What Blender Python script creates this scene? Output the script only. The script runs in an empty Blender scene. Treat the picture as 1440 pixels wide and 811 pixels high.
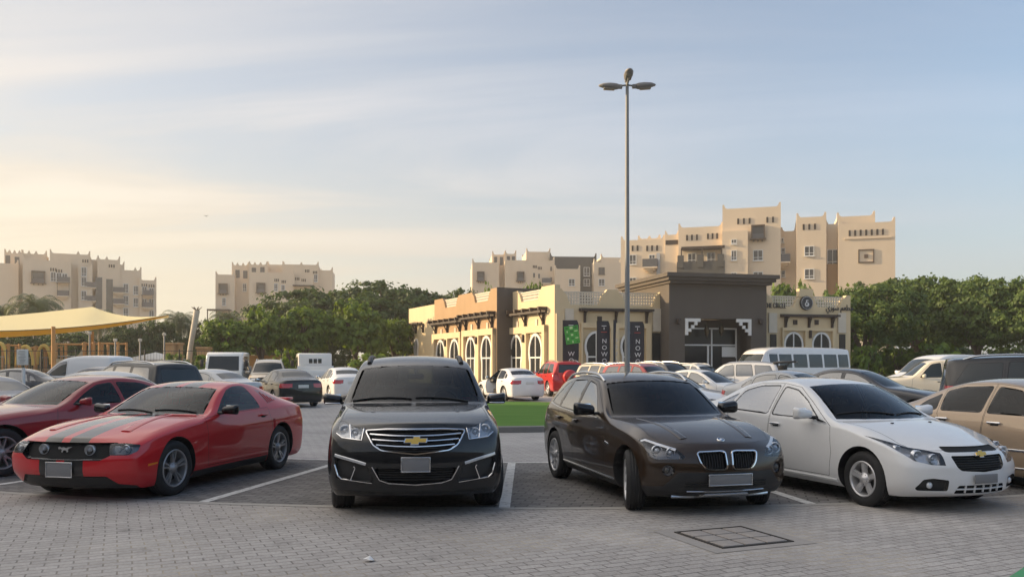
import bpy, bmesh, math, random
from mathutils import Vector, Matrix
from mathutils.bvhtree import BVHTree
from mathutils.interpolate import poly_3d_calc

random.seed(7)
SC = bpy.context.scene
COL = SC.collection
R = math.radians
EYE = 1.68          # eye height in metres
FPX = 1190.0        # focal length in pixels of the 1440 wide photograph
HOR = 510.0         # horizon row

def at(px, Y, py=HOR):
    "world point at depth Y seen at pixel px, py"
    return Vector(((px - 720.0) / FPX * Y, Y, EYE + (HOR - py) / FPX * Y))

# ------------------------------------------------------------------ materials
def new_mat(name):
    m = bpy.data.materials.new(name)
    m.use_nodes = True
    nt = m.node_tree
    for n in list(nt.nodes):
        nt.nodes.remove(n)
    out = nt.nodes.new('ShaderNodeOutputMaterial')
    return m, nt, out

def principled(nt, **kw):
    b = nt.nodes.new('ShaderNodeBsdfPrincipled')
    for k, v in kw.items():
        k = k.replace('_', ' ')
        if k in b.inputs:
            b.inputs[k].default_value = v
    return b

def c4(c):
    return (c[0], c[1], c[2], 1.0)

def simple(name, col, rough=0.5, metal=0.0, coat=0.0, noise=0.0, scale=4.0, spec=0.5, bump=0.0, alpha=None, coords='Object'):
    m, nt, out = new_mat(name)
    b = principled(nt, Base_Color=c4(col), Roughness=rough, Metallic=metal, Coat_Weight=coat, Coat_Roughness=0.04, Specular_IOR_Level=spec)
    nt.links.new(b.outputs[0], out.inputs[0])
    if noise or bump:
        tc = nt.nodes.new('ShaderNodeTexCoord')
        nz = nt.nodes.new('ShaderNodeTexNoise')
        nz.inputs['Scale'].default_value = scale
        nz.inputs['Detail'].default_value = 6
        nz.inputs['Roughness'].default_value = 0.65
        nt.links.new(tc.outputs[coords], nz.inputs['Vector'])
        if noise:
            mx = nt.nodes.new('ShaderNodeMix'); mx.data_type = 'RGBA'
            mx.inputs[6].default_value = c4([v * (1 - noise) for v in col])
            mx.inputs[7].default_value = c4([min(1, v * (1 + noise)) for v in col])
            nt.links.new(nz.outputs['Fac'], mx.inputs[0])
            nt.links.new(mx.outputs[2], b.inputs['Base Color'])
        if bump:
            bp = nt.nodes.new('ShaderNodeBump')
            bp.inputs['Strength'].default_value = bump
            bp.inputs['Distance'].default_value = 0.02
            nt.links.new(nz.outputs['Fac'], bp.inputs['Height'])
            nt.links.new(bp.outputs[0], b.inputs['Normal'])
    return m

def paint(name, col, metal=0.0, rough=0.35, dust=0.12):
    "car paint with a clear coat and a thin uneven film of pale dust"
    m, nt, out = new_mat(name)
    tc = nt.nodes.new('ShaderNodeTexCoord')
    nz = nt.nodes.new('ShaderNodeTexNoise')
    nz.inputs['Scale'].default_value = 2.3; nz.inputs['Detail'].default_value = 8; nz.inputs['Roughness'].default_value = 0.7
    nt.links.new(tc.outputs['Object'], nz.inputs['Vector'])
    rp = nt.nodes.new('ShaderNodeMapRange')
    rp.inputs[1].default_value = 0.35; rp.inputs[2].default_value = 0.75
    rp.inputs[3].default_value = dust * 0.25; rp.inputs[4].default_value = dust
    nt.links.new(nz.outputs['Fac'], rp.inputs[0])
    b = principled(nt, Base_Color=c4(col), Roughness=rough, Metallic=metal, Coat_Weight=1.0, Coat_Roughness=0.05, Specular_IOR_Level=0.12)
    mx = nt.nodes.new('ShaderNodeMix'); mx.data_type = 'RGBA'
    mx.inputs[6].default_value = c4(col); mx.inputs[7].default_value = (0.33, 0.28, 0.22, 1)
    nt.links.new(rp.outputs[0], mx.inputs[0])
    nt.links.new(mx.outputs[2], b.inputs['Base Color'])
    r2 = nt.nodes.new('ShaderNodeMapRange')
    r2.inputs[1].default_value = 0.3; r2.inputs[2].default_value = 0.8
    r2.inputs[3].default_value = 0.015; r2.inputs[4].default_value = 0.06
    nt.links.new(nz.outputs['Fac'], r2.inputs[0])
    nt.links.new(r2.outputs[0], b.inputs['Coat Roughness'])
    nt.links.new(b.outputs[0], out.inputs[0])
    return m

def glass(name, tint=(0.3, 0.33, 0.32), rough=0.0, refl=1.45, film=0.0):
    "thin window glass: coloured see-through sheet under a Fresnel reflection; film = dust on it"
    m, nt, out = new_mat(name)
    tr = nt.nodes.new('ShaderNodeBsdfTransparent'); tr.inputs[0].default_value = c4(tint)
    gl = nt.nodes.new('ShaderNodeBsdfGlossy'); gl.inputs['Roughness'].default_value = rough
    gl.inputs[0].default_value = (0.95, 0.97, 1.0, 1)
    fr = nt.nodes.new('ShaderNodeFresnel'); fr.inputs[0].default_value = refl
    mx = nt.nodes.new('ShaderNodeMixShader')
    nt.links.new(fr.outputs[0], mx.inputs[0]); nt.links.new(tr.outputs[0], mx.inputs[1]); nt.links.new(gl.outputs[0], mx.inputs[2])
    last = mx
    if film:
        df = nt.nodes.new('ShaderNodeBsdfDiffuse'); df.inputs[0].default_value = (0.36, 0.36, 0.34, 1)
        m2 = nt.nodes.new('ShaderNodeMixShader'); m2.inputs[0].default_value = film
        nt.links.new(mx.outputs[0], m2.inputs[1]); nt.links.new(df.outputs[0], m2.inputs[2])
        last = m2
    nt.links.new(last.outputs[0], out.inputs[0])
    return m

M = {}
M['rubber'] = simple('tyre_rubber', (0.018, 0.018, 0.019), 0.75, noise=0.35, scale=14)
M['trim'] = simple('black_plastic_trim', (0.02, 0.02, 0.021), 0.5)
M['gloss_black'] = simple('gloss_black_trim', (0.012, 0.012, 0.013), 0.12)
M['gap'] = simple('panel_gap', (0.008, 0.008, 0.008), 0.8)
M['cabin'] = simple('cabin_fabric', (0.035, 0.034, 0.034), 0.85, noise=0.2, scale=9)
M['cabin_grey'] = simple('cabin_grey', (0.10, 0.10, 0.10), 0.8)
M['chrome'] = simple('chrome', (0.75, 0.75, 0.76), 0.08, metal=1.0)
M['satin'] = simple('satin_aluminium', (0.55, 0.56, 0.58), 0.25, metal=1.0)
M['alloy'] = simple('alloy_rim', (0.62, 0.62, 0.63), 0.3, metal=0.5, noise=0.15, scale=8)
M['alloy_dark'] = simple('dark_alloy_rim', (0.36, 0.35, 0.35), 0.32, metal=0.5)
M['disc'] = simple('brake_disc', (0.12, 0.115, 0.11), 0.45, metal=0.7)
M['lamp_shell'] = simple('lamp_reflector', (0.62, 0.63, 0.65), 0.2, metal=0.45, noise=0.35, scale=22)
M['lamp_dark'] = simple('lamp_housing', (0.15, 0.15, 0.16), 0.25, metal=0.6)
M['lens'] = glass('lamp_lens', (0.93, 0.94, 0.95), refl=1.5)
M['bulb'] = simple('lamp_projector', (0.78, 0.80, 0.83), 0.1, metal=0.4)
M['red_lens'] = simple('red_tail_lens', (0.42, 0.012, 0.02), 0.12, coat=1.0)
M['amber'] = simple('amber_lens', (0.75, 0.22, 0.02), 0.15, coat=1.0)
M['gold'] = simple('gold_emblem', (0.72, 0.45, 0.10), 0.3, metal=0.75)
M['plate'] = simple('blank_plate', (0.20, 0.20, 0.205), 0.5)
M['plate_white'] = simple('white_plate', (0.6, 0.6, 0.58), 0.5)
M['roundel_blue'] = simple('roundel_blue', (0.05, 0.2, 0.5), 0.3)
M['roundel_white'] = simple('roundel_white', (0.8, 0.8, 0.8), 0.3)
M['glass'] = glass('window_glass', (0.46, 0.52, 0.50))
M['screen'] = glass('windscreen_glass', (0.36, 0.47, 0.48), refl=1.33)
M['tint'] = glass('tinted_glass', (0.05, 0.058, 0.066), refl=1.38)
M['mirror'] = simple('mirror_glass', (0.7, 0.72, 0.74), 0.02, metal=1.0)
M['far_screen'] = simple('dark_car_glass', (0.02, 0.026, 0.027), 0.04, spec=0.6)
M['far_glass'] = simple('reflective_car_glass', (0.02, 0.022, 0.022), 0.03)
M['far_glass'].node_tree.nodes['Principled BSDF'].inputs['IOR'].default_value = 2.7
M['film_glass'] = glass('mirror_film_glass', (0.10, 0.11, 0.10), refl=5.0)

# ------------------------------------------------------------------ mesh helpers
def link(name, me, parent=None):
    o = bpy.data.objects.new(name, me)
    COL.objects.link(o)
    if parent is not None:
        o.parent = parent
    return o

def tag(o, label=None, cat=None, group=None, kind=None):
    if label: o['label'] = label
    if cat: o['category'] = cat
    if group: o['group'] = group
    if kind: o['kind'] = kind
    return o

def empty(name, loc, rz=0.0, label=None, cat=None, group=None):
    o = bpy.data.objects.new(name, None)
    o.empty_display_size = 0.3
    COL.objects.link(o)
    o.location = loc; o.rotation_euler = (0, 0, rz)
    return tag(o, label, cat, group)

def copy_tree(o, parent=None):
    c = o.copy(); COL.objects.link(c)
    if parent is not None:
        c.parent = parent
    for ch in list(o.children):
        copy_tree(ch, c)
    return c

class MB:
    "collects shapes for one mesh; m = material slot"
    def __init__(self):
        self.v = []; self.f = []; self.mi = []; self.sm = []
    def add(self, vs, fs, m=0, smooth=False):
        b = len(self.v)
        self.v += [tuple(p) for p in vs]
        for f in fs:
            self.f.append([b + i for i in f]); self.mi.append(m); self.sm.append(smooth)
        return self
    def box(self, c, d, m=0, rot=None):
        hx, hy, hz = d[0] / 2, d[1] / 2, d[2] / 2
        vs = [Vector((sx * hx, sy * hy, sz * hz)) for sx in (-1, 1) for sy in (-1, 1) for sz in (-1, 1)]
        if rot is not None:
            vs = [rot @ p for p in vs]
        vs = [p + Vector(c) for p in vs]
        fs = [(0, 1, 3, 2), (4, 6, 7, 5), (0, 4, 5, 1), (2, 3, 7, 6), (0, 2, 6, 4), (1, 5, 7, 3)]
        return self.add(vs, fs, m)
    def rbox(self, c, d, r=0.03, m=0, rot=None, seg=2):
        "box with bevelled edges"
        bm = bmesh.new()
        bmesh.ops.create_cube(bm, size=1.0)
        for v in bm.verts:
            v.co = Vector((v.co.x * d[0], v.co.y * d[1], v.co.z * d[2]))
        bmesh.ops.bevel(bm, geom=list(bm.edges), offset=min(r, min(d) * 0.49), segments=seg, affect='EDGES', profile=0.5)
        mt = Matrix.Translation(Vector(c)) @ (rot.to_4x4() if rot is not None else Matrix())
        self.bm(bm, mt, m, True)
        return self
    def bm(self, bm, mt=Matrix(), m=0, smooth=False):
        bm.verts.index_update()
        self.add([mt @ v.co for v in bm.verts], [[v.index for v in f.verts] for f in bm.faces], m, smooth)
        bm.free()
    def tube(self, pts, rad, n=8, m=0, caps=True, smooth=True, up=None):
        pts = [Vector(p) for p in pts]
        if not hasattr(rad, '__len__'):
            rad = [rad] * len(pts)
        rings = []
        a = None
        for i, p in enumerate(pts):
            t = (pts[min(i + 1, len(pts) - 1)] - pts[max(i - 1, 0)])
            if t.length < 1e-9: t = Vector((0, 0, 1))
            t.normalize()
            if a is None:
                a = t.cross(Vector((0, 0, 1)) if abs(t.z) < 0.95 else Vector((1, 0, 0))).normalized()
            else:
                a = (a - t * a.dot(t)).normalized()
            b = t.cross(a)
            rings.append([p + (a * math.cos(2 * math.pi * k / n) + b * math.sin(2 * math.pi * k / n)) * rad[i] for k in range(n)])
        vs = [q for r_ in rings for q in r_]
        fs = []
        for i in range(len(pts) - 1):
            for k in range(n):
                fs.append((i * n + k, i * n + (k + 1) % n, (i + 1) * n + (k + 1) % n, (i + 1) * n + k))
        self.add(vs, fs, m, smooth)
        if caps:
            self.add(rings[0], [list(range(n))[::-1]], m); self.add(rings[-1], [list(range(n))], m)
        return self
    def lathe(self, prof, axis='z', c=(0, 0, 0), n=24, m=0, smooth=True):
        "prof: list of (radius, height along axis)"
        vs = []
        for (r_, h) in prof:
            for k in range(n):
                a = 2 * math.pi * k / n
                x, y = r_ * math.cos(a), r_ * math.sin(a)
                p = {'z': (x, y, h), 'x': (h, x, y), 'y': (x, h, y)}[axis]
                vs.append((p[0] + c[0], p[1] + c[1], p[2] + c[2]))
        fs = []
        for i in range(len(prof) - 1):
            for k in range(n):
                fs.append((i * n + k, i * n + (k + 1) % n, (i + 1) * n + (k + 1) % n, (i + 1) * n + k))
        return self.add(vs, fs, m, smooth)
    def ball(self, c, r_, m=0, sub=2):
        bm = bmesh.new()
        bmesh.ops.create_icosphere(bm, subdivisions=sub, radius=1.0)
        rr = r_ if hasattr(r_, '__len__') else (r_, r_, r_)
        mt = Matrix.Translation(Vector(c)) @ Matrix.Diagonal((rr[0], rr[1], rr[2], 1))
        self.bm(bm, mt, m, True)
        return self
    def prism(self, poly, y0, y1, m=0, axis='y'):
        "extrude a polygon (a, b) between two depths; axis y: (x, z)"
        def P(a, b, d):
            return {'y': (a, d, b), 'x': (d, a, b), 'z': (a, b, d)}[axis]
        n = len(poly)
        vs = [P(a, b, y0) for a, b in poly] + [P(a, b, y1) for a, b in poly]
        fs = [list(range(n)), list(range(2 * n - 1, n - 1, -1))]
        fs += [(i, i + n, (i + 1) % n + n, (i + 1) % n) for i in range(n)]
        return self.add(vs, fs, m)
    def build(self, name, mats, parent=None, fix=True, xf=None):
        me = bpy.data.meshes.new(name)
        vs = self.v if xf is None else [tuple(xf @ Vector(p)) for p in self.v]
        me.from_pydata(vs, [], self.f)
        for mt in (mats if isinstance(mats, (list, tuple)) else [mats]):
            me.materials.append(mt)
        for p, mi, s in zip(me.polygons, self.mi, self.sm):
            p.material_index = mi; p.use_smooth = s
        if fix:
            bm = bmesh.new(); bm.from_mesh(me)
            bmesh.ops.recalc_face_normals(bm, faces=bm.faces)
            bm.to_mesh(me); bm.free()
        me.update()
        return link(name, me, parent)

def lerp(a, b, t):
    return a + (b - a) * t

def inside(poly, x, y):
    c = False
    n = len(poly)
    j = n - 1
    for i in range(n):
        xi, yi = poly[i]; xj, yj = poly[j]
        if (yi > y) != (yj > y) and x < (xj - xi) * (y - yi) / (yj - yi) + xi:
            c = not c
        j = i
    return c

def circle(cx, cy, r_, n=28, ry=None):
    ry = ry or r_
    return [(cx + r_ * math.cos(2 * math.pi * k / n), cy + ry * math.sin(2 * math.pi * k / n)) for k in range(n)]

def rounded(poly, r_, n=4):
    "round the corners of a polygon"
    out = []
    N = len(poly)
    for i in range(N):
        p0, p1, p2 = Vector(poly[i - 1]), Vector(poly[i]), Vector(poly[(i + 1) % N])
        d0, d1 = (p0 - p1), (p2 - p1)
        k = min(r_, d0.length * 0.45, d1.length * 0.45)
        a, b = p1 + d0.normalized() * k, p1 + d1.normalized() * k
        for t in range(n + 1):
            u = t / n
            q = a * (1 - u) ** 2 + p1 * 2 * u * (1 - u) + b * u * u
            out.append((q.x, q.y))
    return out

def mirrored(poly):
    return [(-a, b) for a, b in poly][::-1]

# ------------------------------------------------------------------ car shells
class Shell:
    """One car body skin. Built from a control cage of cross sections (smoothed by subdivision), then cut
    into panes, lamps, doors and panels. Local frame: x = car's left, y = backwards, front bumper at -L/2."""
    def __init__(self, sp, level=2):
        self.sp = sp; self.L = sp['L']; self.tags = {}; self.names = []
        self._cage(level)
    def Y(self, s):
        return s - self.L / 2
    def _cage(self, level):
        sp = self.sp
        rows = sp['rows']; cl = sp['clear']
        fk = [1.0, 0.8, 0.42, 0.0]
        n = len(rows)
        top_exp = sp.get('crown', 2.3)
        def side(i):
            s, zt, yr, zr, dr, yb, zb, ym = rows[i][:8]
            out = [(s, ym - 0.09, cl), (s, ym - 0.02, cl + 0.09),
                   (s, ym, lerp(cl, zb, 0.42)), (s, ym - sp.get('tuck', 0.004), lerp(cl, zb, 0.76)),
                   (s, yb, zb),
                   (s + dr * 0.5, lerp(yb, yr, 0.5) + sp.get('bulge', 0.02) * (1 if zr - zb > 0.2 else 0.4), lerp(zb, zr, 0.52)),
                   (s + dr, yr, zr)]
            return [list(p) for p in out]
        S = [side(i) for i in range(n)]
        for k in range(7):
            S[0][k][0] = sp['fcorner'][k]
            S[-1][k][0] = sp['rcorner'][k]
            if 'fcy' in sp and k < 6: S[0][k][1] += sp['fcy'][k]
        S[0][6][0] = rows[0][0] + rows[0][4]
        S[-1][6][0] = rows[-1][0] + rows[-1][4]
        ends = {}
        for key, i, cen in (('F', 0, sp['front']), ('B', n - 1, sp['rear'])):
            g = []
            for k in range(7):
                ss, ys, zs = S[i][k]
                row = []
                for f in fk:
                    if k == 6:
                        s0, z0 = rows[i][0], rows[i][1]
                        e1, e2 = 2.0, top_exp
                    else:
                        s0, z0 = cen[k]
                        e1, e2 = sp.get('plan', 2.2), 2.0
                    row.append((s0 + (ss - s0) * f ** e1, ys * f, z0 + (zs - z0) * f ** e2))
                g.append(row)
            ends[key] = g
        T = []
        for i in range(n):
            s, zt, yr, zr, dr = rows[i][:5]
            T.append([(s + dr * f ** 2, yr * f, zt + (zr - zt) * f ** top_exp) for f in fk])
        T[0] = ends['F'][6]; T[-1] = ends['B'][6]
        Bt = []
        for i in range(n):
            ss, ys, zs = S[i][0]
            Bt.append([(ss, ys * f, zs) for f in fk])
        Bt[0] = ends['F'][0]; Bt[-1] = ends['B'][0]
        bm = bmesh.new()
        cache = {}
        def V(p, sg):
            key = (round(p[0], 4), round(p[1] * sg, 4) + 0.0, round(p[2], 4))
            if key not in cache:
                cache[key] = bm.verts.new((p[1] * sg, self.Y(p[0]), p[2]))
            return cache[key]
        def quad(a, b, c, d):
            for sg in (1, -1):
                vs = [V(p, sg) for p in (a, b, c, d)]
                if len(set(vs)) == 4 and bm.faces.get(vs) is None:
                    try: bm.faces.new(vs)
                    except ValueError: pass
        for i in range(n - 1):
            for k in range(6):
                quad(S[i][k], S[i + 1][k], S[i + 1][k + 1], S[i][k + 1])
            for j in range(3):
                quad(T[i][j], T[i + 1][j], T[i + 1][j + 1], T[i][j + 1])
                quad(Bt[i][j], Bt[i + 1][j], Bt[i + 1][j + 1], Bt[i][j + 1])
        for g in (ends['F'], ends['B']):
            for k in range(6):
                for j in range(3):
                    quad(g[k][j], g[k + 1][j], g[k + 1][j + 1], g[k][j + 1])
        bmesh.ops.recalc_face_normals(bm, faces=bm.faces)
        cr = bm.edges.layers.float.get('crease_edge') or bm.edges.layers.float.new('crease_edge')
        def crease(p, q, w):
            for sg in (1, -1):
                e = bm.edges.get((V(p, sg), V(q, sg)))
                if e is not None: e[cr] = w
        c_r, c_b, c_s = sp.get('crease_ridge', 0.3), sp.get('crease_belt', 0.25), sp.get('crease_sill', 0.5)
        for i in range(n - 1):
            crease(S[i][6], S[i + 1][6], c_r)
            crease(S[i][4], S[i + 1][4], c_b)
            crease(S[i][0], S[i + 1][0], c_s)
            crease(S[i][3], S[i + 1][3], sp.get('crease_mid', 0.0))
        for k in range(1, 6): crease(S[0][k], S[0][k + 1], sp.get('crease_corner', 0.0))
        for (ia, w) in sp.get('crease_rows', []):      # across the top at a station (hood edge, header, deck edge)
            for j in range(3): crease(T[ia][j], T[ia][j + 1], w)
        for (key, k, w) in sp.get('crease_ends', []):
            for j in range(3): crease(ends[key][k][j], ends[key][k][j + 1], w)
        me = bpy.data.meshes.new('cage'); bm.to_mesh(me); bm.free()
        o = link('cage', me)
        md = o.modifiers.new('s', 'SUBSURF'); md.levels = level; md.render_levels = level
        dg = bpy.context.evaluated_depsgraph_get()
        me2 = bpy.data.meshes.new_from_object(o.evaluated_get(dg))
        bpy.data.objects.remove(o); bpy.data.meshes.remove(me)
        self.bm = bmesh.new(); self.bm.from_mesh(me2)
        bpy.data.meshes.remove(me2)
        self.bm.normal_update()
        self.base_v = [v.co.copy() for v in self.bm.verts]
        self.base_n = [v.normal.copy() for v in self.bm.verts]
        self.base_f = [[v.index for v in f.verts] for f in self.bm.faces]
        self.bvh = BVHTree.FromPolygons(self.base_v, self.base_f)
        self.tl = self.bm.faces.layers.int.new('tag')
    def normal_at(self, co):
        loc, nn, idx, d = self.bvh.find_nearest(co)
        f = self.base_f[idx]
        w = poly_3d_calc([self.base_v[i] for i in f], loc)
        q = Vector((0, 0, 0))
        for i, wi in zip(f, w): q += self.base_n[i] * wi
        return q.normalized()
    def proj(self, ax, co):
        if ax == 's': return (co.y + self.L / 2, co.z)
        if ax in 'fr': return (co.x, co.z)
        return (co.x, co.y + self.L / 2)
    def cut(self, name, ax, poly, side=1, lim=None, keep=True, over=False):
        "cut a polygon outline into the skin; faces inside get the tag `name`"
        bm = self.bm
        if ax == 's' and False: pass
        P = [tuple(p) for p in poly]
        x0 = min(p[0] for p in P); x1 = max(p[0] for p in P); y0 = min(p[1] for p in P); y1 = max(p[1] for p in P)
        cand = []
        for f in bm.faces:
            if f[self.tl] and not over: continue
            c = f.calc_center_median(); nn = f.normal
            if ax == 's':
                if nn.x * side < 0.2: continue
            elif ax == 'f':
                if nn.y > -0.12 or c.y + self.L / 2 > (lim or 1.3): continue
            elif ax == 'r':
                if nn.y < 0.12 or c.y + self.L / 2 < (lim or self.L - 1.3): continue
            elif ax == 't':
                if nn.z < 0.15 or (lim and c.z < lim): continue
            pts = [self.proj(ax, v.co) for v in f.verts]
            if max(p[0] for p in pts) < x0 or min(p[0] for p in pts) > x1 or max(p[1] for p in pts) < y0 or min(p[1] for p in pts) > y1: continue
            cand.append(f)
        n = len(P)
        for i in range(n):
            a, b = P[i], P[(i + 1) % n]
            d = (b[0] - a[0], b[1] - a[1])
            if abs(d[0]) + abs(d[1]) < 1e-6: continue
            nx, ny = -d[1], d[0]
            if ax == 's': co = Vector((0, self.Y(a[0]), a[1])); no = Vector((0, nx, ny))
            elif ax in 'fr': co = Vector((a[0], 0, a[1])); no = Vector((nx, 0, ny))
            else: co = Vector((a[0], self.Y(a[1]), 0)); no = Vector((nx, ny, 0))
            # only faces near this edge
            ex0 = min(a[0], b[0]) - 0.005; ex1 = max(a[0], b[0]) + 0.005; ey0 = min(a[1], b[1]) - 0.005; ey1 = max(a[1], b[1]) + 0.005
            near, far = [], []
            for f in cand:
                pts = [self.proj(ax, v.co) for v in f.verts]
                if max(p[0] for p in pts) < ex0 or min(p[0] for p in pts) > ex1 or max(p[1] for p in pts) < ey0 or min(p[1] for p in pts) > ey1: far.append(f)
                else: near.append(f)
            if not near: continue
            geom = set(near)
            for f in near:
                geom.update(f.verts); geom.update(f.edges)
            r_ = bmesh.ops.bisect_plane(bm, geom=list(geom), dist=1e-5, plane_co=co, plane_no=no.normalized())
            cand = far + [g for g in r_['geom'] if isinstance(g, bmesh.types.BMFace)]
        if name not in self.tags:
            self.tags[name] = len(self.tags) + 1
        t = self.tags[name]
        out = []
        for f in cand:
            c = f.calc_center_median()
            q = self.proj(ax, c)
            if inside(P, q[0], q[1]):
                f[self.tl] = t; out.append(f)
        return out
    def faces(self, name):
        t = self.tags.get(name, -1)
        return [f for f in self.bm.faces if f[self.tl] == t]
    def rim(self, name, width, depth=0.0, m=1):
        "a thin border strip round the faces of a tag"
        fs = self.faces(name)
        if not fs: return
        r_ = bmesh.ops.inset_region(self.bm, faces=fs, thickness=width, depth=0, use_boundary=True, use_even_offset=True)
        t = self.tags[name]
        for f in r_['faces']:
            f.material_index = m; f[self.tl] = t
        if depth:
            inn = set(fs)
            vs = set(v for f in fs for v in f.verts)
            for v in vs: v.co -= v.normal * depth
    def push(self, name, vec, m=None):
        "sink the inner faces of a tag (after rim)"
        fs = [f for f in self.faces(name) if f.material_index == 0]
        vs = set(v for f in fs for v in f.verts)
        for v in vs: v.co += Vector(vec)
    def wipe(self, name):
        bmesh.ops.delete(self.bm, geom=self.faces(name), context='FACES')
    def snapshot(self, name, oname, mat, parent, off=0.0):
        "a copy of the tag's faces as its own mesh at the present place (lamp lenses)"
        return self._mesh(self.faces(name), oname, [mat], parent, off, True)
    def _mesh(self, fs, oname, mats, parent, off=0.0, zero=False, norm=True):
        vm = {}; vs = []; nn = []; polys = []; mi = []
        for f in fs:
            p = []
            for v in f.verts:
                if v.index not in vm or True:
                    k = v
                    if k not in vm:
                        vm[k] = len(vs)
                        nv = self.normal_at(v.co)
                        vs.append(v.co + nv * off); nn.append(nv)
                p.append(vm[v])
            polys.append(p); mi.append(0 if zero else f.material_index)
        me = bpy.data.meshes.new(oname)
        me.from_pydata([tuple(v) for v in vs], [], polys)
        for m_ in mats: me.materials.append(m_)
        for p, k in zip(me.polygons, mi):
            p.material_index = min(k, len(mats) - 1); p.use_smooth = True
        me.update()
        if norm:
            me.normals_split_custom_set_from_vertices([tuple(q) for q in nn])
        return link(oname, me, parent)
    def part(self, name, oname, mats, parent, label=None, norm=True):
        fs = self.faces(name)
        if not fs: return None
        o = self._mesh(fs, oname, mats, parent, norm=norm)
        if label: o['label'] = label
        return o
    def body(self, oname, mats, parent):
        fs = [f for f in self.bm.faces if f[self.tl] == 0]
        return self._mesh(fs, oname, mats, parent)
    def lining(self, parent, mat, zmin=0.55):
        "inner skin of roof and pillars seen through the windows"
        fs = [f for f in self.bm.faces if f[self.tl] in self.lin_tags and f.calc_center_median().z > zmin]
        return self._mesh(fs, 'cabin_lining', [mat], parent, off=-0.03, zero=True)
    def ray(self, ax, a, b, side=1):
        if ax == 'f': o_, d = Vector((a, -20, b)), Vector((0, 1, 0))
        elif ax == 'r': o_, d = Vector((a, 20, b)), Vector((0, -1, 0))
        elif ax == 's': o_, d = Vector((20 * side, self.Y(a), b)), Vector((-side, 0, 0))
        else: o_, d = Vector((a, self.Y(b), 20)), Vector((0, 0, -1))
        loc, nn, idx, dist = self.bvh.ray_cast(o_, d)
        if loc is None:
            return None, None
        return loc, self.normal_at(loc)
    def strip(self, mb, ax, pts, w=0.02, h=0.01, closed=False, side=1, m=0, off=0.0, step=0.04, flat=False):
        "a raised bar lying on the skin along a polyline given in projection"
        P = [Vector(p) for p in pts]
        if closed: P = P + [P[0]]
        dense = []
        for a, b in zip(P[:-1], P[1:]):
            k = max(1, int((b - a).length / step))
            for t in range(k): dense.append(a.lerp(b, t / k))
        if not closed: dense.append(P[-1])
        hits = []
        for q in dense:
            loc, nn = self.ray(ax, q.x, q.y, side)
            if loc is not None: hits.append((loc + nn * off, nn))
        N = len(hits)
        if N < 2: return
        prof = [(-0.5, -0.4), (-0.5, 0.55), (-0.3, 1.0), (0.3, 1.0), (0.5, 0.55), (0.5, -0.4)]
        vs = []
        for i in range(N):
            p, nn = hits[i]
            if closed: t = hits[(i + 1) % N][0] - hits[i - 1][0]
            else: t = hits[min(i + 1, N - 1)][0] - hits[max(i - 1, 0)][0]
            if t.length < 1e-9: t = Vector((1, 0, 0))
            t.normalize()
            b = nn.cross(t).normalized()
            n2 = t.cross(b)
            for (u, v) in prof: vs.append(p + b * (u * w) + n2 * (v * h))
        k = len(prof)
        fs = []
        for i in range(N if closed else N - 1):
            j = (i + 1) % N
            for q in range(k):
                fs.append((i * k + q, i * k + (q + 1) % k, j * k + (q + 1) % k, j * k + q))
        if not closed:
            fs.append(list(range(k))[::-1]); fs.append([(N - 1) * k + q for q in range(k)])
        mb.add(vs, fs, m)
    def frame_at(self, ax, a, b, side=1, up=Vector((0, 0, 1))):
        loc, nn = self.ray(ax, a, b, side)
        z = nn
        x = up.cross(z).normalized(); y = z.cross(x)
        return Matrix(((x.x, y.x, z.x, loc.x), (x.y, y.y, z.y, loc.y), (x.z, y.z, z.z, loc.z), (0, 0, 0, 1)))
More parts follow.
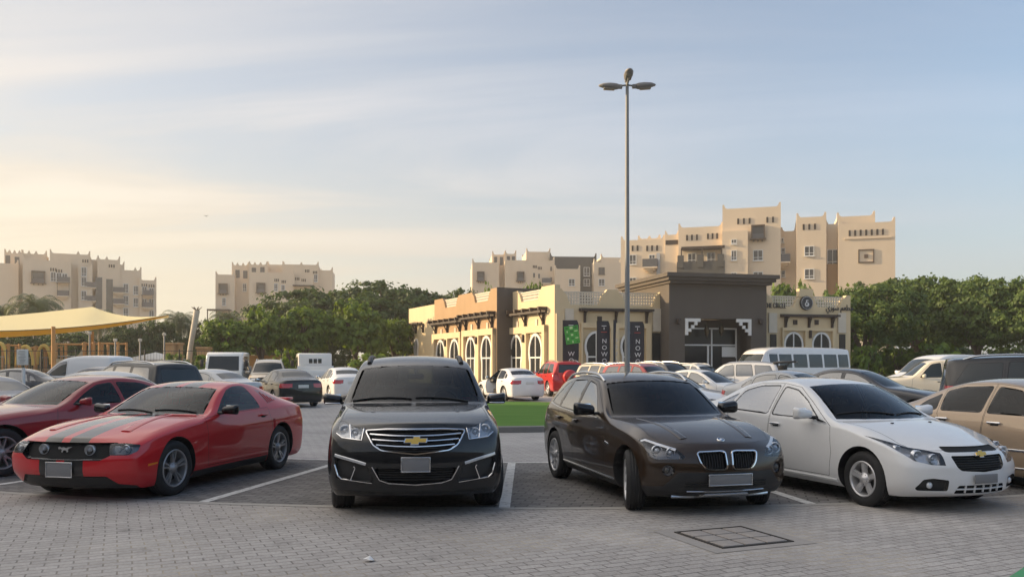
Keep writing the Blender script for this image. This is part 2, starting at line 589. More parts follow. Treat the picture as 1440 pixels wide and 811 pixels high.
# ------------------------------------------------------------------ wheels
_wheels = {}
def wheel_meshes(rad, width, rim, style, mat):
    key = (rad, width, rim, style, mat.name)
    if key in _wheels: return _wheels[key]
    w = width / 2
    t = MB()
    prof = [(rim, -w * 0.80), (rim + 0.02, -w * 0.96), ((rad + rim) / 2, -w), (rad - 0.035, -w * 0.96), (rad - 0.012, -w * 0.84), (rad - 0.002, -w * 0.6)]
    for k in range(5):
        h = -w * 0.6 + w * 1.2 * k / 4
        prof += [(rad, h - 0.006), (rad, h + 0.006), (rad - 0.008, h + 0.008), (rad - 0.008, h + 0.014)] if k < 4 else [(rad, h)]
    prof += [(a, -b) for a, b in prof[:6]][::-1]
    t.lathe(prof, 'x', n=44)
    to = t.build('tyre', M['rubber']); tm = to.data; bpy.data.objects.remove(to)
    r_ = MB()
    # barrel and outer flange; +x side is the outer face
    r_.lathe([(rim + 0.006, w * 0.80), (rim - 0.002, w * 0.93), (rim - 0.014, w * 0.90), (rim - 0.02, w * 0.72), (rim - 0.035, -w * 0.2), (rim - 0.03, -w * 0.8), (rim + 0.006, -w * 0.82)], 'x', n=44)
    xo = w * 0.62
    def spoke(a, r0, r1, w0, w1, d0=0.0, d1=0.02, th=0.035):
        ca, sa = math.cos(a), math.sin(a)
        vs = []
        for (rr, ww, dx) in ((r0, w0, d0), ((r0 + r1) / 2, (w0 + w1) / 2 * 0.92, (d0 + d1) / 2 + 0.006), (r1, w1, d1)):
            for (u, v) in ((-1, -1), (-0.75, 0), (0.75, 0), (1, -1)):
                y, z = rr * ca - u * ww * sa, rr * sa + u * ww * ca
                vs.append((xo + dx + v * th, y, z))
        fs = []
        for i in range(2):
            for k in range(4):
                fs.append((i * 4 + k, i * 4 + (k + 1) % 4, i * 4 + 4 + (k + 1) % 4, i * 4 + 4 + k))
        r_.add(vs, fs, 0, False)
    if style == 'five':
        for k in range(5): spoke(R(90 + 72 * k), 0.04, rim - 0.012, 0.034, 0.042)
    elif style == 'twin':
        for k in range(5):
            a = R(90 + 72 * k)
            for d in (-1, 1): spoke(a + d * 0.15, 0.045, rim - 0.012, 0.014, 0.016)
    elif style == 'ten':
        for k in range(10): spoke(R(36 * k), 0.04, rim - 0.012, 0.014, 0.022)
    elif style == 'vee':
        for k in range(5):
            a = R(90 + 72 * k)
            for d in (-1, 1): spoke(a + d * 0.24, 0.05, rim - 0.012, 0.017, 0.013)
            spoke(a, 0.02, rim * 0.45, 0.03, 0.02)
    r_.lathe([(0.0, xo + 0.03), (0.03, xo + 0.03), (0.036, xo + 0.02), (0.075, xo + 0.008), (0.08, xo - 0.035), (0.0, xo - 0.035)], 'x', n=24)
    for k in range(5):
        a = R(126 + 72 * k)
        r_.box((xo + 0.006, 0.055 * math.cos(a), 0.055 * math.sin(a)), (0.016, 0.016, 0.016), 1)
    r_.lathe([(0.0, xo - 0.055), (rim * 0.72, xo - 0.055), (rim * 0.72, xo - 0.075), (0, xo - 0.075)], 'x', n=32, m=1)
    ro = r_.build('rim', [mat, M['disc']]); rm = ro.data; bpy.data.objects.remove(ro)
    _wheels[key] = (tm, rm)
    return tm, rm

def add_wheels(root, sh, sp, steer=0.0, bare=False):
    w = sp['wheel']
    tm, rm = wheel_meshes(w['r'], w['w'], w['rim'], w.get('style', 'five'), M[w.get('mat', 'alloy')])
    for s, st in ((sp['fa'], steer), (sp['ra'], 0.0)):
        for sg in (1, -1):
            e = bpy.data.objects.new('wheel', None); COL.objects.link(e); e.parent = root
            e.empty_display_size = 0.2
            e.location = (sg * (sp['W'] - w['w'] / 2 - w.get('inset', 0.025)), sh.Y(s), w['r'])
            e.rotation_euler = (0, 0, st + (0 if sg > 0 else math.pi))
            link('tyre', tm, e); link('rim', rm, e)

# ------------------------------------------------------------------ small fittings
def mirror_unit(root, sh, sg, s, z, x, mat, big=1.0):
    "door mirror: rounded shell on a short arm, glass on the rear side"
    bm = bmesh.new()
    bmesh.ops.create_cube(bm, size=1.0)
    for v in bm.verts:
        inner = v.co.x < 0
        v.co = Vector((v.co.x * 0.22, v.co.y * 0.10, v.co.z * 0.145))
        if v.co.y < 0:
            v.co.z *= 0.72; v.co.x *= 0.86
        if inner: v.co.z *= 0.72; v.co.z -= 0.012
    bmesh.ops.bevel(bm, geom=list(bm.edges), offset=0.036, segments=3, affect='EDGES', profile=0.55)
    mt = Matrix.Diagonal((big, big, big, 1))
    mb = MB(); mb.bm(bm, mt, 0, True)
    mb.rbox((-0.14 * big, 0.0, -0.045 * big), (0.14, 0.06, 0.035), 0.012, 1)
    xf = Matrix.Translation(Vector((sg * (x + 0.145 * big), sh.Y(s), z + 0.05))) @ Matrix.Diagonal((sg, 1, 1, 1))
    o = mb.build('mirror', [mat, M['trim']], root, xf=xf)
    g = MB(); g.rbox((0.0, 0.052 * big, 0.0), (0.165 * big, 0.008, 0.10 * big), 0.03)
    g.build('mirror_glass', M['mirror'], o, xf=xf)
    return o

def handle(root, sh, s, z, sg, mat, n='door_handle', parent=None, l=0.2):
    F = sh.frame_at('s', s, z, sg)
    mb = MB()
    mb.rbox((0, -0.004, 0.0), (l * 0.6, 0.05, 0.006), 0.02, 1)
    mb.rbox((0, 0.006, 0.028), (l, 0.028, 0.018), 0.009, 0)
    mb.box((-l * 0.42, 0.004, 0.012), (0.022, 0.022, 0.03), 0)
    mb.box((l * 0.42, 0.004, 0.012), (0.022, 0.022, 0.03), 0)
    return mb.build(n, [mat, M['gap']], parent or root, xf=F)

def number_plate(root, sh, ax, a, z, w, h, mat, out=0.02, frame=True):
    F = sh.frame_at(ax, a, z)
    # plates stand upright
    nn = Vector((F[0][2], F[1][2], 0)).normalized()
    x = Vector((0, 0, 1)).cross(nn)
    F2 = Matrix(((x.x, 0, nn.x, F[0][3] + nn.x * out), (x.y, 0, nn.y, F[1][3] + nn.y * out), (0, 1, 0, F[2][3]), (0, 0, 0, 1)))
    mb = MB(); mb.rbox((0, 0, 0), (w, h, 0.012), 0.006, 0)
    if frame:
        for (cx, cy, dx, dy) in ((0, h / 2, w + 0.024, 0.014), (0, -h / 2, w + 0.024, 0.014), (w / 2 + 0.005, 0, 0.014, h), (-w / 2 - 0.005, 0, 0.014, h)):
            mb.rbox((cx, cy, 0.004), (dx, dy, 0.016), 0.004, 1)
    return mb.build('number_plate', [mat, M['satin'] if frame else M['trim']], root, xf=F2)

def seat_mb(x, y, zb, back=0.62, w=0.5, head=True, tilt=14):
    mb = MB()
    mb.rbox((x, y, zb + 0.10), (w, 0.5, 0.16), 0.06)
    rt = Matrix.Rotation(R(-tilt), 3, 'X')
    mb.rbox((x, y + 0.26 + 0.08, zb + 0.12 + back / 2), (w * 0.96, 0.12, back), 0.055, rot=rt)
    if head:
        mb.rbox((x, y + 0.26 + 0.19, zb + 0.2 + back + 0.10), (w * 0.52, 0.09, 0.19), 0.04, rot=rt)
        for d in (-0.06, 0.06):
            mb.tube([(x + d, y + 0.40, zb + back + 0.08), (x + d, y + 0.44, zb + back + 0.22)], 0.007, 6)
    return mb

def interior(root, sh, sp, mat=None):
    c = sp['cabin']     # dict: dash s, seat s, rear s, floor z
    mat = mat or M['cabin']
    W = sp['W']
    yd = sh.Y(c['dash'])
    mb = MB()
    mb.rbox((0, yd + 0.16, c['dz'] - 0.12), (2 * W - 0.34, 0.42, 0.2), 0.07)
    mb.rbox((0.38, yd + 0.18, c['dz'] - 0.02), (0.36, 0.26, 0.1), 0.04)
    mb.build('dashboard', M['trim'], root)
    sw = MB()
    rt = Matrix.Rotation(R(-24), 3, 'X')
    ctr = Vector((0.37, yd + 0.5, c['dz'] - 0.03))
    ring = [ctr + rt @ Vector((0.19 * math.cos(2 * math.pi * k / 24), 0, 0.19 * math.sin(2 * math.pi * k / 24))) for k in range(25)]
    sw.tube(ring, 0.016, 8, caps=False)
    for a in (0, 180, 270):
        sw.tube([ctr, ctr + rt @ Vector((0.18 * math.cos(R(a)), 0, 0.18 * math.sin(R(a))))], 0.018, 6)
    sw.ball(ctr, 0.05)
    sw.tube([ctr, ctr + Vector((0, -0.3, -0.1))], 0.03, 6)
    sw.build('steering_wheel', M['trim'], root)
    for x in (-0.38, 0.38):
        seat_mb(x, sh.Y(c['seat']), c['fz'], c.get('back', 0.6)).build('seat', mat, root)
    b = seat_mb(0, sh.Y(c['rear']), c['fz'] + 0.02, c.get('back', 0.6) - 0.04, 2 * W - 0.5, head=False)
    for x in (-0.42, 0.42):
        b.rbox((x, sh.Y(c['rear']) + 0.46, c['fz'] + 0.2 + c.get('back', 0.6)), (0.26, 0.09, 0.16), 0.04, rot=Matrix.Rotation(R(-14), 3, 'X'))
    b.build('rear_bench', mat, root)
    if c.get('rvm', True):
        r_ = MB()
        r_.rbox((0, sh.Y(c['hs']), c['hz'] - 0.10), (0.22, 0.03, 0.07), 0.014)
        r_.tube([(0, sh.Y(c['hs']), c['hz'] - 0.07), (0, sh.Y(c['hs']) + 0.05, c['hz'] + 0.0)], 0.012, 6)
        r_.build('inside_mirror', M['trim'], root)

def underbody(root, sh, sp):
    mb = MB()
    W = sp['W']; cl = sp['clear']
    mb.rbox((0, 0, (cl + 0.03 + sp.get('floor', 0.55)) / 2), (2 * (W - 0.31), sp['L'] - 0.5, sp.get('floor', 0.55) - cl - 0.03), 0.05)
    mb.build('underbody', M['gap'], root)

# ------------------------------------------------------------------ generic finishing
def screen_poly(rows, i0, i1, m=0.05, e0=0.02, e1=0.025):
    "outline (x, s) of a windscreen between stations i0 (lower) and i1 (upper)"
    def edge(i, ds):
        s, zt, yr, zr, dr = rows[i][:5]
        out = []
        for f in (0, 0.3, 0.6, 0.85, 1.0):
            x = f * (yr - m)
            ff = x / yr
            out.append((x, s + dr * ff ** 2 + ds))
        return out
    lo = edge(i0, e0 if i1 > i0 else -e0); hi = edge(i1, -e1 if i1 > i0 else e1)
    right = lo + hi[::-1]
    left = [(-x, s) for x, s in right[1:-1]]
    return right + left[::-1]

def make_shell(sp, level):
    sh = Shell(sp, level)
    rows = sp['rows']
    if sp.get('ws'):
        sh.cut('windscreen', 't', screen_poly(rows, *sp['ws']), lim=sp.get('ws_z', 0.8))
    if sp.get('bl'):
        sh.cut('rear_window', 't', screen_poly(rows, *sp['bl']), lim=0.8)
    if sp.get('ws_f'):
        sh.cut('windscreen', 'f', sp['ws_f'], lim=2.0)
    if sp.get('bl_r'):
        sh.cut('rear_window', 'r', sp['bl_r'], lim=sp['L'] - 1.6)
    for k, poly in enumerate(sp['windows']):
        for sg in (1, -1):
            sh.cut('window_%d_%d' % (k, sg), 's', rounded(poly, 0.05, 3), sg)
    for ax in ('fa', 'ra'):
        for sg in (1, -1):
            arch(sh, sp, sp[ax], sp.get('arch_r', sp['wheel']['r'] + 0.045), sg)
    return sh

def arch(sh, sp, s, rad, sg):
    bm = sh.bm
    W = sp['W']; zc = sp['wheel']['r'] + 0.01
    P = circle(s, zc, rad, 36)
    cand = []
    for f in bm.faces:
        if f[sh.tl]: continue
        c = f.calc_center_median()
        if c.x * sg < W * 0.5 or f.normal.z > 0.6: continue
        pts = [(v.co.y + sh.L / 2, v.co.z) for v in f.verts]
        if min(p[0] for p in pts) > s + rad or max(p[0] for p in pts) < s - rad or min(p[1] for p in pts) > zc + rad: continue
        cand.append(f)
    n = len(P)
    for i in range(n):
        a, b = P[i], P[(i + 1) % n]
        if max(a[1], b[1]) < sp['clear'] - 0.03: continue
        e0, e1 = min(a[0], b[0]) - 0.005, max(a[0], b[0]) + 0.005
        g0, g1 = min(a[1], b[1]) - 0.005, max(a[1], b[1]) + 0.005
        near, far = [], []
        for f in cand:
            pts = [(v.co.y + sh.L / 2, v.co.z) for v in f.verts]
            if max(p[0] for p in pts) < e0 or min(p[0] for p in pts) > e1 or max(p[1] for p in pts) < g0 or min(p[1] for p in pts) > g1: far.append(f)
            else: near.append(f)
        if not near: continue
        geom = set(near)
        for f in near: geom.update(f.verts); geom.update(f.edges)
        d = Vector((0, -(b[1] - a[1]), b[0] - a[0])).normalized()
        r_ = bmesh.ops.bisect_plane(bm, geom=list(geom), dist=1e-5, plane_co=Vector((0, sh.Y(a[0]), a[1])), plane_no=d)
        cand = far + [g for g in r_['geom'] if isinstance(g, bmesh.types.BMFace)]
    dead = []
    for f in cand:
        c = f.calc_center_median()
        if inside(P, c.y + sh.L / 2, c.z): dead.append(f)
    edges = set(e for f in dead for e in f.edges)
    dset = set(dead)
    rim_e = [e for e in edges if len([f for f in e.link_faces if f not in dset]) == 1]
    bmesh.ops.delete(bm, geom=dead, context='FACES')
    rim_e = [e for e in rim_e if e.is_valid]
    an = 'wheel_arch_%d' % (1 + sum(k.startswith('wheel_arch') for k in sh.tags))
    sh.tags[an] = len(sh.tags) + 1
    t = sh.tags[an]
    for dx, m in ((0.012, 0), (0.30, 1)):
        r_ = bmesh.ops.extrude_edge_only(bm, edges=rim_e)
        for v in [g for g in r_['geom'] if isinstance(g, bmesh.types.BMVert)]:
            v.co.x -= sg * (dx if m else 0.012)
        for f in [g for g in r_['geom'] if isinstance(g, bmesh.types.BMFace)]:
            f[sh.tl] = t; f.material_index = 0
        rim_e = [g for g in r_['geom'] if isinstance(g, bmesh.types.BMEdge)]

def build_glazing(sh, sp, root, gl_side, gl_front, gl_rear, door_of=None, lining=True):
    """windows become parts (of their door where there is one)"""
    door_of = door_of or {}
    for nme, oname, g in (('windscreen', 'windscreen', gl_front), ('rear_window', 'rear_window', gl_rear)):
        if nme in sh.tags:
            sh.rim(nme, sp.get('screen_rim', 0.022), 0.004)
            sh.part(nme, oname, [g, M['gloss_black']], root)
    for k in range(len(sp['windows'])):
        for sg in (1, -1):
            nme = 'window_%d_%d' % (k, sg)
            sh.rim(nme, 0.013, 0.006)
            par = door_of.get((k, sg), root)
            sh.part(nme, 'side_window', [g_for(gl_side, k), M['gloss_black']], par)

def g_for(g, k):
    return g[k] if isinstance(g, (list, tuple)) else g

def lamp(sh, root, name, oname, depth=(0, 0.07, -0.005), shell='lamp_shell', lens='lens', rim=0.008, extras=None, rim_mat='lamp_dark'):
    "sunk reflector housing behind a clear lens"
    if name not in sh.tags: return None
    fs = sh.faces(name)
    if not fs: return None
    e = sh.snapshot(name, oname, M[lens], root)
    sh.rim(name, rim, 0.0)
    sh.push(name, depth)
    h = sh.part(name, 'lamp_housing', [M[shell], M[rim_mat]], e, norm=False)
    return e

def finish(sh, sp, root, paint_mat, doors=True):
    """arches, doors, body skin"""
    for k in range(1, 5): sh.part('wheel_arch_%d' % k, 'wheel_arch', [M['trim']], root, norm=False)
    for k, poly in enumerate(sp.get('doors', [])):
        for sg in (1, -1):
            n = 'door_%d_%d' % (k, sg)
            sh.cut(n, 's', poly, sg)
    for (n, ax, poly) in sp.get('panels', []):
        sh.cut(n, ax, poly, lim=sp.get('panel_z', 0.5) if ax == 't' else None)
    dd = {}
    for k, poly in enumerate(sp.get('doors', [])):
        for sg in (1, -1):
            n = 'door_%d_%d' % (k, sg)
            sh.rim(n, 0.006, 0.0)
            d = sh.part(n, 'door', [paint_mat, M['gap']], root)
            if d is not None: dd[(k, sg)] = d
    for (n, ax, poly) in sp.get('panels', []):
        sh.rim(n, 0.006, 0.0)
        sh.part(n, n, [paint_mat, M['gap']], root)
    return dd

def sedan_rows_scaled(rows, ks, kz, ky):
    return [(s * ks, a * kz, b * ky, c * kz, d * ks, e * ky, f * kz, g * ky) for (s, a, b, c, d, e, f, g) in rows]
# ------------------------------------------------------------------ red coupe
def car_coupe():
    P = paint('red_paint', (0.52, 0.010, 0.018), rough=0.4, dust=0.05)
    S = paint('black_stripe_paint', (0.016, 0.016, 0.018), rough=0.35, dust=0.07)
    sp = dict(L=4.78, W=0.94, clear=0.17, fa=0.95, ra=3.67, plan=3.2, floor=0.5, crown=3.4, crease_mid=0.35, crease_corner=0.35, tuck=-0.006,
        wheel=dict(r=0.35, w=0.245, rim=0.235, style='twin', mat='alloy_dark'), arch_r=0.392,
        rows=[(0.14, 0.79, 0.76, 0.755, 0.22, 0.84, 0.66, 0.87), (0.50, 0.875, 0.80, 0.845, 0.16, 0.89, 0.76, 0.925),
              (0.95, 0.94, 0.81, 0.905, 0.08, 0.905, 0.83, 0.94), (1.30, 0.975, 0.82, 0.94, 0.1, 0.905, 0.865, 0.938),
              (1.54, 0.985, 0.81, 0.96, 0.26, 0.895, 0.90, 0.935), (1.96, 1.19, 0.725, 1.14, 0.16, 0.885, 0.925, 0.93),
              (2.38, 1.365, 0.63, 1.325, 0.08, 0.88, 0.945, 0.93), (2.84, 1.42, 0.59, 1.38, 0, 0.88, 0.955, 0.93),
              (3.32, 1.40, 0.575, 1.355, 0, 0.885, 0.965, 0.935), (3.75, 1.305, 0.58, 1.255, -0.02, 0.895, 0.985, 0.945),
              (4.12, 1.15, 0.66, 1.12, -0.06, 0.885, 0.995, 0.94), (4.45, 1.075, 0.72, 1.045, -0.08, 0.865, 0.975, 0.91),
              (4.66, 1.065, 0.70, 1.03, -0.12, 0.82, 0.94, 0.875)],
        front=[(0.12, 0.17), (0.07, 0.24), (0.0, 0.40), (0.015, 0.55), (0.06, 0.66), (0.09, 0.73), (0, 0)],
        fcorner=[0.33, 0.29, 0.22, 0.21, 0.23, 0.26, 0],
        rear=[(4.66, 0.2), (4.74, 0.34), (4.78, 0.52), (4.75, 0.75), (4.72, 0.92), (4.70, 1.0), (0, 0)],
        rcorner=[4.5, 4.52, 4.52, 4.5, 4.5, 4.5, 0], crease_rows=[(0, 0.85), (4, 0.5)], crease_ridge=0.5, crease_belt=0.7, crease_ends=[('F', 3, 0.5), ('F', 2, 0.3)],
        ws=(4, 6, 0.055), bl=(10, 8, 0.06), ws_z=0.9,
        windows=[[(1.95, 0.975), (2.28, 1.17), (2.52, 1.29), (2.74, 1.335), (2.96, 1.338), (3.06, 1.32), (3.13, 1.16), (3.15, 1.0)]],
        doors=[[(1.66, 0.30), (1.62, 0.62), (1.64, 0.93), (1.95, 0.965), (3.34, 1.0), (3.38, 0.62), (3.28, 0.30)]],
        cabin=dict(dash=1.72, dz=1.0, seat=2.42, rear=3.1, fz=0.42, back=0.52, hs=2.35, hz=1.32))
    sh = make_shell(sp, 3)
    root = empty('parked_coupe', (0, 0, 0))
    # --- cuts
    for sg in (1, -1):
        m = (lambda p: p) if sg > 0 else mirrored
        sh.cut('louver_%d' % sg, 's', [(3.32, 1.27), (3.48, 1.255), (3.84, 1.11), (3.42, 1.05)], sg)
        sh.cut('side_scoop_%d' % sg, 's', [(3.40, 0.82), (3.47, 0.82), (3.45, 0.62), (3.40, 0.56)], sg)
        sh.cut('headlight_%d' % sg, 'f', m(rounded([(0.56, 0.727), (0.60, 0.592), (0.80, 0.59), (0.86, 0.63), (0.855, 0.705), (0.72, 0.727)], 0.02)))
        sh.cut('indicator_%d' % sg, 's', [(0.40, 0.44), (0.56, 0.455), (0.56, 0.475), (0.40, 0.468)], sg)
        sh.cut('sill_trim_%d' % sg, 's', [(1.30, 0.10), (1.33, 0.265), (3.28, 0.275), (3.31, 0.10)], sg)
        sh.cut('tail_%d' % sg, 'r', m([(0.40, 0.72), (0.40, 0.90), (0.78, 0.90), (0.80, 0.72)]))
    sh.cut('grille', 'f', rounded([(-0.64, 0.735), (0.64, 0.735), (0.61, 0.59), (0.50, 0.53), (-0.50, 0.53), (-0.61, 0.59)], 0.02))
    sh.cut('air_dam', 'f', [(-0.80, 0.05), (-0.80, 0.22), (-0.66, 0.25), (-0.56, 0.345), (0.56, 0.345), (0.66, 0.25), (0.80, 0.22), (0.80, 0.05)])
    stripes = []
    for x0, x1 in ((0.055, 0.30), (-0.30, -0.055)):
        for nm, ax, s0, s1 in (('bumper_stripe', 'f', 0.345, 0.53), ('hood_stripe', 't', 0.02, 1.9), ('roof_stripe', 't', 2.2, 3.86), ('boot_stripe', 't', 3.9, 4.75)):
            k = '%s_%d' % (nm, x0 > 0); stripes.append((k, nm))
            sh.cut(k, ax, [(x0, s0), (x1, s0), (x1, s1), (x0, s1)], lim=0.13 if ax == 'f' else 0.6)
    dd = finish(sh, sp, root, P)
    build_glazing(sh, sp, root, M['glass'], M['screen'], M['glass'], {(0, 1): dd[(0, 1)], (0, -1): dd[(0, -1)]})
    for k, nm in stripes: sh.part(k, nm, [S], root)
    for sg in (1, -1): sh.part('sill_trim_%d' % sg, 'sill_trim', [M['trim']], root)
    sh.rim('air_dam', 0.01); sh.push('air_dam', (0, 0.03, 0)); sh.part('air_dam', 'air_dam', [M['trim'], M['trim']], root, norm=False)
    sh.rim('grille', 0.012); sh.push('grille', (0, 0.07, 0))
    g = sh.part('grille', 'grille', [M['gap'], M['gloss_black']], root, norm=False)
    mb = MB(); sh.strip(mb, 'f', [(-0.42, 0.545), (-0.2, 0.538), (0.2, 0.538), (0.42, 0.545)], 0.012, 0.012); mb.build('grille_trim', M['satin'], g)
    for sg in (1, -1):
        sh.part('louver_%d' % sg, 'quarter_louver', [paint('dark_red_louver', (0.25, 0.012, 0.018))], root)
        mb = MB()
        for k in range(5):
            s = 3.45 + k * 0.06
            sh.strip(mb, 's', [(s, 1.065 + 0.006 * k), (s - 0.03 + 0.01 * k, 1.225 - 0.03 * k)], 0.012, 0.008, side=sg)
        mb.build('louver_fin', P, root)
        sh.rim('side_scoop_%d' % sg, 0.01); sh.push('side_scoop_%d' % sg, (-sg * 0.03, 0, 0))
        sh.part('side_scoop_%d' % sg, 'side_scoop', [M['gap'], P], root, norm=False)
        lamp(sh, root, 'headlight_%d' % sg, 'headlight', shell='lamp_dark')
        sh.part('indicator_%d' % sg, 'side_indicator', [M['amber']], root)
        sh.rim('tail_%d' % sg, 0.01); sh.part('tail_%d' % sg, 'tail_light', [M['red_lens'], M['gloss_black']], root)
        lb = MB()
        p, nn = sh.ray('f', sg * 0.735, 0.655)
        lb.lathe([(0.0, 0), (0.045, 0.0), (0.055, -0.03), (0.05, -0.035)], 'y', (p.x, p.y + 0.07, p.z), 20)
        lb.ball((p.x, p.y + 0.055, p.z), (0.03, 0.03, 0.03))
        lb.build('headlight_reflector', M['bulb'], root); lb = MB()
        p, nn = sh.ray('f', sg * 0.635, 0.66)
        lb.rbox((p.x, p.y + 0.06, p.z), (0.075, 0.02, 0.07), 0.01)
        lb.build('daytime_lamp', M['bulb'], root)
        p, nn = sh.ray('f', sg * 0.315, 0.645)
        fl = MB()
        fl.lathe([(0.0, 0.035), (0.04, 0.022), (0.060, -0.004), (0.063, -0.004), (0.063, 0.06), (0.0, 0.06)], 'y', (p.x, p.y + 0.045, p.z), 24)
        fl.lathe([(0.0, -0.018), (0.045, -0.012), (0.07, 0.0)], 'y', (p.x, p.y + 0.042, p.z), 24, m=1)
        fl.ball((p.x, p.y + 0.055, p.z), 0.025)
        fl.build('fog_lamp', [M['lamp_shell'], M['lens']], root)
        mirror_unit(root, sh, sg, 2.02, 0.985, 0.86, M['gloss_black'], 1.1)
        if (0, sg) in dd: handle(root, sh, 3.14, 0.885, sg, P, parent=dd[(0, sg)], l=0.19)
    # galloping animal emblem
    p, nn = sh.ray('f', 0, 0.65)
    horse = [(-0.11, 0.02), (-0.085, 0.035), (-0.055, 0.022), (-0.02, 0.03), (0.02, 0.018), (0.05, 0.028), (0.12, 0.034), (0.07, 0.014), (0.045, 0.0), (0.055, -0.02), (0.03, -0.034), (0.02, -0.01), (-0.02, -0.008), (-0.04, -0.035), (-0.06, -0.03), (-0.05, -0.005), (-0.075, 0.008), (-0.10, 0.0)]
    e = MB(); e.prism([(a * 0.85, b) for a, b in horse], -0.006, 0.006)
    e.build('emblem', M['satin'], root, xf=Matrix.Translation((p.x, p.y + 0.04, p.z)))
    number_plate(root, sh, 'f', 0.0, 0.42, 0.34, 0.17, M['plate'], 0.012)
    sh.part('hood', 'hood', [P, M['gap']], root)
    sh.body('body', [P], root)
    # hood ridges, spoiler
    mb = MB()
    for sg in (1, -1):
        sh.strip(mb, 't', [(sg * 0.38, 1.56), (sg * 0.42, 1.1), (sg * 0.52, 0.5)], 0.12, 0.016, step=0.05, off=-0.004)
    mb.build('hood_ridge', P, root)
    sb = MB()
    sb.rbox((0, sh.Y(4.57), 1.078), (1.26, 0.20, 0.045), 0.02)
    sb.build('spoiler', P, root)
    wp = MB(); sh.strip(wp, 't', [(-0.55, 1.76), (0.1, 1.60)], 0.012, 0.012); sh.strip(wp, 't', [(0.1, 1.66), (0.66, 1.78)], 0.012, 0.012)
    wp.build('wiper', M['trim'], root)
    interior(root, sh, sp, M['cabin_grey']); underbody(root, sh, sp)
    add_wheels(root, sh, sp, R(-3))
    return root

def rails(root, sh, pts, x_off, mat, h=0.07, r=0.022):
    "roof rails standing on small feet"
    for sg in (1, -1):
        mb = MB()
        base = []
        for (x, s) in pts:
            loc, nn = sh.ray('t', sg * x, s)
            base.append(loc)
        up = [base[0] + Vector((0, -0.02, -0.01))] + [p + Vector((0, 0, h)) for p in base[1:-1]] + [base[-1] + Vector((0, 0.02, -0.01))]
        path = []
        for a, b in zip(up[:-1], up[1:]):
            for k in range(5): path.append(a.lerp(b, k / 5))
        path.append(up[-1])
        # smooth twice
        for _ in range(3):
            path = [path[0]] + [(path[i - 1] + path[i] * 2 + path[i + 1]) / 4 for i in range(1, len(path) - 1)] + [path[-1]]
        mb.tube(path, r, 8)
        mb.build('roof_rail', mat, root)

def bowtie(w, h):
    "gold cross emblem outline"
    a = w / 2; b = h / 2
    return [(-a, -b * 0.5), (-a * 0.30 - 0.012, -b * 0.5), (-a * 0.30 - 0.016, -b), (a * 0.24, -b), (a * 0.27, -b * 0.5), (a * 0.92, -b * 0.5), (a, b * 0.5), (a * 0.36, b * 0.5), (a * 0.38, b), (-a * 0.18, b), (-a * 0.2, b * 0.5), (-a * 0.88, b * 0.5)]

def emblem_cross(root, sh, z, w, h, out=0.02):
    p, nn = sh.ray('f', 0, z)
    e = MB()
    o = bowtie(w, h)
    e.prism([(x * 1.09, y * 1.22) for x, y in o], -0.004, 0.01, 1)
    e.prism(o, -0.010, 0.004, 0)
    tilt = Matrix.Rotation(-math.atan2(nn.z, -nn.y), 4, 'X')
    return e.build('emblem', [M['gold'], M['chrome']], root, xf=Matrix.Translation((p.x, p.y - out, p.z)) @ tilt)

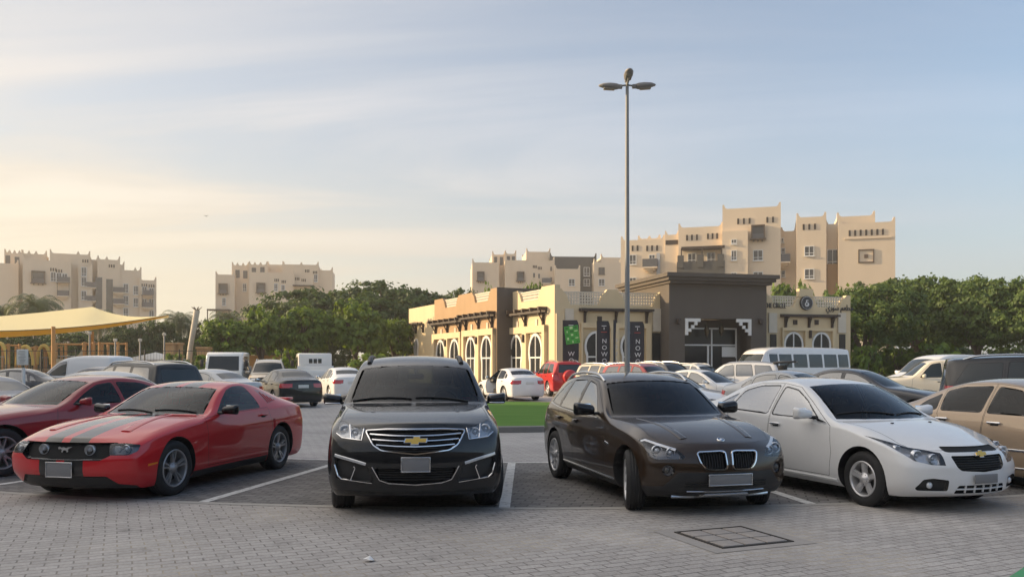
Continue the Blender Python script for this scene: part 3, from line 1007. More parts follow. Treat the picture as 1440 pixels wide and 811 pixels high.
# ------------------------------------------------------------------ black three-row suv
def car_black_suv():
    P = paint('black_paint', (0.006, 0.0075, 0.010), rough=0.4, dust=0.025)
    sp = dict(L=5.17, W=0.995, clear=0.22, fa=1.0, ra=4.02, plan=2.3, floor=0.6, crown=2.6, tuck=0.01, crease_corner=0.2,
        wheel=dict(r=0.385, w=0.255, rim=0.245, style='twin', mat='alloy'), arch_r=0.43,
        rows=[(0.16, 1.03, 0.80, 0.985, 0.26, 0.895, 0.86, 0.93), (0.5, 1.10, 0.83, 1.07, 0.16, 0.935, 0.94, 0.985),
              (1.0, 1.155, 0.84, 1.12, 0.08, 0.95, 1.0, 1.0), (1.3, 1.175, 0.84, 1.145, 0.1, 0.945, 1.03, 0.998),
              (1.48, 1.185, 0.885, 1.165, 0.26, 0.945, 1.06, 0.995), (1.95, 1.45, 0.82, 1.39, 0.14, 0.935, 1.08, 0.993),
              (2.42, 1.69, 0.745, 1.635, 0.06, 0.925, 1.09, 0.992), (2.9, 1.785, 0.715, 1.72, 0, 0.925, 1.10, 0.992),
              (3.5, 1.79, 0.705, 1.72, 0, 0.925, 1.11, 0.992), (4.2, 1.76, 0.69, 1.69, 0, 0.925, 1.13, 0.992),
              (4.72, 1.665, 0.65, 1.59, 0.02, 0.915, 1.15, 0.98), (5.0, 1.18, 0.78, 1.17, -0.06, 0.88, 1.08, 0.94)],
        front=[(0.10, 0.23), (0.05, 0.32), (0.0, 0.50), (0.01, 0.70), (0.05, 0.84), (0.10, 0.95), (0, 0)],
        fcorner=[0.38, 0.33, 0.28, 0.28, 0.32, 0.36, 0],
        rear=[(5.05, 0.25), (5.13, 0.35), (5.17, 0.55), (5.14, 0.75), (5.10, 0.95), (5.06, 1.08), (0, 0)],
        rcorner=[4.95, 4.97, 4.98, 4.97, 4.95, 4.94, 0], crease_rows=[(0, 0.6), (4, 0.5), (10, 0.4)], crease_ridge=0.42, crease_belt=0.55, crease_ends=[('F', 1, 0.5), ('F', 4, 0.3)],
        ws=(4, 6, 0.05), ws_z=1.1, bl=(11, 10, 0.07), screen_rim=0.03,
        windows=[[(2.05, 1.135), (2.35, 1.42), (2.58, 1.575), (2.95, 1.615), (2.97, 1.15)], [(3.06, 1.15), (3.05, 1.62), (3.85, 1.61), (3.95, 1.17)],
                 [(4.04, 1.175), (3.98, 1.60), (4.45, 1.55), (4.72, 1.30), (4.75, 1.2)]],
        doors=[[(1.86, 0.40), (1.80, 0.7), (1.84, 1.08), (2.3, 1.45), (2.56, 1.61), (3.0, 1.65), (3.02, 0.40)],
               [(3.03, 0.40), (3.01, 1.65), (3.95, 1.65), (4.0, 1.16), (3.85, 0.95), (3.6, 0.72), (3.5, 0.40)]],
        cabin=dict(dash=1.72, dz=1.17, seat=2.5, rear=3.5, fz=0.62, back=0.6, hs=2.35, hz=1.60))
    sh = make_shell(sp, 3)
    root = empty('parked_suv', (0, 0, 0))
    for sg in (1, -1):
        m = (lambda p: p) if sg > 0 else mirrored
        sh.cut('headlight_%d' % sg, 'f', m([(0.555, 0.965), (0.575, 0.85), (0.79, 0.87), (0.855, 0.91), (0.86, 1.03), (0.80, 1.03), (0.66, 0.985)]), lim=0.9)
        sh.cut('fog_slot_%d' % sg, 'f', m(rounded([(0.50, 0.575), (0.62, 0.60), (0.86, 0.66), (0.86, 0.44), (0.76, 0.42), (0.44, 0.40)], 0.02)), lim=0.9)
        sh.cut('tail_%d' % sg, 'r', m([(0.60, 0.95), (0.60, 1.12), (0.92, 1.12), (0.92, 0.90)]))
    sh.cut('grille', 'f', rounded([(-0.535, 0.945), (-0.3, 0.962), (0.3, 0.962), (0.535, 0.945), (0.45, 0.80), (0.36, 0.745), (0.0, 0.705), (-0.36, 0.745), (-0.45, 0.80)], 0.03))
    sh.cut('lower_grille', 'f', rounded([(-0.44, 0.56), (0.44, 0.56), (0.37, 0.43), (0.28, 0.405), (0.0, 0.39), (-0.28, 0.405), (-0.37, 0.43)], 0.03))
    sh.cut('bumper_lip', 'f', [(-1.0, 0.1), (1.0, 0.1), (1.0, 0.315), (0.0, 0.30), (-1.0, 0.315)], lim=1.0)
    sp['panels'] = [('hood', 't', [(0.0, 0.17), (0.45, 0.20), (0.76, 0.34), (0.83, 0.52), (0.815, 1.0), (0.79, 1.62), (0.45, 1.5), (0.0, 1.45), (-0.45, 1.5), (-0.79, 1.62), (-0.815, 1.0), (-0.83, 0.52), (-0.76, 0.34), (-0.45, 0.20)])]
    sp['panel_z'] = 0.9
    dd = finish(sh, sp, root, P)
    build_glazing(sh, sp, root, [M['glass'], M['tint'], M['tint']], M['screen'], M['tint'], {(k, s): dd[(k, s)] for k in (0, 1) for s in (1, -1) if (k, s) in dd})
    sh.part('bumper_lip', 'bumper_lip', [M['gloss_black']], root)
    for nme, d in (('grille', 0.05), ('lower_grille', 0.06)):
        sh.rim(nme, 0.006); sh.push(nme, (0, d, 0))
    g = sh.part('grille', 'grille', [M['gap'], M['gloss_black']], root, norm=False)
    mb = MB()
    sh.strip(mb, 'f', rounded([(-0.535, 0.945), (-0.3, 0.962), (0.3, 0.962), (0.535, 0.945), (0.45, 0.80), (0.36, 0.745), (0.0, 0.705), (-0.36, 0.745), (-0.45, 0.80)], 0.03), 0.020, 0.02, closed=True)
    mb.build('grille_frame', M['chrome'], g)
    for k, (z, x) in enumerate(((0.905, 0.49), (0.85, 0.465), (0.793, 0.42))):
        mb = MB()
        sh.strip(mb, 'f', [(-x, z + 0.014), (-x * 0.5, z), (0, z - 0.006), (x * 0.5, z), (x, z + 0.014)], 0.018, 0.014, off=-0.012)
        mb.build('grille_bar', M['chrome'], g)
    mb = MB()
    for k in range(9):
        z = 0.75 + k * 0.028
        w_ = lerp(0.36, 0.50, (z - 0.75) / 0.24)
        sh.strip(mb, 'f', [(-w_, z), (0, z - 0.01), (w_, z)], 0.008, 0.006, off=-0.03, step=0.1)
    mb.build('grille_mesh', M['trim'], g)
    lg = sh.part('lower_grille', 'lower_grille', [M['gap'], M['gloss_black']], root, norm=False)
    mb = MB()
    sh.strip(mb, 'f', [(-0.46, 0.575), (-0.38, 0.435), (-0.28, 0.403), (0, 0.385), (0.28, 0.403), (0.38, 0.435), (0.46, 0.575)], 0.014, 0.016)
    mb.build('lower_grille_frame', M['chrome'], lg)
    mb = MB()
    for k in range(5): sh.strip(mb, 'f', [(-0.40, 0.43 + 0.028 * k), (0.40, 0.43 + 0.028 * k)], 0.012, 0.01, off=-0.03, step=0.1)
    mb.build('grille_mesh', M['trim'], lg)
    emblem_cross(root, sh, 0.852, 0.235, 0.08, 0.02)
    for sg in (1, -1):
        m = (lambda p: p) if sg > 0 else (lambda p: [(-a, b) for a, b in p])
        h = lamp(sh, root, 'headlight_%d' % sg, 'headlight', depth=(0, 0.06, -0.01), shell='lamp_shell', rim_mat='chrome')
        for (x, z, r_) in ((0.65, 0.92, 0.045), (0.77, 0.945, 0.05)):
            lb = MB()
            p, nn = sh.ray('f', sg * x, z)
            lb.lathe([(0.0, 0.02), (r_ * 0.6, 0.01), (r_, -0.015), (r_ + 0.006, -0.015), (r_ + 0.006, 0.03)], 'y', (p.x, p.y + 0.05, p.z), 20)
            lb.ball((p.x, p.y + 0.05, p.z), r_ * 0.5)
            lb.build('headlight_reflector', M['bulb'], root)
        mb = MB(); sh.strip(mb, 'f', m([(0.555, 0.965), (0.575, 0.85), (0.79, 0.87), (0.855, 0.91)]), 0.014, 0.012)
        sh.strip(mb, 'f', m([(0.715, 1.0), (0.69, 0.86)]), 0.014, 0.01)
        mb.build('headlight_trim', M['chrome'], h)
        sh.rim('fog_slot_%d' % sg, 0.006); sh.push('fog_slot_%d' % sg, (0, 0.04, 0))
        f = sh.part('fog_slot_%d' % sg, 'fog_lamp_slot', [M['trim'], M['gloss_black']], root, norm=False)
        mb = MB(); sh.strip(mb, 'f', m([(0.865, 0.585), (0.83, 0.47), (0.79, 0.435), (0.69, 0.425), (0.64, 0.555), (0.655, 0.575)]), 0.016, 0.014); sh.strip(mb, 'f', m([(0.69, 0.425), (0.46, 0.40)]), 0.012, 0.012)
        mb.build('fog_lamp_trim', M['chrome'], f)
        mb = MB(); sh.strip(mb, 'f', m([(0.53, 0.60), (0.66, 0.635), (0.87, 0.685)]), 0.032, 0.008, off=-0.004)
        mb.build('turn_signal', M['lamp_shell'], root)
        sh.part('tail_%d' % sg, 'tail_light', [M['red_lens']], root)
        mo = mirror_unit(root, sh, sg, 2.10, 1.165, 0.89, P, 1.18)
        mb = MB(); mb.rbox((sg * 1.06, sh.Y(2.05), 1.16), (0.20, 0.03, 0.02), 0.008); mb.build('mirror_trim', M['chrome'], mo)
        for k, s in ((0, 2.86), (1, 3.80)):
            if (k, sg) in dd: handle(root, sh, s, 1.02, sg, M['chrome'], parent=dd[(k, sg)])
    number_plate(root, sh, 'f', 0.0, 0.60, 0.29, 0.15, M['plate'], 0.02)
    rails(root, sh, [(0.62, 2.62), (0.62, 2.8), (0.62, 3.4), (0.62, 4.1), (0.60, 4.5)], 0, M['trim'], 0.03, 0.034)
    wp = MB(); sh.strip(wp, 't', [(-0.78, 1.74), (-0.05, 1.58)], 0.014, 0.014); sh.strip(wp, 't', [(0.0, 1.60), (0.66, 1.66)], 0.014, 0.014); wp.build('wiper', M['trim'], root)
    nz = MB()
    for x in (-0.26, 0.26): 
        p, nn = sh.ray('t', x, 1.34); nz.rbox((p.x, p.y, p.z + 0.005), (0.04, 0.03, 0.014), 0.005)
    nz.build('washer_nozzle', M['trim'], root)
    sh.body('body', [P], root)
    interior(root, sh, sp); underbody(root, sh, sp)
    add_wheels(root, sh, sp, R(7))
    return root

# ------------------------------------------------------------------ brown compact suv with twin grille
def car_brown_suv():
    P = paint('brown_paint', (0.031, 0.0175, 0.0095), metal=0.15, rough=0.35, dust=0.03)
    sp = dict(L=4.45, W=0.90, clear=0.21, fa=0.80, ra=3.56, plan=2.6, floor=0.55, crown=2.6, tuck=0.006, crease_corner=0.15,
        wheel=dict(r=0.345, w=0.21, rim=0.235, style='vee', mat='alloy', inset=0.008), arch_r=0.39,
        rows=[(0.12, 0.80, 0.70, 0.80, 0.24, 0.80, 0.70, 0.845), (0.42, 0.90, 0.73, 0.90, 0.16, 0.855, 0.80, 0.895),
              (0.80, 0.975, 0.745, 0.965, 0.08, 0.87, 0.88, 0.905), (1.12, 1.01, 0.77, 0.99, 0.1, 0.865, 0.91, 0.90),
              (1.34, 1.025, 0.79, 1.01, 0.28, 0.86, 0.94, 0.895), (1.76, 1.285, 0.72, 1.24, 0.16, 0.85, 0.96, 0.893),
              (2.14, 1.49, 0.645, 1.44, 0.08, 0.845, 0.97, 0.892), (2.65, 1.565, 0.615, 1.51, 0, 0.845, 0.985, 0.892),
              (3.3, 1.555, 0.605, 1.50, 0, 0.845, 1.0, 0.892), (3.85, 1.485, 0.585, 1.43, 0, 0.84, 1.015, 0.885),
              (4.14, 1.39, 0.57, 1.34, 0.0, 0.82, 1.02, 0.87), (4.34, 1.04, 0.68, 1.03, -0.08, 0.78, 0.98, 0.83)],
        front=[(0.10, 0.22), (0.04, 0.30), (0.0, 0.42), (0.01, 0.55), (0.035, 0.66), (0.06, 0.74), (0, 0)],
        fcorner=[0.34, 0.30, 0.26, 0.26, 0.27, 0.31, 0],
        rear=[(4.34, 0.25), (4.42, 0.36), (4.45, 0.52), (4.43, 0.72), (4.40, 0.88), (4.38, 0.98), (0, 0)],
        rcorner=[4.22, 4.24, 4.25, 4.24, 4.22, 4.2, 0], crease_rows=[(0, 0.55), (4, 0.5), (10, 0.5)], crease_ridge=0.42, crease_belt=0.6, crease_mid=0.3, crease_ends=[('F', 1, 0.4), ('F', 3, 0.3)],
        ws=(4, 6, 0.045), ws_z=0.95, bl=(11, 10, 0.06), screen_rim=0.025,
        windows=[[(1.86, 1.01), (2.14, 1.26), (2.34, 1.395), (2.64, 1.445), (2.70, 1.02)], [(2.77, 1.025), (2.73, 1.45), (3.32, 1.435), (3.46, 1.05)],
                 [(3.53, 1.06), (3.41, 1.425), (3.62, 1.385), (3.92, 1.15), (3.93, 1.10)]],
        doors=[[(1.54, 0.36), (1.48, 0.66), (1.54, 0.95), (2.02, 1.25), (2.32, 1.435), (2.69, 1.485), (2.73, 0.36)],
               [(2.74, 0.36), (2.70, 1.485), (3.38, 1.475), (3.50, 1.04), (3.38, 0.86), (3.14, 0.66), (3.06, 0.36)]],
        cabin=dict(dash=1.6, dz=1.02, seat=2.25, rear=3.05, fz=0.5, back=0.56, hs=2.15, hz=1.40))
    sh = make_shell(sp, 3)
    root = empty('parked_suv', (0, 0, 0))
    kid = rounded([(0.03, 0.53), (0.26, 0.53), (0.325, 0.595), (0.352, 0.695), (0.33, 0.712), (0.09, 0.72), (0.04, 0.712)], 0.045)
    for sg in (1, -1):
        m = (lambda p: p) if sg > 0 else mirrored
        sh.cut('kidney_%d' % sg, 'f', m(kid))
        sh.cut('headlight_%d' % sg, 'f', m([(0.475, 0.665), (0.51, 0.64), (0.76, 0.63), (0.82, 0.67), (0.85, 0.825), (0.79, 0.845), (0.70, 0.80), (0.53, 0.73)]), lim=0.9)
        sh.cut('tail_%d' % sg, 'r', m([(0.50, 0.82), (0.50, 0.98), (0.83, 1.0), (0.85, 0.82)]))
        sh.cut('tail_%d' % sg, 's', [(4.05, 0.86), (4.1, 1.0), (4.5, 1.0), (4.5, 0.86)], sg)
        sh.cut('sill_trim_%d' % sg, 's', [(1.16, 0.1), (1.19, 0.30), (3.16, 0.315), (3.19, 0.1)], sg)
        fc = circle(sg * 0.655, 0.52, 0.062, 18)
        sh.cut('fog_%d' % sg, 'f', fc)
    sh.cut('bumper_cladding', 'f', [(-0.95, 0.1), (-0.95, 0.33), (-0.70, 0.35), (-0.56, 0.50), (0.56, 0.50), (0.70, 0.35), (0.95, 0.33), (0.95, 0.1)], lim=0.9)
    sp['panels'] = [('hood', 't', [(0.0, 0.16), (0.40, 0.20), (0.66, 0.34), (0.725, 0.55), (0.71, 1.0), (0.74, 1.48), (0.4, 1.33), (0.0, 1.29), (-0.4, 1.33), (-0.74, 1.48), (-0.71, 1.0), (-0.725, 0.55), (-0.66, 0.34), (-0.40, 0.20)])]
    sp['panel_z'] = 0.7
    dd = finish(sh, sp, root, P)
    build_glazing(sh, sp, root, M['film_glass'], M['tint'], M['tint'], {(k, s): dd[(k, s)] for k in (0, 1) for s in (1, -1) if (k, s) in dd})
    for sg in (1, -1): sh.part('sill_trim_%d' % sg, 'sill_trim', [M['trim']], root)
    bc = sh.part('bumper_cladding', 'bumper_cladding', [M['trim']], root)
    mb = MB(); sh.strip(mb, 'f', [(-0.46, 0.295), (0.46, 0.295)], 0.016, 0.014); mb.build('bumper_trim', M['satin'], bc)
    mb = MB(); sh.strip(mb, 'f', [(-0.58, 0.225), (-0.30, 0.22), (-0.24, 0.25), (0.24, 0.25), (0.30, 0.22), (0.58, 0.225)], 0.065, 0.022, step=0.03)
    mb.build('skid_plate', M['satin'], bc)
    mb = MB()
    for k in range(3): sh.strip(mb, 'f', [(-0.48, 0.345 + 0.025 * k), (0.48, 0.345 + 0.025 * k)], 0.012, 0.008, step=0.1)
    mb.build('intake_bar', M['gap'], bc)
    for sg in (1, -1):
        m = (lambda p: p) if sg > 0 else (lambda p: [(-a, b) for a, b in p])
        sh.rim('kidney_%d' % sg, 0.006); sh.push('kidney_%d' % sg, (0, 0.05, 0))
        g = sh.part('kidney_%d' % sg, 'kidney_grille', [M['gap'], M['gloss_black']], root, norm=False)
        mb = MB(); sh.strip(mb, 'f', m(kid), 0.022, 0.024, closed=True, step=0.02); mb.build('grille_frame', M['chrome'], g)
        mb = MB()
        for k in range(9):
            x = sg * (0.065 + k * 0.031)
            sh.strip(mb, 'f', [(x, 0.545), (x, 0.70)], 0.01, 0.014, off=-0.024, step=0.06)
        mb.build('grille_slat', M['trim'], g)
        h = lamp(sh, root, 'headlight_%d' % sg, 'headlight', depth=(0, 0.06, -0.01), shell='lamp_dark')
        for (x, z, r_) in ((0.60, 0.705, 0.042), (0.725, 0.72, 0.052)):
            lb = MB()
            p, nn = sh.ray('f', sg * x, z)
            lb.lathe([(r_, 0.0), (r_ + 0.008, -0.012), (r_ + 0.012, 0.0), (r_ + 0.008, 0.02)], 'y', (p.x, p.y + 0.045, p.z), 24)
            lb.ball((p.x, p.y + 0.06, p.z), r_ * 0.72)
            lb.build('headlight_reflector', M['bulb'], root)
        mb = MB(); sh.strip(mb, 'f', m([(0.555, 0.738), (0.70, 0.79), (0.79, 0.828), (0.835, 0.815)]), 0.035, 0.004, off=-0.002, step=0.03); mb.build('headlight_brow', M['lamp_shell'], h)
        sh.rim('fog_%d' % sg, 0.008); sh.push('fog_%d' % sg, (0, 0.03, 0))
        f = sh.part('fog_%d' % sg, 'fog_lamp', [M['lamp_dark'], M['gloss_black']], root, norm=False)
        p, nn = sh.ray('f', sg * 0.655, 0.52)
        mb = MB(); mb.ball((p.x, p.y + 0.03, p.z), (0.036, 0.02, 0.036)); mb.build('fog_lamp_bulb', M['disc'], f)
        sh.part('tail_%d' % sg, 'tail_light', [M['red_lens']], root)
        mirror_unit(root, sh, sg, 1.88, 1.05, 0.815, M['gloss_black'], 1.3)
        for k, s in ((0, 2.62), (1, 3.36)):
            if (k, sg) in dd: handle(root, sh, s, 0.90, sg, P, parent=dd[(k, sg)])
        mb = MB(); sh.strip(mb, 's', [(1.22, 0.30), (3.15, 0.315)], 0.03, 0.014, side=sg); mb.build('sill_strip', M['satin'], root)
        mb = MB(); sh.strip(mb, 's', [(1.34, 0.70), (1.46, 0.72)], 0.03, 0.008, side=sg); mb.build('side_badge', M['satin'], root)
        # chrome line round the windows
        mb = MB(); sh.strip(mb, 's', [(1.84, 0.99), (2.70, 1.003), (3.5, 1.042), (3.98, 1.09)], 0.014, 0.008, side=sg); mb.build('window_trim', M['satin'], root)
    # round badge on the hood
    F = sh.frame_at('t', 0, 0.22, up=Vector((0, 1, 0)))
    e = MB()
    e.lathe([(0, 0.006), (0.041, 0.006), (0.041, 0.0)], 'z', (0, 0, 0.002), 24, m=0, smooth=False)
    e.lathe([(0.034, 0.0095), (0.041, 0.0095), (0.043, 0.0)], 'z', (0, 0, 0.002), 24, m=1)
    for q in range(4):
        pts = [(0, 0, 0.0105)] + [(0.024 * math.cos(R(90 * q + 15 * t)), 0.024 * math.sin(R(90 * q + 15 * t)), 0.0105) for t in range(7)]
        e.add(pts, [list(range(8))], 2 if q % 2 else 3)
    e.build('emblem', [M['gloss_black'], M['chrome'], M['roundel_blue'], M['roundel_white']], root, xf=F)
    number_plate(root, sh, 'f', 0.0, 0.42, 0.50, 0.115, M['plate'], 0.02)
    rails(root, sh, [(0.585, 2.28), (0.585, 2.46), (0.58, 3.1), (0.57, 3.6), (0.56, 3.85)], 0, M['satin'], 0.05, 0.02)
    for sg in (1, -1):
        mb = MB(); sh.strip(mb, 't', [(sg * 0.40, 0.32), (sg * 0.44, 0.8), (sg * 0.52, 1.28)], 0.09, 0.010, step=0.05, off=-0.003)
        mb.build('hood_ridge', P, root)
    sh.body('body', [P], root)
    interior(root, sh, sp); underbody(root, sh, sp)
    add_wheels(root, sh, sp, R(-18))
    return root

# ------------------------------------------------------------------ white compact saloon
def car_white_sedan():
    P = paint('white_paint', (0.74, 0.75, 0.76), rough=0.45, dust=0.14)
    sp = dict(L=4.6, W=0.897, clear=0.18, fa=0.93, ra=3.615, plan=2.3, floor=0.5, crown=2.6,
        wheel=dict(r=0.325, w=0.215, rim=0.208, style='five', mat='alloy'), arch_r=0.375,
        rows=[(0.18, 0.75, 0.66, 0.72, 0.26, 0.80, 0.62, 0.845), (0.5, 0.845, 0.72, 0.81, 0.15, 0.86, 0.72, 0.89),
              (0.84, 0.925, 0.76, 0.89, 0.06, 0.875, 0.80, 0.90), (1.04, 0.96, 0.775, 0.93, 0.08, 0.87, 0.85, 0.898),
              (1.20, 0.985, 0.785, 0.97, 0.30, 0.865, 0.89, 0.897), (1.68, 1.245, 0.71, 1.20, 0.18, 0.862, 0.92, 0.897),
              (2.14, 1.435, 0.61, 1.39, 0.08, 0.86, 0.945, 0.897), (2.62, 1.49, 0.58, 1.445, 0, 0.86, 0.965, 0.897),
              (3.2, 1.475, 0.565, 1.425, 0, 0.865, 0.985, 0.897), (3.62, 1.39, 0.565, 1.345, -0.04, 0.87, 1.005, 0.897),
              (4.05, 1.20, 0.63, 1.17, -0.1, 0.86, 1.03, 0.89), (4.3, 1.125, 0.69, 1.10, -0.1, 0.84, 1.02, 0.872),
              (4.5, 1.105, 0.66, 1.08, -0.12, 0.79, 0.98, 0.84)],
        front=[(0.10, 0.19), (0.03, 0.24), (0.0, 0.38), (0.015, 0.54), (0.06, 0.64), (0.10, 0.70), (0, 0)],
        fcorner=[0.40, 0.36, 0.31, 0.31, 0.33, 0.36, 0],
        rear=[(4.5, 0.22), (4.57, 0.34), (4.6, 0.5), (4.58, 0.72), (4.56, 0.92), (4.54, 1.04), (0, 0)],
        rcorner=[4.38, 4.4, 4.4, 4.39, 4.38, 4.36, 0], crease_rows=[(0, 0.6), (4, 0.5), (12, 0.4)], crease_ridge=0.42, crease_belt=0.6, crease_mid=0.25, crease_ends=[('F', 1, 0.5), ('F', 3, 0.35)],
        ws=(4, 6, 0.045), ws_z=0.93, bl=(10, 9, 0.06), screen_rim=0.022,
        windows=[[(1.68, 0.975), (2.02, 1.20), (2.28, 1.325), (2.56, 1.365), (2.60, 0.985)], [(2.68, 0.99), (2.65, 1.375), (3.1, 1.36), (3.42, 1.285), (3.54, 1.02)],
                 [(3.60, 1.025), (3.50, 1.255), (3.74, 1.16), (3.90, 1.06)]],
        doors=[[(1.46, 0.30), (1.41, 0.6), (1.46, 0.91), (1.93, 1.19), (2.25, 1.362), (2.60, 1.405), (2.64, 0.30)],
               [(2.65, 0.30), (2.61, 1.405), (3.12, 1.397), (3.46, 1.305), (3.58, 1.01), (3.50, 0.82), (3.26, 0.62), (3.14, 0.30)]],
        cabin=dict(dash=1.45, dz=0.97, seat=2.15, rear=3.0, fz=0.44, back=0.56, hs=2.25, hz=1.37))
    sh = make_shell(sp, 3)
    root = empty('parked_sedan', (0, 0, 0))
    gl = [(-0.375, 0.655), (0.375, 0.655), (0.345, 0.535), (0.30, 0.495), (0.0, 0.475), (-0.30, 0.495), (-0.345, 0.535)]
    for sg in (1, -1):
        m = (lambda p: p) if sg > 0 else mirrored
        sh.cut('headlight_%d' % sg, 'f', m([(0.455, 0.685), (0.462, 0.555), (0.60, 0.56), (0.745, 0.60), (0.81, 0.69), (0.855, 0.835), (0.80, 0.80), (0.66, 0.73)]), lim=1.05)
        sh.cut('fog_slot_%d' % sg, 'f', m(rounded([(0.44, 0.395), (0.44, 0.275), (0.72, 0.275), (0.745, 0.30), (0.69, 0.40), (0.60, 0.415)], 0.02)), lim=0.9)
        sh.cut('tail_%d' % sg, 'r', m([(0.52, 0.82), (0.50, 1.0), (0.83, 1.0), (0.84, 0.80)]))
    sh.cut('upper_grille', 'f', rounded([(-0.385, 0.745), (0.385, 0.745), (0.40, 0.70), (0.37, 0.69), (-0.37, 0.69), (-0.40, 0.70)], 0.015), lim=0.5)
    sh.cut('grille', 'f', rounded(gl, 0.025))
    sh.cut('lower_grille', 'f', rounded([(-0.33, 0.335), (0.33, 0.335), (0.37, 0.245), (-0.37, 0.245)], 0.02))
    sh.cut('bumper_lip', 'f', [(-0.9, 0.1), (0.9, 0.1), (0.9, 0.19), (0, 0.185), (-0.9, 0.19)], lim=0.9)
    sp['panels'] = [('hood', 't', [(0.0, 0.19), (0.42, 0.225), (0.62, 0.33), (0.70, 0.55), (0.725, 1.0), (0.745, 1.38), (0.4, 1.2), (0.0, 1.15), (-0.4, 1.2), (-0.745, 1.38), (-0.725, 1.0), (-0.70, 0.55), (-0.62, 0.33), (-0.42, 0.225)])]
    sp['panel_z'] = 0.66
    dd = finish(sh, sp, root, P)
    build_glazing(sh, sp, root, M['film_glass'], M['screen'], M['glass'], {(k, s): dd[(k, s)] for k in (0, 1) for s in (1, -1) if (k, s) in dd})
    sh.part('bumper_lip', 'bumper_lip', [M['trim']], root)
    for nme, d in (('upper_grille', 0.02), ('grille', 0.04), ('lower_grille', 0.05)):
        sh.rim(nme, 0.006); sh.push(nme, (0, d, 0))
        g = sh.part(nme, nme, [M['gap'], M['gloss_black']], root, norm=False)
        mb = MB()
        if nme == 'grille':
            for k in range(6):
                z = 0.505 + 0.026 * k; x = lerp(0.31, 0.36, k / 5)
                sh.strip(mb, 'f', [(-x, z), (x, z)], 0.008, 0.008, off=-0.02, step=0.08)
            mb.build('grille_mesh', M['trim'], g)
        if nme == 'lower_grille':
            sh.strip(mb, 'f', [(-0.35, 0.29), (0.35, 0.29)], 0.016, 0.012, off=-0.01, step=0.08)
            for x in (-0.24, -0.12, 0, 0.12, 0.24): sh.strip(mb, 'f', [(x, 0.25), (x, 0.33)], 0.016, 0.012, off=-0.01)
            mb.build('grille_bar', P, g)
    emblem_cross(root, sh, 0.672, 0.15, 0.075, 0.022)
    for sg in (1, -1):
        m = (lambda p: p) if sg > 0 else (lambda p: [(-a, b) for a, b in p])
        h = lamp(sh, root, 'headlight_%d' % sg, 'headlight', depth=(0, 0.07, -0.01), shell='lamp_shell')
        for (x, z, r_) in ((0.53, 0.62, 0.05), (0.66, 0.65, 0.056), (0.765, 0.71, 0.036)):
            lb = MB()
            p, nn = sh.ray('f', sg * x, z)
            lb.lathe([(0.0, 0.025), (r_ * 0.6, 0.01), (r_, -0.02), (r_ + 0.006, -0.02), (r_ + 0.006, 0.03)], 'y', (p.x, p.y + 0.06, p.z), 20)
            lb.ball((p.x, p.y + 0.065, p.z), r_ * 0.45)
            lb.build('headlight_reflector', M['bulb'], root)
        sh.rim('fog_slot_%d' % sg, 0.006); sh.push('fog_slot_%d' % sg, (0, 0.04, 0))
        f = sh.part('fog_slot_%d' % sg, 'fog_lamp_slot', [M['trim'], M['gloss_black']], root, norm=False)
        p, nn = sh.ray('f', sg * 0.60, 0.335)
        mb = MB(); mb.ball((p.x, p.y + 0.04, p.z), (0.04, 0.025, 0.04)); mb.build('fog_lamp', M['bulb'], f)
        sh.part('tail_%d' % sg, 'tail_light', [M['red_lens']], root)
        mirror_unit(root, sh, sg, 1.78, 1.0, 0.83, P, 1.2)
        for k, s in ((0, 2.47), (1, 3.36)):
            if (k, sg) in dd: handle(root, sh, s, 0.865, sg, M['chrome'], parent=dd[(k, sg)], l=0.19)
        mb = MB(); sh.strip(mb, 's', [(1.34, 0.255), (3.22, 0.265)], 0.05, 0.02, side=sg, off=-0.006); mb.build('sill_trim', P, root)
        mb = MB(); mb.prism([(sh.Y(1.52), 0.945), (sh.Y(1.68), 0.955), (sh.Y(1.72), 1.0), (sh.Y(1.66), 0.985)], sg * 0.862, sg * 0.872, axis='x'); mb.build('mirror_base', M['trim'], root)
    number_plate(root, sh, 'f', 0.0, 0.405, 0.34, 0.10, M['plate'], 0.02, frame=False)
    wp = MB(); sh.strip(wp, 't', [(-0.68, 1.55), (0.0, 1.31)], 0.012, 0.012); sh.strip(wp, 't', [(0.05, 1.31), (0.62, 1.47)], 0.012, 0.012); wp.build('wiper', M['trim'], root)
    nz = MB()
    for x in (-0.3, 0.3):
        p, nn = sh.ray('t', x, 1.04); nz.rbox((p.x, p.y, p.z + 0.004), (0.035, 0.03, 0.014), 0.005)
    nz.build('washer_nozzle', M['trim'], root)
    sh.body('body', [P], root)
    interior(root, sh, sp); underbody(root, sh, sp)
    add_wheels(root, sh, sp, R(-2))
    return root

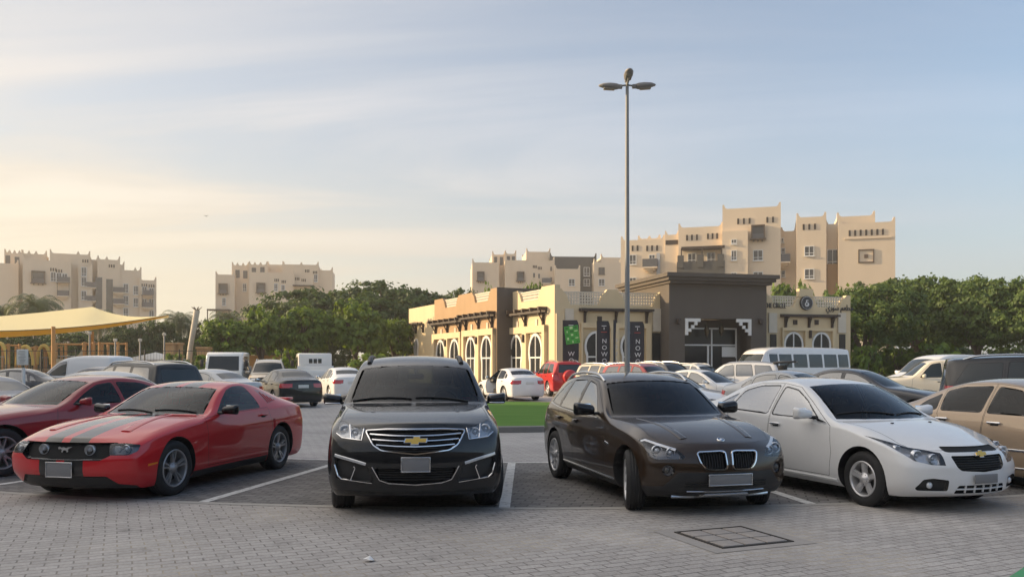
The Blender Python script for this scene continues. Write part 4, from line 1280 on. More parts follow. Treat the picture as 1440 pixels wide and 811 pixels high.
# ------------------------------------------------------------------ two big saloons at the ends of the row
def big_sedan(P, sp, name, glass_m, lvl=2, style=None, interior_on=True, chrome=False):
    sh = make_shell(sp, lvl)
    root = empty(name, (0, 0, 0))
    for sg in (1, -1):
        m = (lambda p: p) if sg > 0 else mirrored
        sh.cut('headlight_%d' % sg, 'f', m(sp['hl']), lim=1.0)
        for ax, poly in sp['tl']:
            sh.cut('tail_%d' % sg, ax, m(poly) if ax == 'r' else poly, sg)
    sh.cut('grille', 'f', rounded(sp['grille'], 0.03))
    sh.cut('intake', 'f', rounded(sp['intake'], 0.03))
    for q in sp.get('blk', []):
        sh.cut('rear_trim', 'r', q)
    dd = finish(sh, sp, root, P)
    build_glazing(sh, sp, root, glass_m, sp.get('gf', M['screen']), sp.get('gr', glass_m), {(k, s): dd[(k, s)] for k in (0, 1) for s in (1, -1) if (k, s) in dd})
    sh.part('rear_trim', 'rear_trim', [M['trim']], root)
    for nme in ('grille', 'intake'):
        sh.rim(nme, 0.01); sh.push(nme, (0, 0.04, 0))
        sh.part(nme, nme, [M['gap'], M['chrome'] if chrome else M['gloss_black']], root, norm=False)
    for sg in (1, -1):
        h = lamp(sh, root, 'headlight_%d' % sg, 'headlight', depth=(0, 0.05, -0.01))
        sh.rim('tail_%d' % sg, 0.008)
        sh.part('tail_%d' % sg, 'tail_light', [M['red_lens'], M['gloss_black']], root)
        w0 = sp['windows'][0][0]
        mirror_unit(root, sh, sg, w0[0] + 0.10, w0[1] + 0.01, sp['W'] - 0.075, sp.get('mirror_mat', P), 1.05)
        for k, (s, z) in enumerate(sp['handles']):
            if (k, sg) in dd: handle(root, sh, s, z, sg, M['chrome'] if chrome else P, parent=dd[(k, sg)], l=0.2)
        for (pts, w_) in sp.get('strips', []):
            mb = MB(); sh.strip(mb, 's', pts, w_, 0.01, side=sg); mb.build('side_trim', M['satin'], root)
    if sp.get('plate_f'): number_plate(root, sh, 'f', 0, sp['plate_f'], 0.36, 0.12, M['plate'], 0.02)
    if sp.get('plate_r'): number_plate(root, sh, 'r', 0, sp['plate_r'], 0.40, 0.12, M['plate_white'], 0.012, frame=False)
    if sp.get('rails'): rails(root, sh, sp['rails'], 0, sp.get('rail_mat', M['satin']), 0.06, 0.022)
    sh.body('body', [P], root)
    if interior_on: interior(root, sh, sp)
    underbody(root, sh, sp)
    add_wheels(root, sh, sp, R(sp.get('steer', 0)))
    return root

def sp_charger():
    return dict(L=5.08, W=0.95, clear=0.17, fa=0.97, ra=4.02, plan=2.6, floor=0.5, crown=2.8, steer=0,
        wheel=dict(r=0.36, w=0.245, rim=0.24, style='vee', mat='alloy_dark'), arch_r=0.41,
        rows=[(0.14, 0.82, 0.78, 0.80, 0.2, 0.85, 0.70, 0.89), (0.5, 0.90, 0.80, 0.87, 0.14, 0.90, 0.78, 0.935), (0.97, 0.965, 0.81, 0.93, 0.06, 0.91, 0.85, 0.95),
              (1.45, 1.0, 0.80, 0.965, 0.1, 0.905, 0.89, 0.948), (1.68, 1.02, 0.775, 1.0, 0.28, 0.90, 0.92, 0.945), (2.15, 1.245, 0.70, 1.20, 0.16, 0.895, 0.945, 0.943),
              (2.58, 1.42, 0.615, 1.375, 0.08, 0.89, 0.96, 0.943), (3.05, 1.48, 0.59, 1.43, 0, 0.89, 0.975, 0.943), (3.55, 1.46, 0.58, 1.41, 0, 0.895, 0.99, 0.945),
              (4.05, 1.33, 0.585, 1.285, -0.04, 0.905, 1.01, 0.95), (4.45, 1.15, 0.66, 1.125, -0.08, 0.89, 1.02, 0.94), (4.75, 1.10, 0.72, 1.075, -0.08, 0.86, 1.0, 0.915), (4.98, 1.085, 0.70, 1.06, -0.1, 0.83, 0.97, 0.88)],
        front=[(0.10, 0.18), (0.05, 0.25), (0.0, 0.42), (0.02, 0.58), (0.05, 0.70), (0.09, 0.77), (0, 0)], fcorner=[0.38, 0.34, 0.28, 0.28, 0.29, 0.31, 0],
        rear=[(4.98, 0.2), (5.05, 0.34), (5.08, 0.52), (5.06, 0.75), (5.03, 0.93), (5.0, 1.02), (0, 0)], rcorner=[4.84, 4.86, 4.86, 4.85, 4.84, 4.83, 0],
        crease_rows=[(0, 0.5), (4, 0.5)], crease_ridge=0.4, crease_belt=0.6, crease_mid=0.3, ws=(4, 6, 0.05), ws_z=0.93, bl=(10, 9, 0.06),
        windows=[[(2.12, 1.01), (2.42, 1.19), (2.68, 1.315), (2.98, 1.355), (3.02, 1.02)], [(3.10, 1.025), (3.06, 1.36), (3.55, 1.335), (3.82, 1.255), (3.90, 1.05)], [(3.96, 1.055), (3.90, 1.23), (4.1, 1.15), (4.16, 1.075)]],
        doors=[[(1.85, 0.30), (1.78, 0.6), (1.84, 0.95), (2.35, 1.18), (2.66, 1.355), (3.02, 1.395), (3.06, 0.30)], [(3.07, 0.30), (3.03, 1.395), (3.55, 1.375), (3.86, 1.28), (3.94, 1.03), (3.85, 0.85), (3.6, 0.65), (3.45, 0.30)]],
        hl=[(0.52, 0.74), (0.54, 0.64), (0.86, 0.64), (0.88, 0.74)], tl=[('r', [(0.05, 0.80), (0.05, 0.95), (0.84, 0.95), (0.86, 0.80)])],
        grille=[(-0.50, 0.76), (0.50, 0.76), (0.46, 0.52), (-0.46, 0.52)], intake=[(-0.5, 0.40), (0.5, 0.40), (0.45, 0.26), (-0.45, 0.26)],
        handles=[(2.86, 0.90), (3.72, 0.92)], plate_f=0.47, plate_r=0.6,
        cabin=dict(dash=1.9, dz=1.02, seat=2.6, rear=3.5, fz=0.44, back=0.56, hs=2.5, hz=1.37))

def sp_lux():
    return dict(L=5.08, W=0.936, clear=0.18, fa=0.88, ra=3.92, plan=2.4, floor=0.5, crown=2.6, steer=0,
        wheel=dict(r=0.345, w=0.245, rim=0.23, style='ten', mat='alloy'), arch_r=0.39,
        rows=[(0.14, 0.80, 0.72, 0.77, 0.24, 0.82, 0.66, 0.86), (0.5, 0.89, 0.77, 0.86, 0.14, 0.88, 0.76, 0.92), (0.9, 0.95, 0.78, 0.92, 0.06, 0.90, 0.83, 0.935),
              (1.4, 0.995, 0.78, 0.965, 0.1, 0.895, 0.88, 0.936), (1.66, 1.01, 0.76, 0.99, 0.28, 0.89, 0.91, 0.935), (2.15, 1.255, 0.69, 1.205, 0.16, 0.885, 0.93, 0.935),
              (2.6, 1.415, 0.61, 1.37, 0.08, 0.885, 0.94, 0.935), (3.1, 1.475, 0.585, 1.42, 0, 0.885, 0.95, 0.935), (3.6, 1.455, 0.575, 1.40, 0, 0.885, 0.955, 0.935),
              (4.05, 1.33, 0.58, 1.28, -0.02, 0.885, 0.96, 0.93), (4.42, 1.14, 0.64, 1.115, -0.06, 0.87, 0.965, 0.92), (4.72, 1.06, 0.70, 1.035, -0.08, 0.845, 0.95, 0.90), (4.98, 1.03, 0.66, 1.0, -0.12, 0.80, 0.90, 0.86)],
        front=[(0.10, 0.19), (0.05, 0.25), (0.0, 0.40), (0.02, 0.56), (0.05, 0.68), (0.09, 0.75), (0, 0)], fcorner=[0.40, 0.36, 0.30, 0.30, 0.32, 0.35, 0],
        rear=[(4.98, 0.22), (5.05, 0.34), (5.08, 0.52), (5.06, 0.72), (5.03, 0.88), (5.0, 0.97), (0, 0)], rcorner=[4.86, 4.88, 4.88, 4.87, 4.86, 4.84, 0],
        crease_rows=[(0, 0.5), (4, 0.5)], crease_ridge=0.4, crease_belt=0.6, crease_mid=0.3, ws=(4, 6, 0.05), ws_z=0.93, bl=(10, 9, 0.06),
        windows=[[(2.12, 0.985), (2.42, 1.18), (2.70, 1.315), (3.02, 1.355), (3.06, 0.995)], [(3.14, 1.0), (3.10, 1.36), (3.6, 1.335), (3.84, 1.27), (3.80, 1.0)], [(3.86, 1.0), (3.90, 1.245), (4.15, 1.12), (4.24, 1.005)]],
        doors=[[(1.85, 0.30), (1.78, 0.6), (1.84, 0.94), (2.36, 1.19), (2.68, 1.355), (3.06, 1.395), (3.10, 0.30)], [(3.11, 0.30), (3.07, 1.395), (3.6, 1.375), (3.87, 1.295), (3.83, 0.95), (3.74, 0.8), (3.5, 0.6), (3.4, 0.30)]],
        hl=[(0.46, 0.74), (0.48, 0.62), (0.84, 0.64), (0.88, 0.76), (0.7, 0.77)], tl=[('r', [(0.45, 0.72), (0.45, 0.92), (0.84, 0.92), (0.86, 0.72)])],
        grille=[(-0.38, 0.76), (0.38, 0.76), (0.32, 0.52), (-0.32, 0.52)], intake=[(-0.5, 0.38), (0.5, 0.38), (0.45, 0.25), (-0.45, 0.25)],
        handles=[(2.90, 0.865), (3.72, 0.88)], plate_f=0.43, plate_r=0.62, strips=[([(1.32, 0.53), (3.5, 0.54)], 0.03), ([(1.32, 0.30), (3.48, 0.305)], 0.022)],
        cabin=dict(dash=1.9, dz=1.0, seat=2.65, rear=3.5, fz=0.44, back=0.56, hs=2.5, hz=1.36))

def car_red_sedan():
    P = paint('maroon_paint', (0.25, 0.012, 0.02), rough=0.4, dust=0.05)
    return big_sedan(P, sp_charger(), 'parked_sedan', M['glass'], 3)

def car_gold_sedan():
    P = paint('champagne_paint', (0.42, 0.31, 0.21), metal=0.25, rough=0.4, dust=0.10)
    return big_sedan(P, sp_lux(), 'parked_sedan', M['tint'], 3, chrome=True)
# ------------------------------------------------------------------ vehicles further back
def sp_sedan():
    "plain four door saloon"
    return dict(L=4.55, W=0.87, clear=0.18, fa=0.9, ra=3.52, plan=2.3, floor=0.5, crown=2.6, arch_r=0.365,
        wheel=dict(r=0.315, w=0.2, rim=0.2, style='ten', mat='alloy'),
        rows=[(0.16, 0.76, 0.66, 0.73, 0.25, 0.79, 0.64, 0.83), (0.5, 0.84, 0.70, 0.81, 0.15, 0.84, 0.73, 0.86), (0.9, 0.90, 0.72, 0.875, 0.06, 0.85, 0.80, 0.87),
              (1.2, 0.945, 0.73, 0.92, 0.08, 0.845, 0.85, 0.87), (1.4, 0.98, 0.725, 0.965, 0.28, 0.84, 0.88, 0.87), (1.85, 1.22, 0.66, 1.18, 0.16, 0.835, 0.90, 0.868),
              (2.28, 1.41, 0.585, 1.365, 0.08, 0.83, 0.915, 0.867), (2.75, 1.47, 0.56, 1.42, 0, 0.83, 0.93, 0.867), (3.15, 1.455, 0.555, 1.405, 0, 0.83, 0.94, 0.867),
              (3.5, 1.37, 0.555, 1.325, -0.02, 0.835, 0.955, 0.867), (3.92, 1.14, 0.62, 1.115, -0.06, 0.83, 0.97, 0.862), (4.2, 1.08, 0.67, 1.06, -0.08, 0.815, 0.97, 0.85), (4.46, 1.06, 0.65, 1.035, -0.12, 0.77, 0.93, 0.82)],
        front=[(0.10, 0.19), (0.03, 0.24), (0.0, 0.38), (0.015, 0.54), (0.05, 0.64), (0.09, 0.70), (0, 0)], fcorner=[0.38, 0.34, 0.29, 0.29, 0.31, 0.34, 0],
        rear=[(4.46, 0.22), (4.52, 0.34), (4.55, 0.5), (4.53, 0.72), (4.51, 0.9), (4.49, 1.0), (0, 0)], rcorner=[4.34, 4.36, 4.36, 4.35, 4.34, 4.32, 0],
        crease_rows=[(0, 0.35), (4, 0.4)], ws=(4, 6, 0.045), ws_z=0.9, bl=(10, 9, 0.055),
        windows=[[(1.83, 0.955), (2.16, 1.18), (2.40, 1.30), (2.68, 1.345), (2.72, 0.965)], [(2.79, 0.97), (2.76, 1.35), (3.12, 1.335), (3.38, 1.265), (3.46, 0.985)], [(3.51, 0.99), (3.44, 1.235), (3.62, 1.15), (3.74, 1.01)]],
        doors=[[(1.58, 0.30), (1.52, 0.6), (1.58, 0.91), (2.08, 1.18), (2.38, 1.34), (2.72, 1.38), (2.755, 0.30)], [(2.765, 0.30), (2.73, 1.38), (3.14, 1.37), (3.43, 1.285), (3.49, 0.98), (3.38, 0.8), (3.16, 0.6), (3.06, 0.30)]],
        hl=[(0.46, 0.68), (0.48, 0.58), (0.74, 0.60), (0.80, 0.72), (0.70, 0.73)],
        tl=[('r', [(0.50, 0.74), (0.47, 0.90), (0.80, 0.92), (0.82, 0.74)]), ('s', [(4.22, 0.76), (4.18, 0.90), (4.55, 0.92), (4.55, 0.76)])],
        grille=[(-0.34, 0.68), (0.34, 0.68), (0.30, 0.56), (-0.30, 0.56)], intake=[(-0.5, 0.40), (0.5, 0.40), (0.45, 0.26), (-0.45, 0.26)],
        handles=[(2.58, 0.86), (3.32, 0.88)], plate_f=0.47, plate_r=0.80, gf=M['far_screen'], gr=M['far_screen'],
        cabin=dict(dash=1.62, dz=0.98, seat=2.3, rear=3.05, fz=0.44, back=0.55, hs=2.25, hz=1.34))

def sp_suv(boxy=0.0):
    "tall five door estate / off-roader; boxy 0..1 makes the ends steeper"
    b = boxy
    return dict(L=4.8, W=0.93, clear=0.27, fa=0.88, ra=3.7, plan=2.5, floor=0.65, crown=2.8, arch_r=0.425,
        wheel=dict(r=0.375, w=0.25, rim=0.225, style='five', mat='alloy'),
        rows=[(0.14, 1.00, 0.76, 0.97, 0.2, 0.82, 0.84, 0.88), (0.45, 1.07, 0.78, 1.04, 0.14, 0.885, 0.93, 0.92), (0.88, 1.11, 0.79, 1.08, 0.06, 0.90, 1.0, 0.93),
              (1.2, 1.13, 0.79, 1.10, 0.08, 0.895, 1.04, 0.93), (1.42 - 0.02 * b, 1.15, 0.785, 1.13, 0.22, 0.89, 1.07, 0.928), (1.82 - 0.12 * b, 1.45, 0.72, 1.40, 0.12, 0.885, 1.09, 0.925),
              (2.18 - 0.22 * b, 1.71, 0.655, 1.66, 0.05, 0.88, 1.10, 0.924), (2.7, 1.80, 0.645, 1.745, 0, 0.88, 1.10, 0.924), (3.3, 1.80, 0.645, 1.745, 0, 0.88, 1.11, 0.924),
              (4.0, 1.78, 0.64, 1.72, 0, 0.88, 1.12, 0.924), (4.40 + 0.18 * b, 1.73, 0.635, 1.67, 0.0, 0.87, 1.12, 0.915), (4.66 + 0.02 * b, 1.16, 0.76, 1.14, -0.05, 0.84, 1.06, 0.885)],
        front=[(0.08, 0.28), (0.03, 0.36), (0.0, 0.52), (0.01, 0.70), (0.04, 0.84), (0.08, 0.94), (0, 0)], fcorner=[0.30, 0.27, 0.24, 0.24, 0.26, 0.28, 0],
        rear=[(4.68, 0.30), (4.76, 0.38), (4.8, 0.55), (4.77, 0.75), (4.73, 0.95), (4.70, 1.06), (0, 0)], rcorner=[4.58, 4.6, 4.6, 4.59, 4.58, 4.57, 0],
        crease_rows=[(0, 0.4), (4, 0.4), (10, 0.5)], crease_ridge=0.35, ws=(4, 6, 0.045), ws_z=1.05, bl_r=rounded([(-0.60, 1.20), (0.60, 1.20), (0.55, 1.60), (-0.55, 1.60)], 0.05),
        windows=[[(1.86 - 0.1 * b, 1.13), (2.14 - 0.2 * b, 1.42), (2.34 - 0.2 * b, 1.60), (2.66, 1.66), (2.70, 1.14)], [(2.78, 1.14), (2.76, 1.665), (3.42, 1.66), (3.50, 1.15)], [(3.58, 1.155), (3.52, 1.65), (4.18, 1.62), (4.36 + 0.1 * b, 1.20)]],
        doors=[[(1.60, 0.42), (1.56, 0.7), (1.60, 1.08), (2.05 - 0.15 * b, 1.40), (2.34 - 0.2 * b, 1.65), (2.70, 1.70), (2.74, 0.42)], [(2.75, 0.42), (2.71, 1.70), (3.48, 1.69), (3.55, 1.13), (3.44, 0.95), (3.24, 0.72), (3.16, 0.42)]],
        hl=[(0.50, 0.93), (0.50, 0.76), (0.80, 0.78), (0.84, 0.95)],
        tl=[('r', [(0.64, 0.80), (0.64, 1.16), (0.90, 1.16), (0.92, 0.80)]), ('s', [(4.50, 0.84), (4.46, 1.16), (4.80, 1.16), (4.80, 0.84)])],
        grille=[(-0.44, 0.95), (0.44, 0.95), (0.40, 0.74), (-0.40, 0.74)], intake=[(-0.55, 0.50), (0.55, 0.50), (0.5, 0.36), (-0.5, 0.36)],
        handles=[(2.56, 1.02), (3.34, 1.03)], plate_f=0.62, plate_r=0.70, gf=M['far_screen'], gr=M['far_screen'],
        rails=[(0.60, 2.35), (0.60, 2.5), (0.60, 3.3), (0.59, 4.0), (0.58, 4.25)],
        cabin=dict(dash=1.62, dz=1.12, seat=2.3, rear=3.2, fz=0.6, back=0.58, hs=2.1, hz=1.62))

def sp_van():
    "small panel van with a sloping nose and blank sides"
    return dict(L=4.4, W=0.90, clear=0.2, fa=0.9, ra=3.6, plan=2.5, floor=0.6, crown=3.2, arch_r=0.37,
        wheel=dict(r=0.32, w=0.2, rim=0.2, style='ten', mat='alloy_dark'),
        rows=[(0.14, 0.86, 0.70, 0.83, 0.25, 0.82, 0.72, 0.86), (0.5, 0.97, 0.74, 0.94, 0.16, 0.86, 0.82, 0.89), (0.85, 1.06, 0.75, 1.03, 0.1, 0.87, 0.92, 0.90),
              (1.1, 1.13, 0.745, 1.10, 0.22, 0.87, 0.98, 0.90), (1.5, 1.42, 0.72, 1.37, 0.14, 0.87, 1.02, 0.90), (1.95, 1.70, 0.69, 1.65, 0.06, 0.87, 1.05, 0.90),
              (2.5, 1.82, 0.70, 1.78, 0, 0.875, 1.08, 0.90), (3.2, 1.84, 0.71, 1.80, 0, 0.88, 1.10, 0.90), (4.0, 1.83, 0.71, 1.79, 0, 0.88, 1.10, 0.90), (4.3, 1.79, 0.69, 1.75, 0, 0.86, 1.08, 0.885)],
        front=[(0.08, 0.22), (0.03, 0.30), (0.0, 0.44), (0.01, 0.60), (0.04, 0.72), (0.08, 0.80), (0, 0)], fcorner=[0.36, 0.32, 0.28, 0.28, 0.30, 0.32, 0],
        rear=[(4.34, 0.25), (4.38, 0.38), (4.40, 0.6), (4.39, 0.9), (4.37, 1.2), (4.34, 1.5), (0, 0)], rcorner=[4.26, 4.28, 4.29, 4.28, 4.27, 4.25, 0],
        crease_rows=[(0, 0.3), (3, 0.3)], crease_ridge=0.5, ws=(3, 5, 0.05), ws_z=1.0,
        windows=[[(1.42, 1.09), (1.72, 1.36), (1.98, 1.56), (2.35, 1.60), (2.37, 1.10)]],
        doors=[[(1.35, 0.40), (1.32, 0.7), (1.36, 1.04), (1.70, 1.38), (1.96, 1.60), (2.40, 1.64), (2.44, 0.40)]],
        hl=[(0.48, 0.78), (0.50, 0.64), (0.76, 0.66), (0.82, 0.84)], tl=[('r', [(0.76, 0.8), (0.76, 1.2), (0.88, 1.2), (0.88, 0.8)])],
        grille=[(-0.34, 0.76), (0.34, 0.76), (0.30, 0.62), (-0.30, 0.62)], intake=[(-0.5, 0.46), (0.5, 0.46), (0.45, 0.30), (-0.45, 0.30)],
        handles=[(2.24, 0.98)], plate_f=0.5, gf=M['far_screen'])

def sp_bus():
    "minibus with a long row of side windows"
    W_ = [(1.02, 1.52), (1.62, 2.42), (2.54, 3.44), (3.56, 4.46), (4.58, 5.48), (5.58, 6.30)]
    return dict(L=6.6, W=1.02, clear=0.28, fa=1.1, ra=5.1, plan=3.0, floor=0.8, crown=3.4, arch_r=0.43,
        wheel=dict(r=0.38, w=0.24, rim=0.2, style='ten', mat='alloy'),
        rows=[(0.20, 1.25, 0.86, 1.22, 0.12, 0.95, 1.05, 0.98), (0.36, 1.62, 0.86, 1.58, 0.1, 0.97, 1.2, 1.0), (0.58, 2.10, 0.83, 2.02, 0.08, 0.985, 1.3, 1.015), (0.82, 2.42, 0.80, 2.34, 0.05, 0.99, 1.34, 1.02),
              (1.4, 2.56, 0.82, 2.48, 0, 0.995, 1.34, 1.02), (2.6, 2.58, 0.83, 2.50, 0, 0.995, 1.34, 1.02), (4.0, 2.58, 0.83, 2.50, 0, 0.995, 1.34, 1.02), (5.6, 2.57, 0.83, 2.49, 0, 0.995, 1.34, 1.02), (6.35, 2.53, 0.82, 2.45, 0, 0.98, 1.34, 1.01), (6.5, 2.42, 0.80, 2.38, 0, 0.96, 1.32, 0.99)],
        front=[(0.10, 0.3), (0.05, 0.4), (0.0, 0.6), (0.02, 0.8), (0.06, 0.95), (0.12, 1.1), (0, 0)], fcorner=[0.28, 0.26, 0.24, 0.24, 0.25, 0.27, 0],
        rear=[(6.54, 0.35), (6.58, 0.5), (6.60, 0.8), (6.60, 1.1), (6.58, 1.5), (6.55, 2.0), (0, 0)], rcorner=[6.46, 6.47, 6.48, 6.48, 6.47, 6.46, 0],
        crease_ridge=0.55, ws_f=rounded([(-0.86, 1.36), (0.86, 1.36), (0.80, 2.16), (-0.80, 2.16)], 0.08),
        windows=[[(a, 1.42), (a, 2.16), (b, 2.16), (b, 1.42)] for a, b in W_],
        doors=[[(0.92, 0.5), (0.92, 2.22), (1.56, 2.22), (1.56, 0.5)]],
        hl=[(0.60, 1.02), (0.60, 0.82), (0.88, 0.82), (0.88, 1.02)], tl=[('r', [(0.8, 0.8), (0.8, 1.2), (0.95, 1.2), (0.95, 0.8)])],
        grille=[(-0.5, 1.0), (0.5, 1.0), (0.5, 0.84), (-0.5, 0.84)], intake=[(-0.55, 0.62), (0.55, 0.62), (0.5, 0.46), (-0.5, 0.46)],
        handles=[(1.46, 1.2)], plate_f=0.55, gf=M['far_screen'])

def sp_pickup():
    "double cab pickup: cabin in front, open load bed behind"
    return dict(L=5.2, W=0.90, clear=0.3, fa=0.9, ra=4.0, plan=2.5, floor=0.7, crown=2.8, arch_r=0.42,
        wheel=dict(r=0.37, w=0.24, rim=0.2, style='ten', mat='alloy_dark'),
        rows=[(0.14, 1.02, 0.74, 0.99, 0.2, 0.80, 0.86, 0.86), (0.5, 1.10, 0.77, 1.07, 0.12, 0.865, 0.95, 0.895), (0.9, 1.14, 0.78, 1.11, 0.06, 0.875, 1.02, 0.90), (1.3, 1.17, 0.775, 1.15, 0.1, 0.87, 1.06, 0.90),
              (1.45, 1.18, 0.77, 1.16, 0.2, 0.87, 1.08, 0.898), (1.8, 1.46, 0.70, 1.42, 0.1, 0.86, 1.09, 0.895), (2.12, 1.72, 0.64, 1.67, 0.04, 0.855, 1.10, 0.895), (2.6, 1.79, 0.63, 1.74, 0, 0.855, 1.10, 0.895),
              (3.1, 1.78, 0.625, 1.73, 0, 0.855, 1.10, 0.895), (3.4, 1.70, 0.62, 1.65, 0, 0.855, 1.10, 0.895), (3.54, 1.12, 0.80, 1.12, 0, 0.865, 1.06, 0.895), (4.4, 1.11, 0.82, 1.115, 0, 0.87, 1.06, 0.895), (5.08, 1.11, 0.80, 1.11, -0.03, 0.85, 1.05, 0.88)],
        front=[(0.08, 0.32), (0.03, 0.4), (0.0, 0.55), (0.01, 0.72), (0.04, 0.86), (0.08, 0.96), (0, 0)], fcorner=[0.30, 0.27, 0.24, 0.24, 0.26, 0.28, 0],
        rear=[(5.12, 0.4), (5.17, 0.5), (5.2, 0.65), (5.18, 0.8), (5.16, 0.95), (5.13, 1.06), (0, 0)], rcorner=[5.04, 5.05, 5.06, 5.05, 5.04, 5.04, 0],
        crease_ridge=0.4, ws=(4, 6, 0.045), ws_z=1.08,
        windows=[[(1.86, 1.15), (2.08, 1.42), (2.26, 1.60), (2.56, 1.655), (2.58, 1.16)], [(2.66, 1.16), (2.65, 1.655), (3.14, 1.64), (3.26, 1.17)]],
        doors=[[(1.62, 0.45), (1.58, 0.7), (1.62, 1.10), (2.0, 1.40), (2.24, 1.64), (2.60, 1.695), (2.62, 0.45)], [(2.63, 0.45), (2.61, 1.695), (3.20, 1.68), (3.34, 1.15), (3.32, 0.45)]],
        hl=[(0.50, 0.95), (0.50, 0.78), (0.80, 0.80), (0.84, 0.98)], tl=[('r', [(0.72, 0.7), (0.72, 1.05), (0.88, 1.05), (0.88, 0.7)])],
        grille=[(-0.44, 0.97), (0.44, 0.97), (0.40, 0.76), (-0.40, 0.76)], intake=[(-0.55, 0.55), (0.55, 0.55), (0.5, 0.40), (-0.5, 0.40)],
        handles=[(2.48, 1.02), (3.22, 1.03)], plate_f=0.62, gf=M['far_screen'])

PROTO_PAINT = paint('proto_paint', (0.5, 0.5, 0.5))
_paints = {}
def col_paint(name, col, metal=0.0, dust=0.04):
    if name not in _paints: _paints[name] = paint(name, col, metal=metal, rough=0.4, dust=dust)
    return _paints[name]

def recolour(root, mat):
    for o in [root] + list(root.children_recursive):
        if o.type == 'MESH':
            for sl in o.material_slots:
                if sl.material == PROTO_PAINT:
                    sl.link = 'OBJECT'; sl.material = mat

_proto = {}
def proto(kind):
    if kind in _proto: return _proto[kind], False
    if kind == 'sedan': r = big_sedan(PROTO_PAINT, sp_sedan(), 'parked_sedan', M['far_glass'], 2, interior_on=False)
    elif kind == 'sedan_clear':
        sp = sp_sedan(); sp['gf'] = M['glass']; sp['gr'] = M['glass']
        r = big_sedan(PROTO_PAINT, sp, 'parked_sedan', M['glass'], 2, interior_on=True)
    elif kind == 'suv': r = big_sedan(PROTO_PAINT, sp_suv(0.1), 'parked_suv', M['far_glass'], 2, interior_on=False)
    elif kind == 'boxy': r = big_sedan(PROTO_PAINT, sp_suv(0.9), 'parked_suv', M['far_screen'], 2, interior_on=False)
    elif kind == 'van': r = big_sedan(PROTO_PAINT, sp_van(), 'parked_van', M['far_glass'], 2, interior_on=False)
    elif kind == 'bus': r = big_sedan(PROTO_PAINT, sp_bus(), 'minibus', M['far_screen'], 2, interior_on=False)
    elif kind == 'pickup': r = big_sedan(PROTO_PAINT, sp_pickup(), 'pickup_truck', M['far_screen'], 2, interior_on=False)
    _proto[kind] = r
    return r, True

def vehicle(kind, px, Y, th, mat, label, cat, group, scale=(1, 1, 1), X=None):
    p, first = proto(kind)
    r = p if first else copy_tree(p)
    r.location = ((px - 720) / FPX * Y if X is None else X, Y, 0)
    r.rotation_euler = (0, 0, R(th)); r.scale = scale
    tag(r, label, cat, group)
    todo.append((r, mat))
    return r
todo = []

